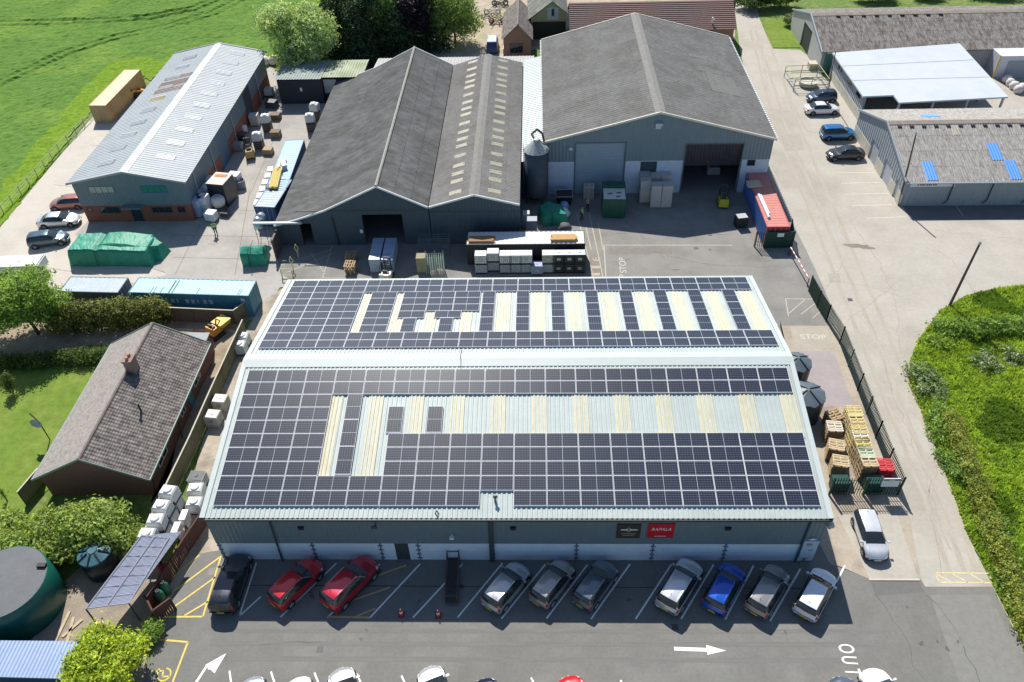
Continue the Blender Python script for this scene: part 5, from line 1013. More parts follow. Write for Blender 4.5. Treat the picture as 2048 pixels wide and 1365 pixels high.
# ------------------------------------------------------------------ containers
def container(label, loc, rz, L_, m, roofm=None, endm=None, Wd=2.44, Hh=2.59, group='shipping containers', sidem=None):
    """origin at the middle of the floor, long side along local x, doors at +x"""
    t = thing('shipping_container', label, 'container', loc, rz, group); hx, hy = L_/2, Wd/2; sidem = sidem or m
    b = MB()
    for y, s in ((-hy+.03, -1), (hy-.03, 1)): b.corr((-hx+.1, y, .15), (L_-.2, 0, 0), (0, 0, Hh-.25), .28, .04, (0, s, 0))
    b.build('side_wall', sidem, t)
    b = MB(); b.corr((-hx+.03, -hy+.1, .15), (0, Wd-.2, 0), (0, 0, Hh-.25), .28, .04, (-1, 0, 0)); b.build('end_wall', m, t)
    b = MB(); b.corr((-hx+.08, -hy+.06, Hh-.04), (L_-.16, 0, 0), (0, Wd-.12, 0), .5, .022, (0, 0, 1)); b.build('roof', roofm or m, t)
    b = MB(); f = .09
    for x in (-hx, hx-f):
        for y in (-hy, hy-f): b.box(x, y, 0, x+f, y+f, Hh)
        b.box(x, -hy+f, 0, x+f, hy-f, .14); b.box(x, -hy+f, Hh-.1, x+f, hy-f, Hh-.005)
    for y in (-hy, hy-f): b.box(-hx+f, y, 0, hx-f, y+f, .14); b.box(-hx+f, y, Hh-.1, hx-f, y+f, Hh-.005)
    b.build('frame', m, t)
    for s in (-1, 1):
        b = MB(); b.box(hx-.05, min(0, s*(hy-.1))+.01, .15, hx-.012, max(0, s*(hy-.1))-.01, Hh-.11); d = b.build('door', endm or m, t)
        b = MB()
        for y in (.28, .85): b.bar((hx+.012, s*y, .12), (hx+.012, s*y, Hh-.08), .022, 0, 6)
        b.build('lock_rod', STEEL, d)
    return t
def cm(name, col, **k): return mat(name, col, .55, k.pop('var', .10), 1.2, **k)
TQ = cm('turquoise_container', (.045, .20, .30)); p0, p1 = at(258, 585, 2.59), at(495, 592, 2.59); d = p1-p0; rz = math.atan2(d.y, d.x)
mid = (p0+p1)/2+Vector((-math.sin(rz), math.cos(rz), 0))*1.22
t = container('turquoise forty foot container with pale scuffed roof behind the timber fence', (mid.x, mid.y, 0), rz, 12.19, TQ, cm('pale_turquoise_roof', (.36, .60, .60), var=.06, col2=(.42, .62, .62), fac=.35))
b = MB()
for x, w in ((-2.1, .12), (-1.75, .12), (-3.9, .05), (-3.6, .05), (.8, .06), (4.9, .05), (5.1, .04), (-2.9, .04)): b.quad((x, -1.14, 2.585), (x+w, -1.14, 2.585), (x+w, .9 if w > .1 else -.2, 2.585), (x, .9 if w > .1 else -.2, 2.585))
b.build('roof_scuff', mat('dark_scuff', (.10, .16, .17), .8, .3, 4), t)
b = MB()
for i in range(12):
    a0, a1 = R(30*i), R(30*i+30); b.quad(*[( -4.2+r*math.cos(a), -1.265, 1.75+r*math.sin(a)) for r, a in ((.3, a0), (.42, a0), (.42, a1), (.3, a1))])
for i, x in enumerate((-3.2, -2.6, -2.0, -1.4, -.5, .1, .7, 1.3, 1.9)): b.box(x, -1.268, 1.45, x+(.38 if i % 3 else .16), -1.262, 1.95)
b.box(5.2, -1.268, 1.9, 5.6, -1.262, 2.25); b.build('lettering', mat('pale_blue_lettering', (.32, .48, .62), .6, .1, 4), t)
p0, p1 = at(150, 583, 2.5), at(238, 585, 2.5); rz = math.atan2((p1-p0).y, (p1-p0).x); c = p1+Vector((-3.0, 1.2, 0))
container('grey blue container between the leafy tree and the turquoise container', (c.x, c.y, 0), rz, 6.06, cm('slate_container', (.10, .14, .18)), cm('pale_grey_roof', (.38, .45, .52)))
p0, p1 = at(1535, 455, 2.59), at(1580, 452, 2.59); d = at(1490, 338, 2.59)-p0; rz = math.atan2(-d.y, -d.x); mid = (p0+p1)/2+d/2
rc = container('red topped container with blue side behind the green gate', (mid.x, mid.y, 0), rz, 12.19, cm('red_container', (.50, .10, .08)), cm('faded_red_roof', (.55, .20, .16)), cm('dark_red_door', (.35, .03, .05)), sidem=cm('blue_container_side', (.06, .16, .42)))
p0 = at(213, 213, 2.5); p1 = at(175, 213, 2.5); d = at(248, 140, 2.5)-p1; rz = math.atan2(-d.y, -d.x); mid = (p0+p1)/2+d/2
container('sandy yellow container on the pale strip beside the field', (mid.x, mid.y, 0), rz, 12.0, cm('sandy_container', (.52, .36, .16), col2=(.42, .28, .13)), cm('pale_sand_roof', (.66, .54, .32)))
p0, p1 = at(526, 377, 2.59), at(573, 379, 2.59); d = at(608, 281, 2.59)-p1; rz = math.atan2(-d.y, -d.x); mid = p1+d/2+Vector((-1.22*math.sin(-rz)*-1, 0, 0))*0+Vector((-1.25, 0, 0))
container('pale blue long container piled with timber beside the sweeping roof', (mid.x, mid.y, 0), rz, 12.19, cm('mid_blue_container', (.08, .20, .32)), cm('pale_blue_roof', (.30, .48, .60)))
PB = (mid, rz)
p0, p1 = at(507, 415, 2.59), at(550, 414, 2.59); mid = (p0+p1)/2+Vector((.3, 3.03, 0))
container('dark blue short container with ribbed greyish roof in front of the pale blue one', (mid.x, mid.y, 0), R(-96), 6.06, cm('deep_blue_container', (.015, .075, .20)), cm('ribbed_teal_roof', (.30, .42, .45), col2=(.42, .42, .40), fac=.5))
p0, p1 = at(935, 490, 2.6), at(1168, 488, 2.6); rz = math.atan2((p1-p0).y, (p1-p0).x); mid = (p0+p1)/2+Vector((0, 1.25, 0))
container('black box trailer body with white top behind the row of caged tanks', (mid.x, mid.y, 0), rz, 12.4, mat('black_trailer', (.025, .028, .032), .6, .15, 2), mat('white_trailer_top', (.68, .66, .62), .6, .07, 1), group='large boxes')
TR = (mid, rz)
def planks(label, c, rz, n, L_, m, name='timber_stack', layers=2, group=None):
    t = thing(name, label, 'timber', c, rz, group); b = MB()
    for k in range(layers):
        for i in range(n): o = random.uniform(-.15, .15); b.box(-L_/2+o, (i-n/2)*.17, k*.07, L_/2+o, (i-n/2)*.17+.15, k*.07+.06)
    b.build('planks', m, t); return t
e = Vector((math.cos(TR[1]), math.sin(TR[1]), 0))
ORW = mat('orange_timber', (.55, .33, .13), .8, .2, 6)
q = TR[0]+e*4.0; planks('orange timber stack on the white trailer top near its right end', (q.x, q.y-.3, 2.6), TR[1], 6, 2.6, ORW, layers=4)
q = TR[0]-e*4.6; planks('brown timber bundle on the white trailer top at its left end', (q.x, q.y-.4, 2.6), TR[1], 6, 2.6, mat('brown_timber', (.33, .19, .09), .85, .25, 6), layers=3)
m_, rz = PB; e = Vector((math.cos(rz), math.sin(rz), 0)); q = m_+e*3.6
planks('yellow timber lengths lying on the pale blue container', (q.x-.4, q.y, 2.6), rz+R(4), 6, 4.6, mat('yellow_timber', (.58, .45, .13), .8, .2, 6), layers=5)
q = m_+e*1.2; b = MB(); b.cbox((-.7, 0, .12), (2.5, .9, .24), .1); b.cbox((-.4, .3, .4), (1.4, .6, .3), .4); b.bar((-1.5, .3, .3), (.9, -.2, .5), .05, 0, 5); b.bar((-1.2, 0, .3), (1.2, .4, .5), .05, 0, 5)
tag(b.build('scrap_heap', mat('pale_sheeting', (.62, .58, .56), .8, .2, 3), loc=(q.x-.3, q.y, 2.6)), 'pale sheets and rods heaped on the pale blue container', 'scrap').rotation_euler = (0, 0, rz)
q = m_+e*3.0; b = MB()
for k in range(6): b.cbox((-4+k*1.5, 0, .3), (1.1, .7, .6), random.uniform(-.2, .2))
tag(b.build('white_wrapped_bales', mat('white_wrap', (.66, .64, .66), .6, .1, 3), loc=(q.x-1.75, q.y-1.6, 1.7)), 'row of pale wrapped bales along the left side of the pale blue container', 'bales').rotation_euler = (0, 0, rz)
RT = rc.matrix_basis if False else None
p = at(1508, 369, 2.62); t = planks('pale pallet boards lying on the far part of the red container roof', (p.x, p.y, 2.6), R(5), 8, 1.5, mat('cream_board', (.62, .50, .34), .8, .15, 6), layers=2)
p0, p1 = at(1517, 391, 2.62), at(1538, 437, 2.62); b = MB(); b.bar(p0-p0+Vector((0, 0, .08)), p1-p0+Vector((0, 0, .08)), .16, 0, 6); b.bar(Vector((.25, 0, .08)), p1-p0+Vector((.2, .8, .08)), .08, 0, 6)
tag(b.build('pipe_bundle', mat('pale_blue_wrap', (.50, .56, .64), .5, .15, 4), loc=p0), 'pale wrapped pipe bundle lying along the red container roof', 'pipes')
# ------------------------------------------------------------------ caged tanks (IBC)
PL = mat('white_tank_plastic', (.68, .69, .68), .45, .06, 3); CAGE = mat('cage_steel', (.42, .44, .46), .4, .1, 6, metal=.5); CRM = mat('cream_plastic', (.62, .58, .50), .5, .08, 3)
def ibc_proto(label, plastic, topm, cage, loc, rz=0, group=None):
    t = thing('caged_tank', label, 'tank', loc, rz, group); b = MB(); b.box(-.58, -.48, .17, .58, .48, 1.12); b.prism([(-.5, -.4), (.5, -.4), (.5, .4), (-.5, .4)], 1.12, 1.15); b.build('bottle', plastic, t)
    b = MB(); b.box(-.55, -.45, 1.152, .55, .45, 1.165); b.build('top_skin', topm, t); b = MB(); b.lathe([(0, 1.21), (.13, 1.21), (.15, 1.165)], (0, 0, 0), 14); b.build('cap', topm, t)
    b = MB(); r = .018
    for z in (.22, .45, .68, .91, 1.13):
        for y in (-.5, .5): b.bar((-.6, y, z), (.6, y, z), r, 0, 4)
        for x in (-.6, .6): b.bar((x, -.5, z), (x, .5, z), r, 0, 4)
    for i in range(7):
        x = -.6+i*.2
        for y in (-.5, .5): b.bar((x, y, .14), (x, y, 1.15), r, 0, 4)
    for i in range(1, 6):
        y = -.5+i/6
        for x in (-.6, .6): b.bar((x, y, .14), (x, y, 1.15), r, 0, 4)
    b.build('cage', cage, t)
    b = MB()
    for y in (-.45, 0, .45): b.box(-.6, y-.05, 0, .6, y+.05, .11)
    b.box(-.6, -.5, .11, .6, .5, .14); b.build('base_pallet', BLACK if cage is CAGE else cage, t)
    b = MB(); b.box(-.2, -.508, .5, .2, -.516, .8); b.build('label_plate', STEEL, t); return t
GI = 'caged tanks in front of the black trailer'
ws = [('leftmost', 963, 0), ('second', 987, .1), ('third', 1012, 0), ('fourth', 1032, 0), ('fifth', 1053, 0)]
zz = at(960, 549); proto = None
WT = PL; BK = mat('black_cage_tank', (.05, .055, .06), .5, .2, 4); BTOP = mat('shrink_film', (.62, .64, .66), .25, .25, 6)
WT_SHADE = mat('shaded_tank_plastic', (.36, .38, .40), .5, .1, 3)  # white tank plastic darkened to paint the shaded bottom row
for nm, px, dy in ws:
    x = at(px, 548).x
    for lv in (0, 1):
        lab = '%s white caged tank from the left in front of the black trailer, %s' % (nm, ('on the ground', 'on top')[lv])
        if proto is None: proto = ibc_proto(lab, WT_SHADE, WT, CAGE, (x, zz.y+.5, .01), 0, GI); p_lo = proto
        elif lv == 1 and px == 963: p_hi = ibc_proto(lab, WT, WT, CAGE, (x, zz.y+.5+dy*4, 1.19), 0, GI)
        else: dup(p_hi if lv else p_lo, (x, zz.y+.5+dy*4, .01+1.18*lv+(.25 if dy and lv else 0)*0), 0, lab, GI)
x = at(1074, 548).x; ibc_proto('single low bluish tank in the gap of the caged tank row', mat('bluish_plastic', (.25, .31, .45), .5, .1, 3), mat('bluish_plastic', (.25, .31, .45), .5, .1, 3), CAGE, (x, zz.y+.2, .01), 0, GI)
x = at(1096, 548).x; dup(p_lo, (x, zz.y+.5, .01), 0, 'shade-darkened tank under the cream one right of the gap in the caged tank row', GI); ibc_proto('cream caged tank on top right of the gap in the tank row', mat('tan_plastic', (.48, .40, .30), .5, .1, 3), WT, CAGE, (x, zz.y+.5, 1.19), 0, GI)
pb = None
for nm, px in (('left', 1117), ('middle', 1138), ('right', 1159)):
    x = at(px, 548).x
    for lv in (0, 1):
        lab = 'black caged tank at the %s of the three dark ones, %s' % (nm, ('on the ground', 'on top under film')[lv])
        if pb is None: pb = ibc_proto(lab, BK, BTOP, BLACK, (x, zz.y+.5, .01), 0, GI)
        else: dup(pb, (x, zz.y+.5, .01+1.18*lv), 0, lab, GI)
GW = 'white tanks along the left passage'
ptank = None
def white_tank(label, loc, rz, group):
    t = thing('water_tank', label, 'tank', loc, rz, group); b = MB(); b.box(-.58, -.48, .14, .58, .48, 1.02); b.box(-.58, -.48, 1.02, .58, .48, 1.14, top=(.1, .1))
    for z in (.45, .75): b.box(-.6, -.5, z, .6, .5, z+.05)
    b.build('body', PL, t); b = MB(); b.lathe([(.34, 1.14), (.34, 1.22), (.28, 1.25), (0, 1.25)], (0, 0, 0), 20); b.build('lid', mat('lid_plastic', (.58, .58, .56), .5, .08, 3), t)
    b = MB(); b.box(-.62, -.52, 0, .62, .52, .13); b.build('base_pallet', DKGREY, t); b = MB(); b.bar((.5, -.49, .25), (.5, -.62, .25), .05, 0, 8); b.build('valve', BLACK, t); return t
for lab, px, py, lv in (('white tank farthest up the row of four by the bungalow gable', 345, 1008, 1), ('white tank second up the row of four beside the fence', 334, 1037, 1), ('white tank third up the row of four beside the fence', 321, 1065, 1), ('white tank nearest the clear roofed lean-to in the row of four', 305, 1094, 1)):
    p = at(px+8, py+8)
    for l in (0, 1):
        ll = lab if l else 'tank beneath the '+lab
        if ptank is None: ptank = white_tank(ll, (p.x, p.y, .01), R(-4), GW)
        else: dup(ptank, (p.x+random.uniform(-.06, .06), p.y, .01+l*1.18), R(random.uniform(-9, 2)), ll, GW)
def onetank(lab, px, py, z=.01, rz=0.0, src=None): p = at(px, py); return dup(src or ptank, (p.x, p.y, z), rz, lab, GW)
onetank('upper of two white tanks by the ridge end beside the mini digger fence', 483, 705); onetank('second white tank stacked behind by the ridge end of the warehouse', 489, 688)
cr_ = ibc_proto('cream tank on the passage level with the upper solar panels', CRM, CRM, mat('cream_frame', (.55, .52, .46), .5, .1, 4), (*at2(446, 815), .01), R(-6), GW)
dup(cr_, (*at2(431, 846), .01), R(-6), 'cream tank on the passage, nearer the camera of the two cream ones', GW)
dk = ibc_proto('tank with dark framed top at the passage beside the row of four', PL, DKGREY, CAGE, (*at2(401, 970), .01), R(-4), GW); dup(ptank, (*at2(398, 992), .01), R(3), 'white tank with ribbed lid just below the dark topped one', GW); dup(ptank, (*at2(396, 1020), .01), R(0), 'white tank beside the brown fence below the ribbed lid one', GW)
for lab, px, py in (('small white box on the brown fence line, farther of two', 377, 1050), ('small white box on the brown fence line, nearer of two', 362, 1075)):
    p = at(px, py); b = MB(); b.box(-.22, -.45, .55, .22, .45, 1.25); b.box(-.18, -.4, 0, -.12, .4, .55); b.box(.12, -.4, 0, .18, .4, .55); b.box(-.24, -.47, 1.25, .24, .47, 1.32); tag(b.build('white_box', WHITE, loc=p), lab, 'box', 'small white boxes by the brown fence')
p = at(1556+30, 712); 
GY = 'tanks in the yard by the long unit'
for lab, px, py, z in (('white tank on the farther tall stack near the back door of the long unit', 537, 262, 1.2), ('white tank on the nearer tall stack near the back door of the long unit', 520, 297, 1.1), ('nearer white tank under the dark barn eave', 625, 262, 1.3), ('farther white tank under the dark barn eave', 634, 240, 1.3), ('pale tank among the stacks beside the yellow forklift', 486, 268, .01), ('white tank beside the brick base at the far end of the long unit', 541, 195, .3)):
    p = at(px, py); dup(ptank, (p.x, p.y, z), R(random.uniform(-12, 12)), lab, GY)
    if z > .5:
        b = MB()
        for k in range(int(z/.15)): b.box(-.58, -.48, k*.15, .58, .48, k*.15+.11, k % 2)
        tag(b.build('pallet_stack', [WOOD2, DKGREY], loc=(p.x, p.y, .005)), 'board stack under the '+lab.split(' near')[0].split(', ')[0], 'stack', 'supports under yard tanks')
# wrapped loads
def load(label, px, py, w, d_, h, m, rz=0.0, group=None, z=0.01, nb=3, cat='wrapped load', name='wrapped_load'):
    p = at(px, py); t = thing(name, label, cat, (p.x, p.y, z), rz, group); b = MB(); b.box(-w/2, -d_/2, 0, w/2, d_/2, .13); b.build('pallet', WOOD2, t); b = MB()
    for k in range(nb):
        o = random.uniform(-.015, .015); z0 = .13+(h-.13)*k/nb; z1 = .13+(h-.13)*(k+1)/nb-.015; b.box(-w/2+.02+o, -d_/2+.02, z0, w/2-.02+o, d_/2-.02, z1)
    b.build('load', m, t); return t
CARD = mat('shrink_wrapped_card', (.47, .45, .43), .45, .1, 2.5, .2, 8, col2=(.40, .36, .32), fac=.4); BWRAP = mat('blue_grey_wrap', (.33, .40, .52), .35, .12, 2.5, .2, 8)
GC = 'tall wrapped stacks by the big shed'
for lab, px, py in (('left tall wrapped stack by the big shed, rear load', 1287, 390), ('left tall wrapped stack by the big shed, front load', 1288, 402), ('middle tall wrapped stack by the big shed, rear load', 1306, 392), ('middle tall wrapped stack by the big shed, front load', 1309, 412), ('right tall wrapped stack by the big shed, rear load', 1327, 392), ('right tall wrapped stack by the big shed, front load', 1330, 412)):
    load(lab, px, py, 1.22, 1.1, 2.9, CARD, R(random.uniform(-2, 2)), GC, nb=4)
GZ = 'long wrapped stacks outside the dark barn'
for i, (px, lab) in enumerate(((754, 'left'), (779, 'right'))):
    for j, (py, l2) in enumerate(((541, 'nearest'), (529, 'second'), (518, 'third'), (508, 'farthest'))):
        load('%s load in the %s of the two long blue grey stacks outside the dark barn' % (l2, lab), px+j*2.2, py, 1.2, 1.0, 1.75, BWRAP, 0, GZ, nb=2)
GX = 'wrapped goods beside the long unit'
for lab, px, py, w, d_, h, m in (('blue wrapped goods at the front of the row against the long unit', 398, 430, 1.4, 1.3, 2.2, mat('blue_white_wrap', (.38, .45, .60), .4, .15, 3)), ('second bluish wrapped goods in the row against the long unit', 404, 412, 1.3, 1.2, 2.2, mat('blue_white_wrap', (.38, .45, .60), .4, .15, 3)), ('third bluish wrapped goods in the row against the long unit', 410, 395, 1.3, 1.2, 2.1, BWRAP),
        ('white film wrapped goods in the middle of the row by the long unit', 415, 424, 1.0, 1.3, 2.2, PL), ('second white film wrapped goods by the long unit', 422, 404, 1.0, 1.3, 2.2, PL), ('third white film wrapped goods by the long unit, farthest', 428, 386, 1.0, 1.2, 2.1, PL),
        ('white square box on pallets in front of the wrapped row', 425, 440, 1.25, 1.1, 1.1, WHITE), ('white square box beyond the dark open tank', 474, 372, 1.4, 1.2, 1.7, WHITE), ('small grey crate pile in shade at the far end of the yard', 545, 215, 1.5, 1.2, 1.0, DKGREY)):
    load(lab, px, py, w, d_, h, m, R(-12), GX, nb=2)
p = at(452, 402); t = thing('open_tank', 'tall dark tank box with orange striped lid in the yard', 'tank', (p.x, p.y), R(-10)); b = MB(); b.box(-1.05, -1.3, .1, 1.05, 1.3, 3.0); b.build('body', mat('ink_black_steel', (.025, .03, .045), .4, .15, 2), t); b = MB(); b.box(-1.08, -1.33, 3.0, 1.08, 1.33, 3.06); b.build('lid', mat('cream_lid', (.56, .54, .44), .6, .1, 3), t); b = MB(); b.box(-.8, .3, 3.062, .7, .9, 3.09); b.build('stripe', mat('rust_orange', (.50, .16, .05), .7, .2, 4), t)
p = at(441, 418); t = thing('bulk_bag', 'white bulk bag slumped against the dark tank box', 'bag', (p.x, p.y), R(20)); b = MB(); b.lathe([(0, .02), (.7, .03), (.82, .5), (.78, 1.0), (.5, 1.25), (.2, 1.2), (0, 1.15)], (0, 0, .5), 9); b.build('bag', mat('bag_cloth', (.66, .62, .60), .9, .12, 3, .5, 6), t, smooth=True); b = MB(); b.box(-.8, -.7, 0, .8, .7, .5); b.build('crate', DKGREY, t)
p = at(482, 376); t = thing('metal_bin', 'round grey bin with scrap metal beside the dark tank', 'bin', (p.x, p.y)); b = MB(); b.lathe([(.6, 0), (.68, 1.1), (.6, 1.1), (.55, .3)], (0, 0, 0), 16); b.build('bin', mat('bin_grey', (.20, .23, .28), .5, .1, 3), t); b = MB()
for k in range(9): b.bar((random.uniform(-.4, .4), random.uniform(-.4, .4), .7), (random.uniform(-.5, .5), random.uniform(-.5, .5), 1.4), .04, 0, 4)
b.build('scrap', STEEL, t)
for lab, px, py, w, d_, h, m in (('dark wrapped drums on a pallet left of the tan forklift', 489, 285, 1.2, 1.1, 1.3, DKGREY), ('grey wrapped pallet load between the tan forklift and the brick base', 478, 300, 1.1, 1.1, 1.0, mat('grey_wrap', (.30, .32, .34), .4, .2, 3)), ('brown crate pile in the yard below the farther tall stack', 553, 274, 1.3, 1.1, .9, WOOD2), ('timber offcuts crate beside the nearer tall stack', 538, 308, 1.2, 1.0, .8, mat('tan_crate', (.40, .29, .17), .85, .25, 5)), ('pale wrapped pallet load under the back door of the long unit', 512, 250, 1.2, 1.1, 1.6, mat('dusty_wrap', (.52, .52, .52), .45, .12, 3)), ('dark steel frame crate left of the black shed', 552, 238, 1.4, 1.2, .8, mat('rusty_crate', (.14, .09, .07), .7, .3, 5)), ('small dark crate below the open tank near the person', 452, 432, 1.0, .8, .6, DKGREY)):
    load(lab, px, py, w, d_, h, m, R(random.uniform(-15, 15)), GX, nb=3)
# pallet stacks on the right
def pallet_mesh(name, m):
    b = MB()
    for y in (-.5, -.28, 0, .28, .5): b.box(-.6, y-.055, .122, .6, y+.055, .144)
    for x in (-.55, 0, .55): b.box(x-.05, -.5, .1, x+.05, .5, .122)
    for x in (-.55, 0, .55):
        for y in (-.43, 0, .43): b.box(x-.05, y-.07, .022, x+.05, y+.07, .1)
    for y in (-.43, 0, .43): b.box(-.6, y-.05, 0, .6, y+.05, .022)
    return b.build(name, m)
PCOL = {'cream': mat('cream_pallet', (.56, .45, .28), .85, .2, 5), 'straw': mat('straw_pallet', (.60, .49, .22), .85, .2, 5), 'white': mat('whitish_pallet', (.66, .60, .50), .85, .15, 5), 'tan': mat('tan_pallet', (.42, .30, .17), .9, .25, 5), 'red': mat('red_pallet', (.55, .05, .06), .7, .25, 5), 'green': mat('green_white_pallet', (.45, .55, .40), .8, .2, 5), 'yellow': mat('yellow_pallet', (.62, .52, .16), .8, .2, 5)}
PM = {}
STK = [('tan stack farthest up the warehouse wall', 1662, 850, 9, 'tan', 'tan', 20), ('whitish stack second along the warehouse wall', 1660, 878, 11, 'white', 'tan', -4), ('cream stack third along the warehouse wall', 1664, 915, 11, 'cream', 'tan', -14), ('cream stack by the wall nearest the gate', 1672, 947, 11, 'cream', 'tan', -12),
       ('straw stack farthest up the long row', 1697, 853, 13, 'straw', 'straw', 0), ('second stack of the long row', 1701, 869, 13, 'straw', 'cream', 1), ('third stack of the long row', 1706, 887, 13, 'straw', 'straw', -1), ('whitish stack of the long row', 1710, 903, 13, 'white', 'straw', 0), ('yellow topped stack of the long row', 1714, 918, 13, 'yellow', 'tan', 1), ('green topped stack of the long row', 1720, 934, 13, 'green', 'tan', -1), ('front cream stack of the long row', 1726, 952, 13, 'cream', 'tan', 0), ('red stack by the green fence corner', 1760, 955, 11, 'red', 'red', -3)]
for lab, px, py, n, top, body, rz in STK:
    p = at(px, py)
    for k in range(n):
        key = top if k == n-1 else body
        if key not in PM: o = PM[key] = pallet_mesh('pallet', PCOL[key])
        else: o = PM[key].copy(); COL.objects.link(o)
        o.location = (p.x+random.uniform(-.025, .025), p.y+random.uniform(-.025, .025), .016+k*.146); o.rotation_euler = (0, 0, R(rz+random.uniform(-1.2, 1.2)))
        tag(o, ('topmost pallet of the ' if k == n-1 else 'pallet stacked below the top of the ')+lab, 'pallet', 'pallets below the top of the '+lab if k < n-1 else 'topmost pallets by the green fence')
p = at(703, 543); 
for k in range(7):
    o = PM['tan'].copy(); COL.objects.link(o); o.location = (p.x+random.uniform(-.05, .05), p.y, .016+k*.146); o.rotation_euler = (0, 0, R(random.uniform(-3, 3)+90)); tag(o, 'topmost pallet of the low pile outside the dark barn' if k == 6 else 'weathered pallet in the low pile outside the dark barn', 'pallet', 'low pallet pile')
p = at(703, 520)
for k in range(5):
    o = PM['tan'].copy(); COL.objects.link(o); o.location = (p.x, p.y, .016+k*.146); o.rotation_euler = (0, 0, R(90)); tag(o, 'weathered pallet in the shaded pile behind the low one by the dark barn', 'pallet', 'shaded pallet pile')
p = at(1177, 395)
for k in range(11):
    o = PM['white'].copy(); COL.objects.link(o); o.location = (p.x, p.y, .016+k*.146); tag(o, 'topmost grey pallet of the shaded stack beside the green skip' if k == 10 else 'grey pallet lower in the shaded stack beside the green skip', 'pallet', 'shaded stack by the green skip')
p = at(1480, 452)
for k in range(8):
    b = MB(); b.box(-.6, -.5, 0, .6, .5, .12); b.box(-.55, -.45, .12, .55, .45, .16, 1); o = b.build('plastic_pallet', [BLACK, mat('grey_tray', (.42, .44, .46), .5, .1, 3)], loc=(p.x, p.y, .012+k*.165)); o.rotation_euler = (0, 0, R(10)); tag(o, 'topmost grey tray of the black stack left of the red container' if k == 7 else 'black plastic tray lower in the stack left of the red container', 'tray', 'black plastic trays')
# ------------------------------------------------------------------ silo, skip, tanks
p = at(1073, 400); t = thing('silo', 'dark cylindrical silo with grey cone top between the barn and the big shed', 'silo', (p.x, p.y))
b = MB(); b.lathe([(1.38, 1.0), (1.38, 6.6), (0, 6.6)], n=28); b.build('body', mat('silo_dark', (.055, .07, .085), .5, .12, 2), t, smooth=True)
b = MB(); b.lathe([(1.46, 6.55), (.35, 7.65), (.3, 7.85), (0, 7.85)], n=14); b.build('cone_top', mat('silo_cone', (.36, .38, .37), .5, .12, 2), t)
b = MB(); b.lathe([(.25, .1), (1.38, 1.0)], n=24)
for a in range(4): an = a*math.pi/2+.6; b.bar((1.25*math.cos(an), 1.25*math.sin(an), 0), (1.25*math.cos(an), 1.25*math.sin(an), 1.2), .09, 0, 6)
b.build('hopper_stand', DKGREY, t)
b = MB(); b.tube([(-.2, .3, 7.7), (-.5, .9, 8.0), (.1, 1.4, 8.3), (.7, 1.2, 7.9), (.9, .9, 7.0)], .13, 0, 8); b.tube([(1.3, .3, 7.0), (.9, -.4, 7.35), (.3, 0, 7.8)], .06, 0, 6); b.build('filling_pipe', DKGREY, t)
b = MB()
for y in (-.22, .22): b.bar((-1.45, y, 1), (-1.45, y, 7.2), .03, 0, 5)
for k in range(20): b.bar((-1.45, -.22, 1.2+k*.3), (-1.45, .22, 1.2+k*.3), .02, 0, 4)
b.build('ladder', STEEL, t)
p = at(1226, 425); t = thing('skip_container', 'tall dark green waste container with pale open top in the yard', 'waste container', (p.x, p.y), R(-2)); GN = mat('bottle_green_steel', (.008, .085, .055), .5, .15, 2)
b = MB(); b.box(-1.3, -1.3, .15, 1.3, 2.0, 2.5); 
for x in (-1.3, -.65, 0, .65, 1.22): b.box(x, -1.36, .2, x+.08, -1.302, 2.45)
b.build('body', GN, t); b = MB(); b.box(-1.22, -1.2, 2.502, 1.22, 1.0, 2.56); b.build('lid', mat('pale_lid', (.60, .60, .56), .6, .12, 2), t); b = MB()
for x, y in ((-.5, -.2), (.5, 0), (.4, -.8)): b.cbox((x, y, 2.6), (.5, .12, .08), .2)
b.build('lid_handle', DKGREY, t); b = MB(); b.box(-1.3, 1.0, 2.5, 1.3, 2.0, 2.9); b.build('hopper', GN, t)
c = at(4, 1165, 3.1); t = thing('water_tank', 'huge dark green round tank with flat grey top at the left edge', 'water tank', (c.x, c.y))
b = MB(); b.lathe([(2.95, 0), (3.0, .05), (2.9, 3.05), (2.8, 3.1)], n=48); b.build('body', mat('tank_green', (.006, .10, .075), .35, .1, 1.5, .1, 3), t, smooth=True); b = MB(); b.lathe([(2.82, 3.11), (0, 3.16)], n=48); b.build('lid', mat('tank_lid_grey', (.12, .125, .13), .7, .12, 1), t); b = MB(); b.box(1.9, 1.1, 3.13, 2.5, 1.4, 3.3); b.build('hatch_clip', BLACK, t)
c = at(186, 1104, 2.2); t = thing('water_tank', 'small black round tank with teal segmented lid under the shrub', 'water tank', (c.x, c.y))
b = MB(); b.lathe([(1.15, 0), (1.15, 1.95), (1.1, 2.0)], n=28); b.build('body', mat('tank_black', (.012, .02, .025), .3, .1, 2), t, smooth=True); b = MB(); b.lathe([(1.16, 2.0), (1.12, 2.08), (.35, 2.35), (.3, 2.42), (0, 2.42)], n=28); b.build('lid', mat('teal_lid', (.06, .14, .16), .25, .3, 2), t)
b = MB()
for a in range(8): an = a*math.pi/4; b.bar((.4*math.cos(an), .4*math.sin(an), 2.36), (1.1*math.cos(an), 1.1*math.sin(an), 2.11), .07, 0, 5)
b.build('lid_rib', mat('tank_black', (.012, .02, .025), .3, .1, 2), t)
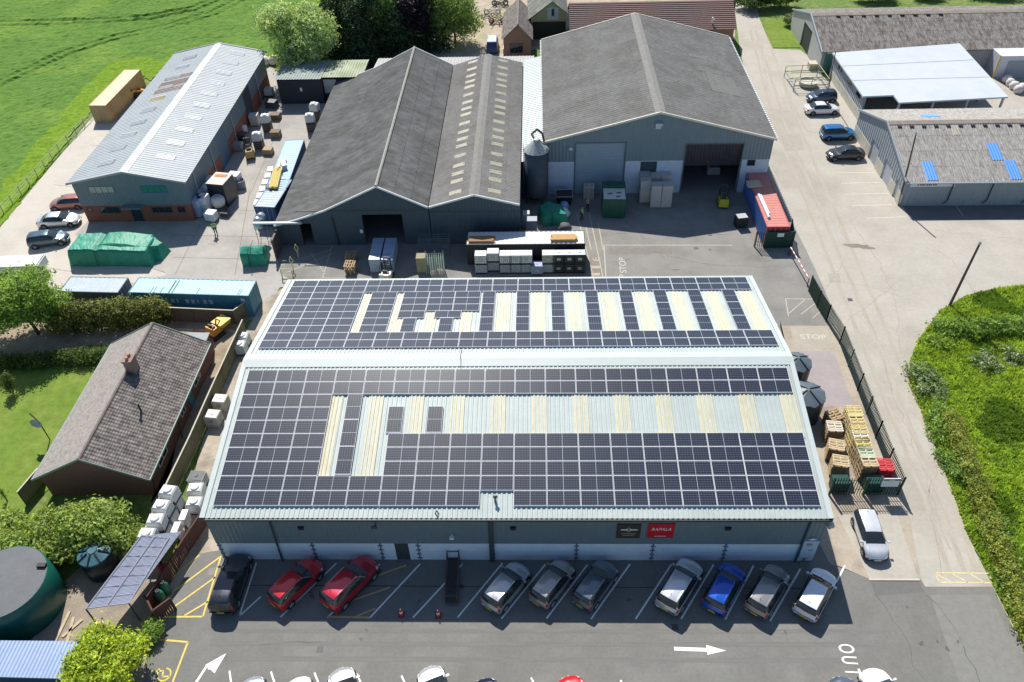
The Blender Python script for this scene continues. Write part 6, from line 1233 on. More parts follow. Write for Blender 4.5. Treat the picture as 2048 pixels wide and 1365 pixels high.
for lab, px, py, z, r in (('black cone lidded tank beside the right wall of the warehouse, farther one', 1596, 718, 2.6, 1.25), ('black cone lidded tank beside the right wall of the warehouse, nearer and larger one', 1616, 782, 2.9, 1.5)):
    c = at(px, py, z); t = thing('storage_tank', lab, 'tank', (c.x, c.y), R(10)); b = MB(); b.lathe([(r, 0), (r, z-.35)], n=12); b.build('body', mat('tank_charcoal', (.035, .04, .045), .5, .12, 2), t); b = MB(); b.lathe([(r+.08, z-.38), (.15, z+.15), (0, z+.15)], n=8); b.build('lid', mat('slate_lid', (.10, .13, .155), .45, .1, 2), t)
    b = MB()
    for a in range(4): an = a*math.pi/2+.4; b.bar((.15*math.cos(an), .15*math.sin(an), z+.17), ((r+.08)*math.cos(an), (r+.08)*math.sin(an), z-.34), .05, 0, 4)
    b.build('lid_rib', BLACK, t)
p = at(1606, 775); t = thing('lamp_post', 'slim lamp post with white head beside the right wall of the warehouse', 'lamp', (43.9, p.y+3.2)); b = MB(); b.bar((0, 0, 0), (0, 0, 4.4), .05, 0, 8); b.build('pole', mat('tan_pole', (.30, .27, .22), .6, .1, 3), t); b = MB(); b.lathe([(0, 4.35), (.3, 4.38), (.3, 4.55), (0, 4.62)], n=14); b.build('lamp_head', WHITE, t)
p0 = at(1568, 640, 2.0); t = thing('bulk_store', 'white cloth covered bin standing against the back right corner of the warehouse', 'storage bin', (44.4, 21.6)); b = MB(); b.box(-.9, -2.2, 0, .9, 2.3, 1.5); b.build('body', mat('bin_slate', (.07, .09, .11), .5, .1, 2), t)
b = MB(); n = 10
for i in range(n+1):
    for j in range(n+1): b.v.append((-.95+1.9*i/n, -2.25+4.6*j/n, 1.5+.7*math.sin(math.pi*i/n)*math.sin(math.pi*j/n)**.5+.06*random.random() if 0 < i < n and 0 < j < n else 1.49))
for i in range(n):
    for j in range(n): b.f.append([i*(n+1)+j, (i+1)*(n+1)+j, (i+1)*(n+1)+j+1, i*(n+1)+j+1]); b.m.append(0)
b.build('cover', mat('white_cover', (.68, .64, .62), .8, .06, 2), t, smooth=True)
# ------------------------------------------------------------------ tarpaulins
TARP = mat('green_tarpaulin', (.010, .25, .15), .55, .16, 1.6, .35, 5, col2=(.02, .30, .19), fac=.45)
def tarp(name, label, c, rz, L_, Wd, hfun, n=40, m=22, seed=1):
    t = thing(name, label, 'tarpaulin', c, rz, None); b = MB(); rnd = random.Random(seed); idx = {}
    n, m = n*2, m*2
    for i in range(n+1):
        for j in range(m+1):
            u, v = i/n, j/m; a = .045; su = min(1, min(u, 1-u)/a); sv = min(1, min(v, 1-v)/(a*1.6)); k = min(su, sv); h = hfun(u, v)
            z = h*min(1, k*1.0); x, y = -L_/2+L_*u, -Wd/2+Wd*v
            fold = .05*noise.noise((x*1.3, y*1.3, seed))+.05*(.5-abs(noise.noise((x*2.6+y*1.4, y*1.0-x*.6, seed+4))))+.014*(.4-abs(noise.noise((x*5, y*2.2, seed+8))))
            b.v.append((x+fold*(1-k)*2, y+fold*(1-k)*2, max(.01, z+fold*(1.2 if k > .9 else 0)))); idx[i, j] = len(b.v)-1
    for i in range(n):
        for j in range(m): b.f.append([idx[i, j], idx[i+1, j], idx[i+1, j+1], idx[i, j+1]]); b.m.append(0)
    b.build('sheet', TARP, t, smooth=True); b = MB()
    for x in (-L_*.15,): b.bar((x, -Wd/2-.02, .1), (x+.1, -Wd/2+.08, 1.9), .03, 0, 5); b.tube([(x+.1, -Wd/2+.1, 2.0), (x+.3, 0, 2.0), (x+.4, Wd/2-.2, 2.1)], .025, 0, 5)
    b.build('rope', mat('dark_rope', (.02, .07, .06), .8, .1, 4), t); return t
a, c = at(141, 533), at(297, 533); rz = math.atan2((c-a).y, (c-a).x); mid = (a+c)/2+Vector((.25, 1.75, 0))
def h1(u, v): d = min(1, abs(u-.37)/.05); return (1.95+.12*math.sin(u*5)-.25*(1-d)*1)*(1 if u < .93 or v < .8 else .8)+.25*math.exp(-((u-.62)/.2)**2)*(v > .3)
tarp('tarpaulin', 'large wrinkled green tarpaulin tied over a long load in the left yard', (mid.x, mid.y, .006), rz, (c-a).length+.6, 3.6, h1, 60, 26)
b0 = at(312, 512); t = thing('tarpaulin', 'peaked end of green sheeting right of the large wrinkled tarpaulin', 'tarpaulin', (b0.x, b0.y, .006), rz)
b = MB(); b.add([(-1.0, -1.2, 0), (1.1, -.9, 0), (1.4, .9, 0), (-.9, 1.6, 0), (-.9, -.9, 1.8), (.7, -.2, 1.5), (.9, .6, 1.3), (-.7, 1.3, 1.9)], [(4, 5, 6, 7), (0, 1, 5, 4), (1, 2, 6, 5), (2, 3, 7, 6), (3, 0, 4, 7)]); b.build('sheet', TARP, t)
p = at(508, 532); tarp('tarpaulin', 'small green tarpaulin tent over a pile by the yellow barrier', (p.x, p.y+.9, .01), R(4), 2.7, 2.1, lambda u, v: 1.35+.55*(1-abs(v-.45)*2)+.1*math.sin(u*7), 24, 20, 5)
p = at(1105, 445); tarp('tarpaulin', 'dark green sheet covering a heap in the shade beside the silo', (p.x, p.y+.6, .01), R(15), 2.9, 2.6, lambda u, v: 1.0+.7*(1-abs(u-.4)*1.6), 24, 20, 9)
# ------------------------------------------------------------------ sheds bottom left
q = [at(283, 1073, 2.5), at(338, 1077, 2.5), at(258, 1208, 2.2), at(172, 1219, 2.2)]; o = q[3]
t = thing('lean_to', 'open lean-to with clear ribbed roof sheets beside the small black tank', 'lean-to', (o.x, o.y)); o0 = Vector((o.x, o.y, 0))
b = MB(); v = q[0]-q[3]; u = q[2]-q[3]; b.corr(q[3]-o0, v, u, .11, .03, (0, 0, 1), prof='sine'); b.build('roof', mat('milky_polycarbonate', (.34, .36, .44), .25, .08, 1.5, spec=.6), t)
b = MB(); e = Vector((0, 0, .06)); b.bar(q[3]-o0+e+u*.48, q[0]-o0+e+(q[1]-q[0])*.48, .04, 0, 4)
for k in range(8): f = k/7; b.bar(q[3]-o0+v*f+e*.8, q[2]-o0+(q[1]-q[2])*f+e*.8, .022, 0, 4)
b.bar(q[2]-o0+e, q[1]-o0+e, .05, 0, 4); b.bar(q[3]-o0+e, q[0]-o0+e, .05, 0, 4); b.bar(q[3]-o0+e, q[2]-o0+e, .05, 0, 4); b.build('roof_batten', mat('pale_batten', (.48, .48, .50), .6, .1, 3), t)
b = MB()
for z in q: w = z-o0; b.bar((w.x, w.y, 0), (w.x, w.y, w.z), .06, 0, 6)
b.build('post', DKGREY, t)
q = [at(-60, 1281, 2.4), at(157, 1283, 2.4), at(128, 1358, 2.4), at(-60, 1353, 2.4)]; xs = [(z.x, z.y) for z in q]
t = thing('shed', 'blue shed with pale blue metal roof in the bottom left corner', 'shed', (q[2].x, q[2].y)); sh = lambda p, k=1.0: (p[0]-q[2].x, p[1]-q[2].y)
b = MB(); b.prism([sh(z) for z in xs][::-1], 0, 2.3); b.build('wall', mat('deep_blue_boards', (.015, .05, .15), .6, .1, 2), t); b = MB(); b.prism([sh(z) for z in xs][::-1], 2.32, 2.42); b.build('roof', mat('pale_blue_metal', (.24, .32, .48), .4, .08, 1, metal=.1, clad=(.25, 'x')), t)
b = MB(); 
for a, c, e in (((98, 1310), (140, 1224), .2), ((128, 1312), (148, 1235), .2), ((100, 1312), (165, 1308), .15), ((125, 1275), (165, 1240), .2)): s0, s1 = at(*a), at(*c); seg(b, (s0.x, s0.y), (s1.x, s1.y), e, .08); 
t = b.build('timber_planks', mat('pale_plank', (.50, .40, .27), .85, .2, 6)); tag(t, 'loose pale planks lying on the soil beside the big green tank', 'planks')
bm = bmesh.new(); bm.from_mesh(t.data); r_ = bmesh.ops.extrude_face_region(bm, geom=bm.faces[:]); bmesh.ops.translate(bm, verts=[v for v in r_['geom'] if isinstance(v, bmesh.types.BMVert)], vec=(0, 0, -.07)); bm.to_mesh(t.data); bm.free()
# ------------------------------------------------------------------ fences
def palisade(label, pts, h, m, name='palisade_fence', sp=.2, post=2.75, cat='fence', group=None, rails=(.35, .85), th=.075):
    P_ = [Vector(at2(*q)) for q in pts]; o = P_[0]; t = thing(name, label, cat, (o.x, o.y), 0, group); b = MB(); rb = MB()
    for a, c in zip(P_, P_[1:]):
        d = c-a; L_ = d.length; d.normalize(); n = max(1, int(L_/sp))
        for i in range(n):
            s = a-o+d*(i+.5)*L_/n; b.bar((s.x, s.y, .05), (s.x, s.y, h-.06), th*.5, 0, 4); b.bar((s.x, s.y, h-.06), (s.x, s.y, h), th*.5, 0, 4, .005)
        for r in rails: rb.bar((*(a-o), h*r), (*(c-o), h*r), .028, 0, 4)
        k = max(1, round(L_/post))
        for i in range(k+1): s = a-o+d*L_*i/k; pb_ = MB(); pb_.box(s.x-.05, s.y-.05, 0, s.x+.05, s.y+.05, h+.02); pb_.build('post', m, t)
    b.build('pales', m, t); rb.build('rail', m, t); return t
GF_ = mat('fence_green', (.008, .06, .042), .45, .12, 4)
palisade('green palisade fence running down the right side between the passage and the lane', [(1652, 644), (1679, 688), (1715, 782), (1751, 877), (1795, 990)], 2.1, GF_)
palisade('dark green mesh gate standing open at the yard mouth by the white barrier', [(1617, 583), (1634, 615), (1652, 644)], 2.0, GF_, 'mesh_gate', .11, cat='gate', rails=(.05, .5, .97))
fr = palisade('green palisade fence across the front of the pallet store', [(1657, 991), (1795, 990)], 2.1, GF_)
o = at(1657, 991); b = MB(); x0, x1 = at(1668, 991).x-o.x, at(1690, 991).x-o.x; 
p = at(1788, 990); s = sign('notice_board', 'white notice with grey header on the front palisade fence corner', p.x-1.35, p.x-.1, 1.15, 2.1, mat('notice_white', (.66, .69, .74), .5, .04, 2), p.y-.09); b = MB(); b.box(-.62, -.036, .72, .62, -.031, .95); b.build('header', mat('header_grey', (.10, .13, .13), .5, .1, 2), s); b = MB(); b.box(-.2, -.041, .78, .2, -.0365, .86); b.build('emblem', WHITE, s)
for lab, px, w in (('added bin-shaped block for the shadow behind the left part of the front palisade fence', 1676, 1.2), ('added bin-shaped block for the shadow behind the front fence next to the red pallets', 1745, 1.3)):  # dark bin shapes added where shadows show through the pales
    p = at(px, 984); t = thing('shadow_bin', lab, 'bin', (p.x, p.y+.25), 0, 'shadow bins behind the front fence'); b = MB(); b.box(-w/2, -.4, .15, w/2, .4, 1.15, top=(-.05, -.05)); b.build('body', mat('shadow_bin_green', (.008, .05, .035), .5, .1, 3), t); b = MB(); b.box(-w/2-.07, -.48, 1.15, w/2+.07, .48, 1.25, top=(.05, .05)); b.build('lid', mat('shadow_bin_lid', (.01, .06, .045), .4, .1, 3), t); b = MB()
    for x in (-w/2+.15, w/2-.15): b.lathe([(0, -.05), (.1, -.05), (.1, .05), (0, .05)], (x, -.3, .1), 10, 0, 'y')
    b.build('wheel', RUBBER, t)
palisade('green palisade side panel left of the sheeted gate by the red container', [(1508, 494), (1528, 497)], 2.0, GF_, sp=.2)
p0, p1 = at(1528, 497), at(1582, 497); t = thing('sheeted_gate', 'dark green sheeted gate with small white notice in front of the red container', 'gate', (p0.x, p0.y)); w = p1.x-p0.x; b = MB(); b.box(0, -.04, .08, w, .04, 2.1); b.build('panel', mat('gate_green', (.006, .04, .03), .5, .1, 3), t); b = MB(); b.box(w*.38, -.07, 1.5, w*.62, -.045, 1.95); b.build('notice', WHITE, t); b = MB()
for x in (-.06, w): b.box(x, -.07, 0, x+.1, .07, 2.2)
b.build('post', GF_, t)
palisade('green palisade return beside the sheeted gate along the lane', [(1582, 497), (1578, 470)], 2.0, GF_, sp=.2)
def boards(label, pts, h, m, capm=None, name='timber_fence', sp=.14, group=None, post=2.0):
    P_ = [Vector(at2(*q)) for q in pts]; o = P_[0]; t = thing(name, label, 'fence', (o.x, o.y), 0, group); b = MB(); c_ = MB()
    for a, c in zip(P_, P_[1:]):
        d = c-a; L_ = d.length; d.normalize(); n = int(L_/sp); rz = math.atan2(d.y, d.x)
        for i in range(n): s = a-o+d*(i+.5)*L_/n; b.cbox((s.x, s.y, h/2), (sp*.86, .03, h*random.uniform(.985, 1)), rz)
        s = (a+c)/2-o; c_.cbox((s.x, s.y, h+.02), (L_, .12, .04), rz); k = max(1, round(L_/post)); pb_ = MB()
        for i in range(k+1): s = a-o+d*L_*i/k; nrm = Vector((d.y, -d.x)); s2 = s+nrm*.06; pb_ = MB(); pb_.cbox((s2.x, s2.y, h/2), (.09, .08, h), rz); pb_.build('post', m, t)
    b.build('boards', m, t); c_.build('cap_rail', capm or m, t); return t
MOSS = mat('mossy_fence_board', (.19, .165, .09), .9, .25, 4, col2=(.12, .10, .07), fac=.45, fscale=1); LCAP = mat('pale_fence_cap', (.50, .46, .36), .8, .1, 4)
boards('long mossy timber fence with pale cap between the bungalow and the warehouse', [(494, 668), (461, 742), (430, 812), (390, 905), (350, 990), (300, 1100)], 1.8, MOSS, LCAP)
boards('weathered timber fence in front of the turquoise container', [(308, 640), (475, 648)], 1.7, mat('grey_fence_board', (.15, .125, .10), .9, .2, 5), LCAP)
boards('short timber fence return by the end of the turquoise container', [(475, 648), (502, 628)], 1.7, MOSS, LCAP)
RB = mat('red_brown_board', (.10, .04, .03), .85, .25, 5)
boards('red brown slatted fence beside the clear roofed lean-to and gas tanks', [(418, 1045), (378, 1105), (330, 1185), (308, 1218)], 1.6, RB, name='slatted_fence', sp=.16)
boards('red brown fence end panel enclosing the green gas bottles', [(303, 1212), (318, 1243), (352, 1218)], 1.4, RB, name='slatted_fence', sp=.16)
boards('grey timber panel fence at the corner of the bungalow garden', [(52, 1010), (92, 962)], 1.6, mat('grey_fence_board', (.15, .125, .10), .9, .2, 5), LCAP)
P_ = [Vector(at2(*q)) for q in ((-10, 448), (60, 372), (120, 305), (186, 238))]; o = P_[0]; t = thing('wire_fence', 'post and wire fence along the edge of the crop field', 'fence', (o.x, o.y)); wb = MB()
for a, c in zip(P_, P_[1:]):
    for k in range(4): s = a+(c-a)*k/4-o; b = MB(); b.bar((s.x, s.y, 0), (s.x, s.y, 1.25), .05, 0, 6); b.build('post', mat('grey_post', (.36, .34, .28), .9, .2, 5), t)
    for z in (.5, .85, 1.2): wb.bar((*(a-o), z), (*(c-o), z), .025, 0, 4)
wb.build('wire', mat('fence_wire', (.50, .49, .44), .5, .1, 4), t)
# barrier arm, poles
p0, p1 = at(1578, 510), at(1614, 573); d = p1-p0; t = thing('barrier', 'red and white striped barrier arm along the edge of the lane', 'barrier', (p0.x, p0.y)); L_ = d.length; d.normalize(); b = MB()
for k in range(14): b.bar((d.x*L_*k/14, d.y*L_*k/14, .95), (d.x*L_*(k+1)/14, d.y*L_*(k+1)/14, .95), .06, k % 2, 6)
b.build('arm', [WHITE, RED], t); b = MB(); b.box(-.12, -.12, 0, .12, .12, .9); b.build('housing', DKGREY, t); b = MB(); b.bar((d.x*L_, d.y*L_, 0), (d.x*L_, d.y*L_, .9), .05, 0, 6); b.build('rest_post', DKGREY, t)
def pole(label, base, top, z, r=.11):
    p, q = at(*base), at(top[0], top[1], z); t = thing('utility_pole', label, 'pole', (p.x, p.y)); b = MB(); b.bar((0, 0, 0), q-p, r, 0, 9, r*.7); b.build('pole', mat('pole_timber', (.13, .095, .07), .9, .2, 3), t); b = MB(); b.bar((.12, 0, 1.0), (.12, 0, 1.4), .03, 0, 5); b.bar((q-p)*.97, (q-p)*1.0, r*.9, 0, 8); b.build('metal_band', STEEL, t); return t
pole('tall leaning timber pole at the edge of the meadow', (1899, 612), (1961, 485), 7.6, .14)
pole('thin dark pole leaning at the near corner of the blue patched barn', (1797, 412), (1833, 265), 8.6)
pole('thin dark pole beside the green framed cage and canopy wall', (1655, 190), (1672, 100), 8.0, .08)
# cage frame by the lane
p = at(1610, 168); t = thing('steel_cage', 'yellow green tubular frame cage beside the lane holding round tubs', 'cage', (p.x, p.y), R(2)); b = MB(); w, l, h = 2.4, 2.4, 1.7
for x in (-w, 0, w):
    for y in (-l, l): b.bar((x, y, 0), (x, y, h), .05, 0, 6)
for z in (.9, h):
    for y in (-l, 0, l): b.bar((-w, y, z), (w, y, z), .05, 1 if z == h else 0, 6)
    for x in (-w, w): b.bar((x, -l, z), (x, l, z), .05, 1 if z == h else 0, 6)
b.build('frame', [mat('green_tube', (.02, .14, .09), .5, .1, 4), mat('yellow_green_tube', (.42, .38, .08), .6, .15, 4)], t)
t = tag(MB().build('tub', mat('tub_white', (.6, .58, .5), .6, .1, 3)), 'round pale tub inside the green framed cage', 'tub'); b = MB(); b.lathe([(0, .1), (1.2, .1), (1.35, .75), (1.2, .75), (1.1, .5), (0, .45)], n=24); bpy.data.objects.remove(t); t = b.build('tub', mat('tub_cream', (.55, .52, .44), .7, .12, 3), loc=(p.x+.2, p.y-.6, .005)); tag(t, 'round pale tub inside the green framed cage', 'tub')
for lab, px, py in (('open green mesh gate against the wall by the canopy building', 1700, 225), ('second green mesh gate panel against the canopy wall', 1715, 250)):
    a = at(px-8, py-26); c = at(px+10, py+8); t = thing('mesh_gate', lab, 'gate', (a.x, a.y), 0, 'green gates by the canopy'); b = MB(); d = c-a
    for f in (0, .5, 1): b.bar(d*f, d*f+Vector((0, 0, 2.2)), .05, 0, 5)
    for z in (.2, 1.2, 2.2): b.bar((0, 0, z), d+Vector((0, 0, z)), .04, 0, 5)
    for k in range(14): s = d*(k/14); b.bar(s+Vector((0, 0, .2)), s+Vector((0, 0, 2.2)), .012, 0, 4)
    b.build('frame', mat('bright_fence_green', (.01, .13, .09), .45, .12, 4), t)
p = at(1652, 140); t = thing('tank', 'green upright tank between the pale gable barn and the canopy', 'tank', (p.x, p.y)); b = MB(); b.box(-1.0, -1.6, 0, 1.0, 1.6, 3.0, top=(.1, .1)); b.build('body', mat('sea_green_sheet', (.04, .16, .15), .5, .12, 2), t); b = MB(); b.box(-.95, -1.55, 3.0, .95, 1.55, 3.08); b.build('lid', DKGREY, t)
p = at(1625, 138); t = thing('crate', 'pale open crate by the green upright tank', 'crate', (p.x, p.y)); b = MB(); b.box(-.7, -.6, 0, .7, .6, .9); b.box(-.75, -.65, .9, .75, .65, 1.0); b.build('body', mat('pale_crate', (.5, .46, .36), .8, .15, 4), t)
for k, (px, py, r) in enumerate(((2012, 165, .7), (2018, 172, .6), (2026, 178, .7), (2034, 186, .65), (2042, 182, .7))):
    p = at(px, py); b = MB(); b.lathe([(0, 0), (r*.8, .05), (r, .5), (r*.7, .95), (0, 1.05)], n=9); o = b.build('bulk_bag', mat('bag_cloth', (.66, .62, .60), .9, .12, 3, .5, 6), loc=(p.x, p.y, .01), smooth=True); tag(o, 'white bulk bag in the row by the far right edge beyond the canopy', 'bag', 'white bulk bags beyond the canopy')
p = at(2015, 150); t = thing('lean_to', 'white sheeted lean-to against the long brown barn at the right edge', 'lean-to', (p.x, p.y)); b = MB(); b.box(-2.5, -1, 0, 6, 2.5, 3.2); b.build('sheeting', mat('white_sheeting', (.62, .63, .66), .6, .06, 1), t); b = MB(); b.box(-1.2, -1.06, .1, 2.8, -1.004, 2.5); b.build('opening_panel', mat('grey_panel', (.33, .36, .40), .6, .1, 2), t); b = MB(); b.box(-2.62, -1.1, 0, -2.5, -.9, 3.3); b.build('yellow_post', YEL, t)
# ------------------------------------------------------------------ plant and small things
def forklift(label, px, py, rz, body, group='forklifts', load_=None):
    p = at(px, py); t = thing('forklift', label, 'forklift', (p.x, p.y, .012), rz, group)
    b = MB(); b.box(-1.1, -.52, .25, .35, .52, .85, top=(.05, .03)); b.box(-1.25, -.55, .3, -.75, .55, 1.15, top=(.12, .05)); b.build('chassis', body, t)
    b = MB()
    for y in (-.48, .48): b.bar((.3, y, .85), (.05, y, 2.05), .035, 0, 5); b.bar((-.85, y, 1.1), (-.7, y, 2.05), .035, 0, 5); b.bar((.05, y, 2.05), (-.7, y, 2.05), .035, 0, 5)
    for k in range(6): x = .05-k*.15; b.bar((x, -.48, 2.07), (x, .48, 2.07), .022, 0, 4)
    b.build('overhead_guard', BLACK, t)
    b = MB(); b.box(-.65, -.25, .86, -.2, .25, .98); b.box(-.7, -.25, .98, -.58, .25, 1.4); b.build('seat', DKGREY, t)
    b = MB(); b.bar((.2, 0, .85), (.05, 0, 1.2), .025, 0, 5); b.lathe([(.13, -.015), (.16, 0), (.13, .015)], (.04, 0, 1.22), 12); b.build('steering_wheel', BLACK, t)
    b = MB()
    for y in (-.32, .32): b.box(.42, y-.05, .15, .54, y+.05, 2.3)
    for z in (.5, 1.3, 2.25): b.box(.44, -.32, z, .52, .32, z+.08)
    b.build('mast', DKGREY, t); b = MB()
    for y in (-.25, .25): b.box(.56, y-.06, .12, 1.6, y+.06, .16); b.box(.56, y-.06, .12, .6, y+.06, .8)
    b.build('fork', STEEL, t)
    for x in (-.8, .25):
        for y in (-.5, .5): b = MB(); b.lathe([(0, -.1), (.26, -.1), (.28, -.06), (.28, .06), (.26, .1), (0, .1)], (x, y, .28), 14, 0, 'y'); b.build('wheel', RUBBER, t)
    return t
forklift('yellow forklift parked facing the big shed doorway in the shade', 1444, 408, R(86), mat('forklift_yellow', (.55, .50, .03), .4, .1, 3))
forklift('tan forklift with a load working beside the long unit', 501, 312, R(110), mat('forklift_tan', (.48, .30, .08), .4, .12, 3))
forklift('white forklift by the long blue grey stacks at the roof edge', 776, 556, R(82), mat('forklift_cream', (.60, .58, .52), .4, .1, 3))
p = at(432, 672); t = thing('mini_digger', 'small yellow and orange mini digger behind the bungalow by the fence', 'digger', (p.x, p.y, .01), R(60)); b = MB()
b.box(-.55, -.5, .45, .5, .5, 1.1, top=(.06, .06)); b.box(-.6, -.5, .6, -.3, .5, 1.35, top=(.08, .06)); b.build('body', mat('digger_orange', (.58, .25, .02), .45, .12, 3), t); b = MB(); b.box(.5, -.55, .7, 1.6, .55, 1.2, top=(-.15, -.1)); b.build('bucket', mat('digger_yellow', (.62, .42, .02), .45, .12, 3), t); b = MB()
for y in (-.55, .55): b.box(-.75, y-.12, .0, .75, y+.12, .4, top=(.15, 0))
b.build('track', RUBBER, t); b = MB(); b.bar((.3, 0, 1.0), (.6, 0, 1.7), .07, 0, 6); b.bar((.6, 0, 1.7), (1.0, 0, 1.1), .06, 0, 6); b.build('boom', mat('digger_orange', (.58, .25, .02), .45, .12, 3), t); b = MB(); b.box(-.25, -.22, 1.1, .1, .22, 1.25); b.box(-.3, -.22, 1.25, -.2, .22, 1.6); b.build('seat', BLACK, t)
p = at(262, 198); t = thing('loader', 'yellow and black compact loader squeezed between the sandy container and the long unit', 'loader', (p.x, p.y, .01), R(60)); b = MB(); b.box(-1.2, -.6, .4, .9, .6, 1.2, top=(.1, .06)); b.build('body', mat('loader_yellow', (.60, .38, .03), .45, .15, 3), t); b = MB(); b.box(-.9, -.55, 1.2, .3, .55, 2.1, top=(.15, .1)); b.build('cab', BLACK, t); b = MB(); b.bar((.6, -.5, 1.0), (1.9, -.5, .5), .09, 0, 6); b.bar((.6, .5, 1.0), (1.9, .5, .5), .09, 0, 6); b.box(1.8, -.8, .15, 2.3, .8, .7, top=(.1, 0)); b.build('bucket', mat('loader_orange', (.55, .28, .03), .5, .2, 3), t)
for x in (-.8, .6):
    for y in (-.6, .6): b = MB(); b.lathe([(0, -.15), (.4, -.15), (.42, -.08), (.42, .08), (.4, .15), (0, .15)], (x, y, .42), 14, 0, 'y'); b.build('wheel', RUBBER, t)
p = at(906, 1165); t = thing('trolley', 'rusty brown long cage trolley standing in front of the wall between parking bays', 'trolley', (p.x, p.y, .02), R(2)); RU = mat('rusty_tube', (.10, .065, .055), .7, .25, 6); b = MB(); l, w = 1.75, .42
for x in (-w, w):
    for y in (-l, 0, l): b.bar((x, y, .2), (x, y, 1.15), .035, 0, 5)
    for z in (.3, .7, 1.15): b.bar((x, -l, z), (x, l, z), .035, 0, 5)
for y in (-l, -.6, .6, l): b.bar((-w, y, .3), (w, y, .3), .03, 0, 5)
for y in (-l, l): b.bar((-w, y, 1.15), (w, y, 1.15), .035, 0, 5)
b.bar((-w, l, 1.15), (-w, l+.3, 1.6), .035, 0, 5); b.bar((w, l, 1.15), (w, l+.3, 1.6), .035, 0, 5); b.bar((-w, l+.3, 1.6), (w, l+.3, 1.6), .035, 0, 5); b.build('frame', RU, t); b = MB(); b.box(-w, -l, .31, w, l, .36); b.build('deck', mat('trolley_deck', (.05, .04, .04), .8, .3, 6), t); b = MB()
for x in (-w, w):
    for y in (-l+.2, l-.2): b.lathe([(0, -.04), (.13, -.04), (.13, .04), (0, .04)], (y*0+y, x, .13), 12, 0, 'y')
b.v = [(y_, x_, z_) for x_, y_, z_ in b.v]; b.build('wheel', RUBBER, t)
for lab, px, py in (('left of the two traffic cones in the empty bays', 803, 1230), ('right of the two traffic cones in the empty bays', 877, 1232)):
    p = at(px, py); t = thing('traffic_cone', lab, 'cone', (p.x, p.y, .02), 0, 'traffic cones'); b = MB(); b.lathe([(.16, .04), (.035, .7), (0, .7)], n=16); b.build('cone', mat('cone_red', (.55, .05, .04), .5, .1, 4), t); b = MB(); b.box(-.22, -.22, 0, .22, .22, .04); b.build('foot', mat('cone_foot', (.25, .03, .03), .6, .1, 4), t); b = MB(); b.lathe([(.124, .28), (.085, .47)], n=16); b.v = [(x*1.04, y*1.04, z) for x, y, z in b.v]; b.build('reflective_band', WHITE, t)
for lab, px, py, m in (('red gas bottle lying upright by the red brown fence', 334, 1148, RED), ('green gas bottle inside the fence corner, farther one', 336, 1186, mat('gas_green', (.03, .16, .08), .4, .1, 4)), ('green gas bottle inside the fence corner, nearer one', 327, 1203, mat('gas_green', (.03, .16, .08), .4, .1, 4))):
    p = at(px, py); t = thing('gas_bottle', lab, 'gas bottle', (p.x, p.y), 0, 'gas bottles'); r = .36 if m is RED else .3; b = MB(); b.lathe([(0, .02), (r*.9, .03), (r, .15), (r, 1.0), (r*.75, 1.2), (.1, 1.3), (0, 1.3)], n=18); b.build('body', m, t, smooth=True); b = MB(); b.lathe([(.14, 1.25), (.14, 1.42), (.1, 1.42)], n=12); b.bar((0, 0, 1.3), (0, 0, 1.4), .04, 0, 6); b.build('valve_collar', DKGREY, t)
p0, p1 = at(590, 533), at(565, 556); t = thing('hoop_barrier', 'pale yellow tubular hoop barrier by the small green tarpaulin', 'barrier', (p1.x, p1.y)); YT = mat('pale_yellow_tube', (.62, .56, .24), .6, .1, 4)
b = MB(); d = at(587, 556)-p1
for f in (0, 1): s = d*f; b.bar(s, s+Vector((0, 0, 1.1)), .06, 0, 6)
for z in (.3, 1.1): b.bar((0, 0, z), d+Vector((0, 0, z)), .06, 0, 6)
b.build('frame', YT, t)
for lab, px, py in (('yellow diamond safety post nearer the small green tarpaulin', 587, 540), ('dark yellow diamond safety post by the annex wall', 597, 515)):
    p = at(px, py); t = thing('safety_post', lab, 'post', (p.x, p.y), 0, 'diamond safety posts'); b = MB(); b.bar((0, 0, 0), (0, 0, .7), .05, 0, 6)
    for q0, q1 in (((0, .7), (.2, 1.2)), ((.2, 1.2), (0, 1.7)), ((0, 1.7), (-.2, 1.2)), ((-.2, 1.2), (0, .7))): b.bar((q0[0], 0, q0[1]), (q1[0], 0, q1[1]), .05, 0, 5)
    b.build('frame', YT, t)
p = at(529, 478); t = thing('extractor_duct', 'silver curved duct cowl under the grey canopy edge', 'duct', (p.x, p.y)); b = MB(); b.tube([(.2, .6, 2.6), (0, 0, 2.7), (-.1, -.4, 2.4), (-.05, -.7, 1.8)], .5, 0, 14); b.build('cowl', mat('bright_duct', (.55, .58, .60), .3, .06, 2, metal=.6), t, smooth=True); b = MB()
for x in (-.5, .6):
    for y in (-.6, .4): b.bar((x, y, 0), (x, y, 1.9), .03, 0, 5)
for z in (.4, 1.0, 1.6): b.bar((-.5, -.6, z), (.6, -.6, z), .02, 0, 4); b.bar((.6, -.6, z), (.6, .4, z), .02, 0, 4)
b.build('stand', DKGREY, t)
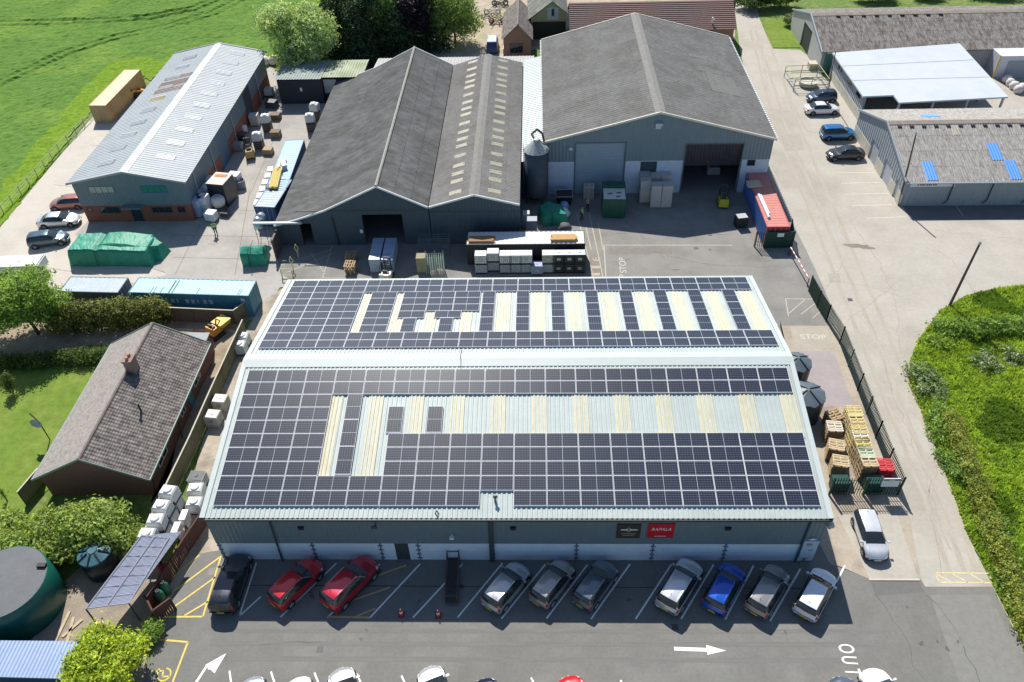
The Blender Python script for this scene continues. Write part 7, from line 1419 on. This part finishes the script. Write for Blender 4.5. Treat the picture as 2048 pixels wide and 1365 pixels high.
# rack of green white frames and boards beside the trailer
p = at(868, 545); t = thing('metal_rack', 'stack of pale green wire racks left of the black trailer', 'rack', (p.x, p.y, .01), R(2)); RK = mat('pale_green_steel', (.32, .40, .33), .5, .15, 5); b = MB()
for k in range(9):
    z = .15+k*.24
    for y in (-.5, .5): b.bar((-.75, y, z), (1.1, y, z), .025, 0, 4)
    for i in range(9): x = -.75+i*.23; b.bar((x, -.5, z), (x, .5, z), .016, 0, 4)
for x in (-.75, .2, 1.1):
    for y in (-.5, .5): b.bar((x, y, 0), (x, y, 2.35), .03, 0, 4)
b.build('frame', RK, t)
load('brown crate stack beside the green wire racks', 846, 541, 1.1, 1.0, 1.9, mat('olive_crate', (.30, .27, .17), .8, .2, 4), 0, None, nb=5)
p = at(870, 512); t = thing('metal_rack', 'dark rack frames in shade behind the pale green wire racks', 'rack', (p.x, p.y, .01)); b = MB()
for k in range(8):
    z = .2+k*.28; b.bar((-1.6, 0, z), (1.6, 0, z), .03, 0, 4); b.bar((-1.6, .9, z), (1.6, .9, z), .03, 0, 4)
for x in (-1.6, -.5, .5, 1.6):
    for y in (0, .9): b.bar((x, y, 0), (x, y, 2.3), .035, 0, 4)
b.build('frame', mat('slate_tube', (.10, .14, .17), .5, .15, 4), t)
# heap beside the silo
load('white and red machine cabinet in the shade left of the dark green sheet', 1064, 468, 1.2, 1.0, 2.0, mat('cabinet_grey', (.28, .31, .36), .5, .1, 3), 0, None, nb=1, cat='cabinet', name='cabinet'); load('small red based cabinet behind the grey one by the silo', 1053, 455, .8, .8, 2.0, mat('cabinet_pale', (.42, .42, .40), .5, .1, 3), 0, None, nb=2, cat='cabinet', name='cabinet')
p = at(1128, 408); t = thing('open_crate', 'dark tipping hopper with bright rim beside the silo', 'hopper', (p.x, p.y)); b = MB(); b.box(-.75, -.6, .2, .75, .6, 1.4, top=(-.2, -.2)); b.build('body', BLACK, t); b = MB()
for a_, c_ in (((-.95, -.8), (.95, -.8)), ((.95, -.8), (.95, .8)), ((.95, .8), (-.95, .8)), ((-.95, .8), (-.95, -.8))): b.bar((*a_, 1.42), (*c_, 1.42), .04, 0, 4)
b.build('rim', STEEL, t)
for lab, px, py, m, sz in (('bundle of white sheeting on the heap beside the dark green sheet', 1127, 432, PL, .8), ('grey black sack at the foot of the heap by the walkway line', 1130, 462, mat('grey_sack', (.10, .10, .11), .8, .2, 4, .5, 5), .75), ('blue white bag on the heap below the tipping hopper', 1128, 418, mat('blue_bag', (.25, .35, .55), .6, .2, 3), .6)):
    p = at(px, py); b = MB(); b.lathe([(0, 0), (sz*.9, .05), (sz, .35), (sz*.7, .8), (.15, .95), (0, .9)], n=10); b.v = [(x*random.uniform(.85, 1.15), y*random.uniform(.85, 1.15), z) for x, y, z in b.v]; o = b.build('sack', m, loc=(p.x, p.y, .01), smooth=True); tag(o, lab, 'sack')
p = at(1335, 362); b = MB(); 
for k in range(3): b.box(-.5, -.4, k*.42, .5, .4, k*.42+.38)
tag(b.build('red_crate', RED, loc=(p.x+1.1, p.y-.5, .01)), 'red crates stacked against the pale wall beside the tall wrapped stacks', 'crate')
p = at(1312, 352); b = MB(); b.box(-.7, -.5, 0, .7, .5, 1.2); b.box(-.75, -.55, 1.2, .75, .55, 2.6); b.box(-.5, -.56, 1.6, .5, -.552, 2.2); tag(b.build('machine', mat('amber_machine', (.50, .28, .03), .6, .15, 3), loc=(p.x, p.y-.3, .01)), 'amber machine behind the tall wrapped stacks', 'machine')
p = at(1428, 358); t = thing('pallet_truck', 'grey machine parked inside the open doorway of the big shed', 'machine', (p.x, p.y+1.2)); b = MB(); b.box(-.8, -.6, .2, .8, .6, 1.1, top=(.1, .1)); b.build('body', mat('machine_grey', (.25, .27, .29), .5, .1, 3), t); b = MB(); b.bar((-.6, -.3, 1), (-1.0, -.5, 2.6), .12, 0, 6); b.build('arm', mat('machine_grey', (.25, .27, .29), .5, .1, 3), t); b = MB(); b.box(-1.2, -.5, 2.4, -.9, -.2, 4.2); b.build('red_banner', RED, t)
# scarecrow-like garden pipes on the bungalow lawn side
p = at(92, 880); t = thing('satellite_dish', 'grey dish on a bracket at the lawn side of the bungalow', 'dish', (p.x+.35, p.y)); b = MB(); b.bar((0, 0, 0), (0, 0, 2.4), .05, 0, 6); b.bar((0, 0, 2.3), (-.9, .6, 2.6), .06, 0, 6); b.build('bracket', BLACK, t); b = MB(); b.lathe([(0, .1), (.3, .05), (.5, -.05)], (0, 0, 0), 16, 0, 'y'); b.v = [(x-.2, y-.1, z+2.2) for x, y, z in b.v]; b.build('dish', mat('dish_grey', (.40, .44, .50), .5, .06, 3), t)
# far yard clutter behind the barns
p = at(985, 100); t = thing('van', 'dark blue van with pale roof behind the joined barns', 'van', (p.x, p.y), R(90)); b = MB(); b.box(-2.2, -.9, .35, 2.2, .9, 1.2, top=(.05, .04)); b.box(-2.1, -.86, 1.2, 1.2, .86, 1.95, top=(.25, .12)); b.build('body', mat('van_blue', (.02, .05, .16), .35, .08, 3), t); b = MB(); b.box(-1.7, -.7, 1.952, .9, .7, 1.98); b.build('roof_panel', mat('van_roof', (.55, .62, .70), .3, .05, 2), t); b = MB(); b.box(1.21, -.7, 1.3, 1.24, .7, 1.75); b.build('windscreen', CGLASS, t)
for x in (-1.4, 1.4):
    for y in (-.85, .85): b = MB(); b.lathe([(0, -.1), (.3, -.1), (.3, .1), (0, .1)], (x, y, .31), 14, 0, 'y'); b.build('wheel', RUBBER, t)
p = at(1030, 108); t = thing('van', 'white van beside the cottage gable', 'van', (p.x, p.y), R(0)); b = MB(); b.box(-1.9, -.85, .35, 1.9, .85, 1.1, top=(.05, .04)); b.box(-1.8, -.82, 1.1, 1.2, .82, 1.75, top=(.25, .12)); b.build('body', WHITE, t); b = MB(); b.box(-1.2, -.86, 1.15, .6, -.82, 1.5); b.build('side_window', CGLASS, t)
for x in (-1.2, 1.2):
    for y in (-.8, .8): b = MB(); b.lathe([(0, -.1), (.3, -.1), (.3, .1), (0, .1)], (x, y, .31), 14, 0, 'y'); b.build('wheel', RUBBER, t)
for lab, px, py, col in (('rusty farm implement in the gravel yard left of the cottage', 995, 48, (.16, .07, .05)), ('pale metal frame heap in the gravel yard left of the cottage', 985, 30, (.45, .42, .38)), ('dark trailer frame at the top edge left of the cottage', 1000, 12, (.05, .06, .07))):
    p = at(px, py); b = MB(); rnd = random.Random(px)
    for k in range(16): b.bar((rnd.uniform(-1.6, 1.6), rnd.uniform(-1.6, 1.6), rnd.uniform(.1, .6)), (rnd.uniform(-1.6, 1.6), rnd.uniform(-1.6, 1.6), rnd.uniform(.3, 1.3)), .06, 0, 5)
    for x in (-1, 1): b.lathe([(.3, -.08), (.5, -.08), (.5, .08), (.3, .08)], (x, 0, .5), 14, 0, 'y')
    tag(b.build('farm_implement', mat('implement_%d' % px, col, .7, .3, 5), loc=(p.x, p.y, .01)), lab, 'implement')
for k, (px, py) in enumerate(((549, 128), (530, 130))): p = at(px, py); b = MB(); b.lathe([(0, 0), (.8, .05), (1.0, .5), (.6, 1.2), (0, 1.3)], n=9); tag(b.build('bulk_bag', mat('bag_cloth', (.66, .62, .60), .9, .12, 3, .5, 6), loc=(p.x, p.y, .01), smooth=True), 'white bulk bag behind the end of the long unit, %s of two' % ('right', 'left')[k], 'bag', 'bags behind the long unit')
# ------------------------------------------------------------------ trees and shrubs
def T(*q): p = at(*q); return (p.x, p.y, 0)
ASHY = fam('pale_leaf', (.50, .58, .30), (.38, .50, .22), (.22, .33, .12)); CONI = fam('conifer', (.06, .11, .04), (.035, .075, .03), (.018, .04, .02), .15); MIDG = fam('mid_leaf', (.20, .32, .08), (.13, .24, .06), (.07, .13, .035)); COPP = fam('copper_leaf', (.035, .02, .03), (.022, .014, .022), (.014, .01, .014), .15); BIRC = fam('birch_leaf', (.30, .40, .10), (.20, .30, .075), (.10, .17, .045)); LIME = fam('lime_leaf', (.55, .60, .06), (.38, .48, .055), (.18, .27, .04)); SHRB = fam('shrub_leaf', (.32, .45, .09), (.22, .34, .065), (.11, .18, .04))
tree('broadleaf_tree', 'pale green rounded tree at the end of the field beyond the long unit', 'tree', T(613, 154), crownblobs(6.4, 5.6, 1.0, 11, 14, 3), 26000, .19, ASHY, .3, 2.6, 21)
def conifer(label, loc, r, h, fm, seed, n=12000):
    bl = []; rnd = random.Random(seed)
    for k in range(9):
        f = k/8; bl.append((rnd.uniform(-.25, .25)*r, rnd.uniform(-.25, .25)*r, .8+h*.9*f, r*(1-.78*f)*rnd.uniform(.85, 1.1), r*(1-.78*f)*rnd.uniform(.85, 1.1), h*.12))
    return tree('conifer_tree', label, 'tree', loc, bl, n, .19, fm, .3, h*.5, seed, None, droop=.6)
conifer('tall dark conifer immediately right of the pale green tree', T(685, 118), 4.2, 12, CONI, 31, 14000); conifer('dark conifer in the middle of the top tree line', T(742, 112), 4.4, 13, CONI, 32, 14000); conifer('dark conifer at the top edge behind the pale tree', T(700, 70), 4, 11, CONI, 33, 8000); conifer('dark conifer at the top edge behind the copper tree', T(800, 74), 4.4, 12, CONI, 34, 8000)
conifer('dark conifer standing behind the mid green tree', T(770, 70), 4.6, 13, CONI, 51, 9000); conifer('dark conifer filling the gap left of the birch', T(855, 92), 3.6, 10, CONI, 52, 9000); conifer('dark conifer at the foot of the top tree line behind the black shed', T(715, 132), 3.6, 8.5, CONI, 53, 10000); conifer('low dark conifer behind the dark barn ridge end', T(800, 118), 3.4, 7, CONI, 54, 8000)
tree('broadleaf_tree', 'mid green tree between the dark conifers and the copper tree', 'tree', T(782, 108), crownblobs(3.4, 3.2, .8, 10.5, 9, 5), 12000, .16, MIDG, .22, 2.4, 35)
tree('broadleaf_tree', 'blackish copper leaved tree between the green tree and the birch', 'tree', T(828, 106), crownblobs(3.2, 3.0, .5, 11, 9, 6), 12000, .16, COPP, .22, 2.4, 36)
tree('birch_tree', 'yellow green birch with drooping twigs right of the copper tree', 'tree', T(912, 90), crownblobs(5.6, 4.5, .4, 11, 13, 7), 20000, .16, BIRC, .2, 3.5, 37, None, 1.5)
tree('broadleaf_tree', 'leafy green tree covering the end of the grey blue container at the left edge', 'tree', T(78, 668), crownblobs(5.0, 4.2, .6, 7.2, 13, 8), 26000, .14, SHRB, .2, 1.6, 38)
hedge('dark hedge with sunlit top behind the bungalow track', (120, 660), (322, 648), 2.6, 3.1, 20000, fam('bank_hedge', (.27, .26, .07), (.15, .18, .045), (.05, .08, .022)), 39, size=.11)
hedge('clipped garden hedge between the dirt track and the lawn', (-40, 738), (214, 722), 1.7, 1.3, 14000, HDARK, 40, size=.09)
tree('large_shrub', 'large spreading shrub over the small black tank in the lower left', 'shrub', T(155, 1090), crownblobs(6.0, 2.6, .4, 3.7, 15, 9), 30000, .13, fam('feathery_leaf', (.38, .46, .12), (.28, .37, .09), (.14, .21, .05)), .16, 1.2, 41)
tree('large_shrub', 'shrub filling the left edge below the lawn', 'shrub', T(15, 1085), crownblobs(2.6, 2.2, .3, 2.6, 8, 10), 8000, .13, fam('feathery_leaf', (.38, .46, .12), (.28, .37, .09), (.14, .21, .05)), .12, .9, 42)
tree('large_shrub', 'bright yellow green shrub at the bottom left beside the arrow', 'shrub', T(225, 1345), crownblobs(2.5, 3.0, .3, 3.1, 12, 11), 19000, .12, LIME, .14, 1.0, 43)
tree('shrub', 'small green shrub at the foot of the yellow green shrub by the hatching', 'shrub', T(310, 1272), crownblobs(.7, .9, .1, 1.1, 5, 12), 1800, .10, SHRB, .06, .5, 44)
tree('sapling', 'thin sapling casting a dark shadow on the lawn', 'tree', T(27, 785), [(0, 0, 1.0, .45, .45, .6), (.1, .1, 1.7, .35, .35, .5)], 900, .09, HDARK, .04, 1.2, 45)
tree('sapling', 'bare dark stake plant on the lawn near the lower left shrub', 'tree', T(15, 1003), [(0, 0, .9, .2, .2, .5)], 120, .08, HDARK, .05, 1.4, 46)
tree('shrub', 'white flowering shrub by the far corner of the brown barn gable', 'shrub', T(1578, 52), crownblobs(1.3, 1.3, .2, 2.2, 5, 13), 2600, .13, fam('pale_bush', (.32, .36, .22), (.14, .2, .07), (.06, .1, .03)), .08, .8, 47)
for k, (lab, q, rx, ry, z, n) in enumerate((('dark bush at the top edge where the lane leaves the picture', (1512, 18), 4.0, 2.6, 3.2, 9000), ('dark bush right of the lane at the top edge', (1560, 14), 3.6, 2.4, 2.8, 8000), ('bush behind the ridge of the long brown barn, left', (1745, 2), 4.5, 2.0, 2.6, 7000), ('bush behind the ridge of the long brown barn, right', (1990, -6), 4.5, 2.0, 2.6, 6000), ('bush behind the ridge of the long brown barn, middle', (1850, -4), 3.5, 2.0, 2.0, 4500))):
    tree('bush', lab, 'bush', T(*q), crownblobs(rx, ry, .2, z, 8, 60+k), n, .18, MIDG if k else fam('hedgerow', (.10, .17, .04), (.06, .11, .03), (.03, .06, .018)), .1, 1.0, 60+k)
grass('rough_verge_grass', P2((1700, 14), (2048, 10), (2300, 0), (2300, -60), (1600, -60), (1600, 40)), 9000, .5, GR, 77) if False else None
# ------------------------------------------------------------------ light
SUNV = Vector((-1.263, 4.616, 5.346)).normalized()  # towards the sun
el = math.asin(SUNV.z); az = math.atan2(SUNV.x, SUNV.y)
ld = bpy.data.lights.new('sun', 'SUN'); ld.energy = 5.0; ld.angle = R(.55); ld.color = (1, .96, .89); lo = bpy.data.objects.new('sun', ld); COL.objects.link(lo); lo.rotation_euler = SUNV.to_track_quat('Z', 'Y').to_euler()
w = bpy.data.worlds.new('World'); S.world = w; w.use_nodes = True; N, L = w.node_tree.nodes, w.node_tree.links; sk = N.new('ShaderNodeTexSky'); sk.sky_type = 'NISHITA'; sk.sun_disc = False; sk.sun_elevation = el; sk.sun_rotation = az; sk.air_density = 1.0; sk.dust_density = .4; sk.ozone_density = 2.5
L.new(sk.outputs[0], N['Background'].inputs['Color']); N['Background'].inputs['Strength'].default_value = .098
S.view_settings.view_transform = 'Standard'; S.view_settings.look = 'None'; S.view_settings.gamma = 1; S.view_settings.exposure = .3
S.cycles.max_bounces = 6; S.cycles.diffuse_bounces = 3; S.cycles.glossy_bounces = 3; S.cycles.transmission_bounces = 3; S.cycles.sample_clamp_indirect = 4
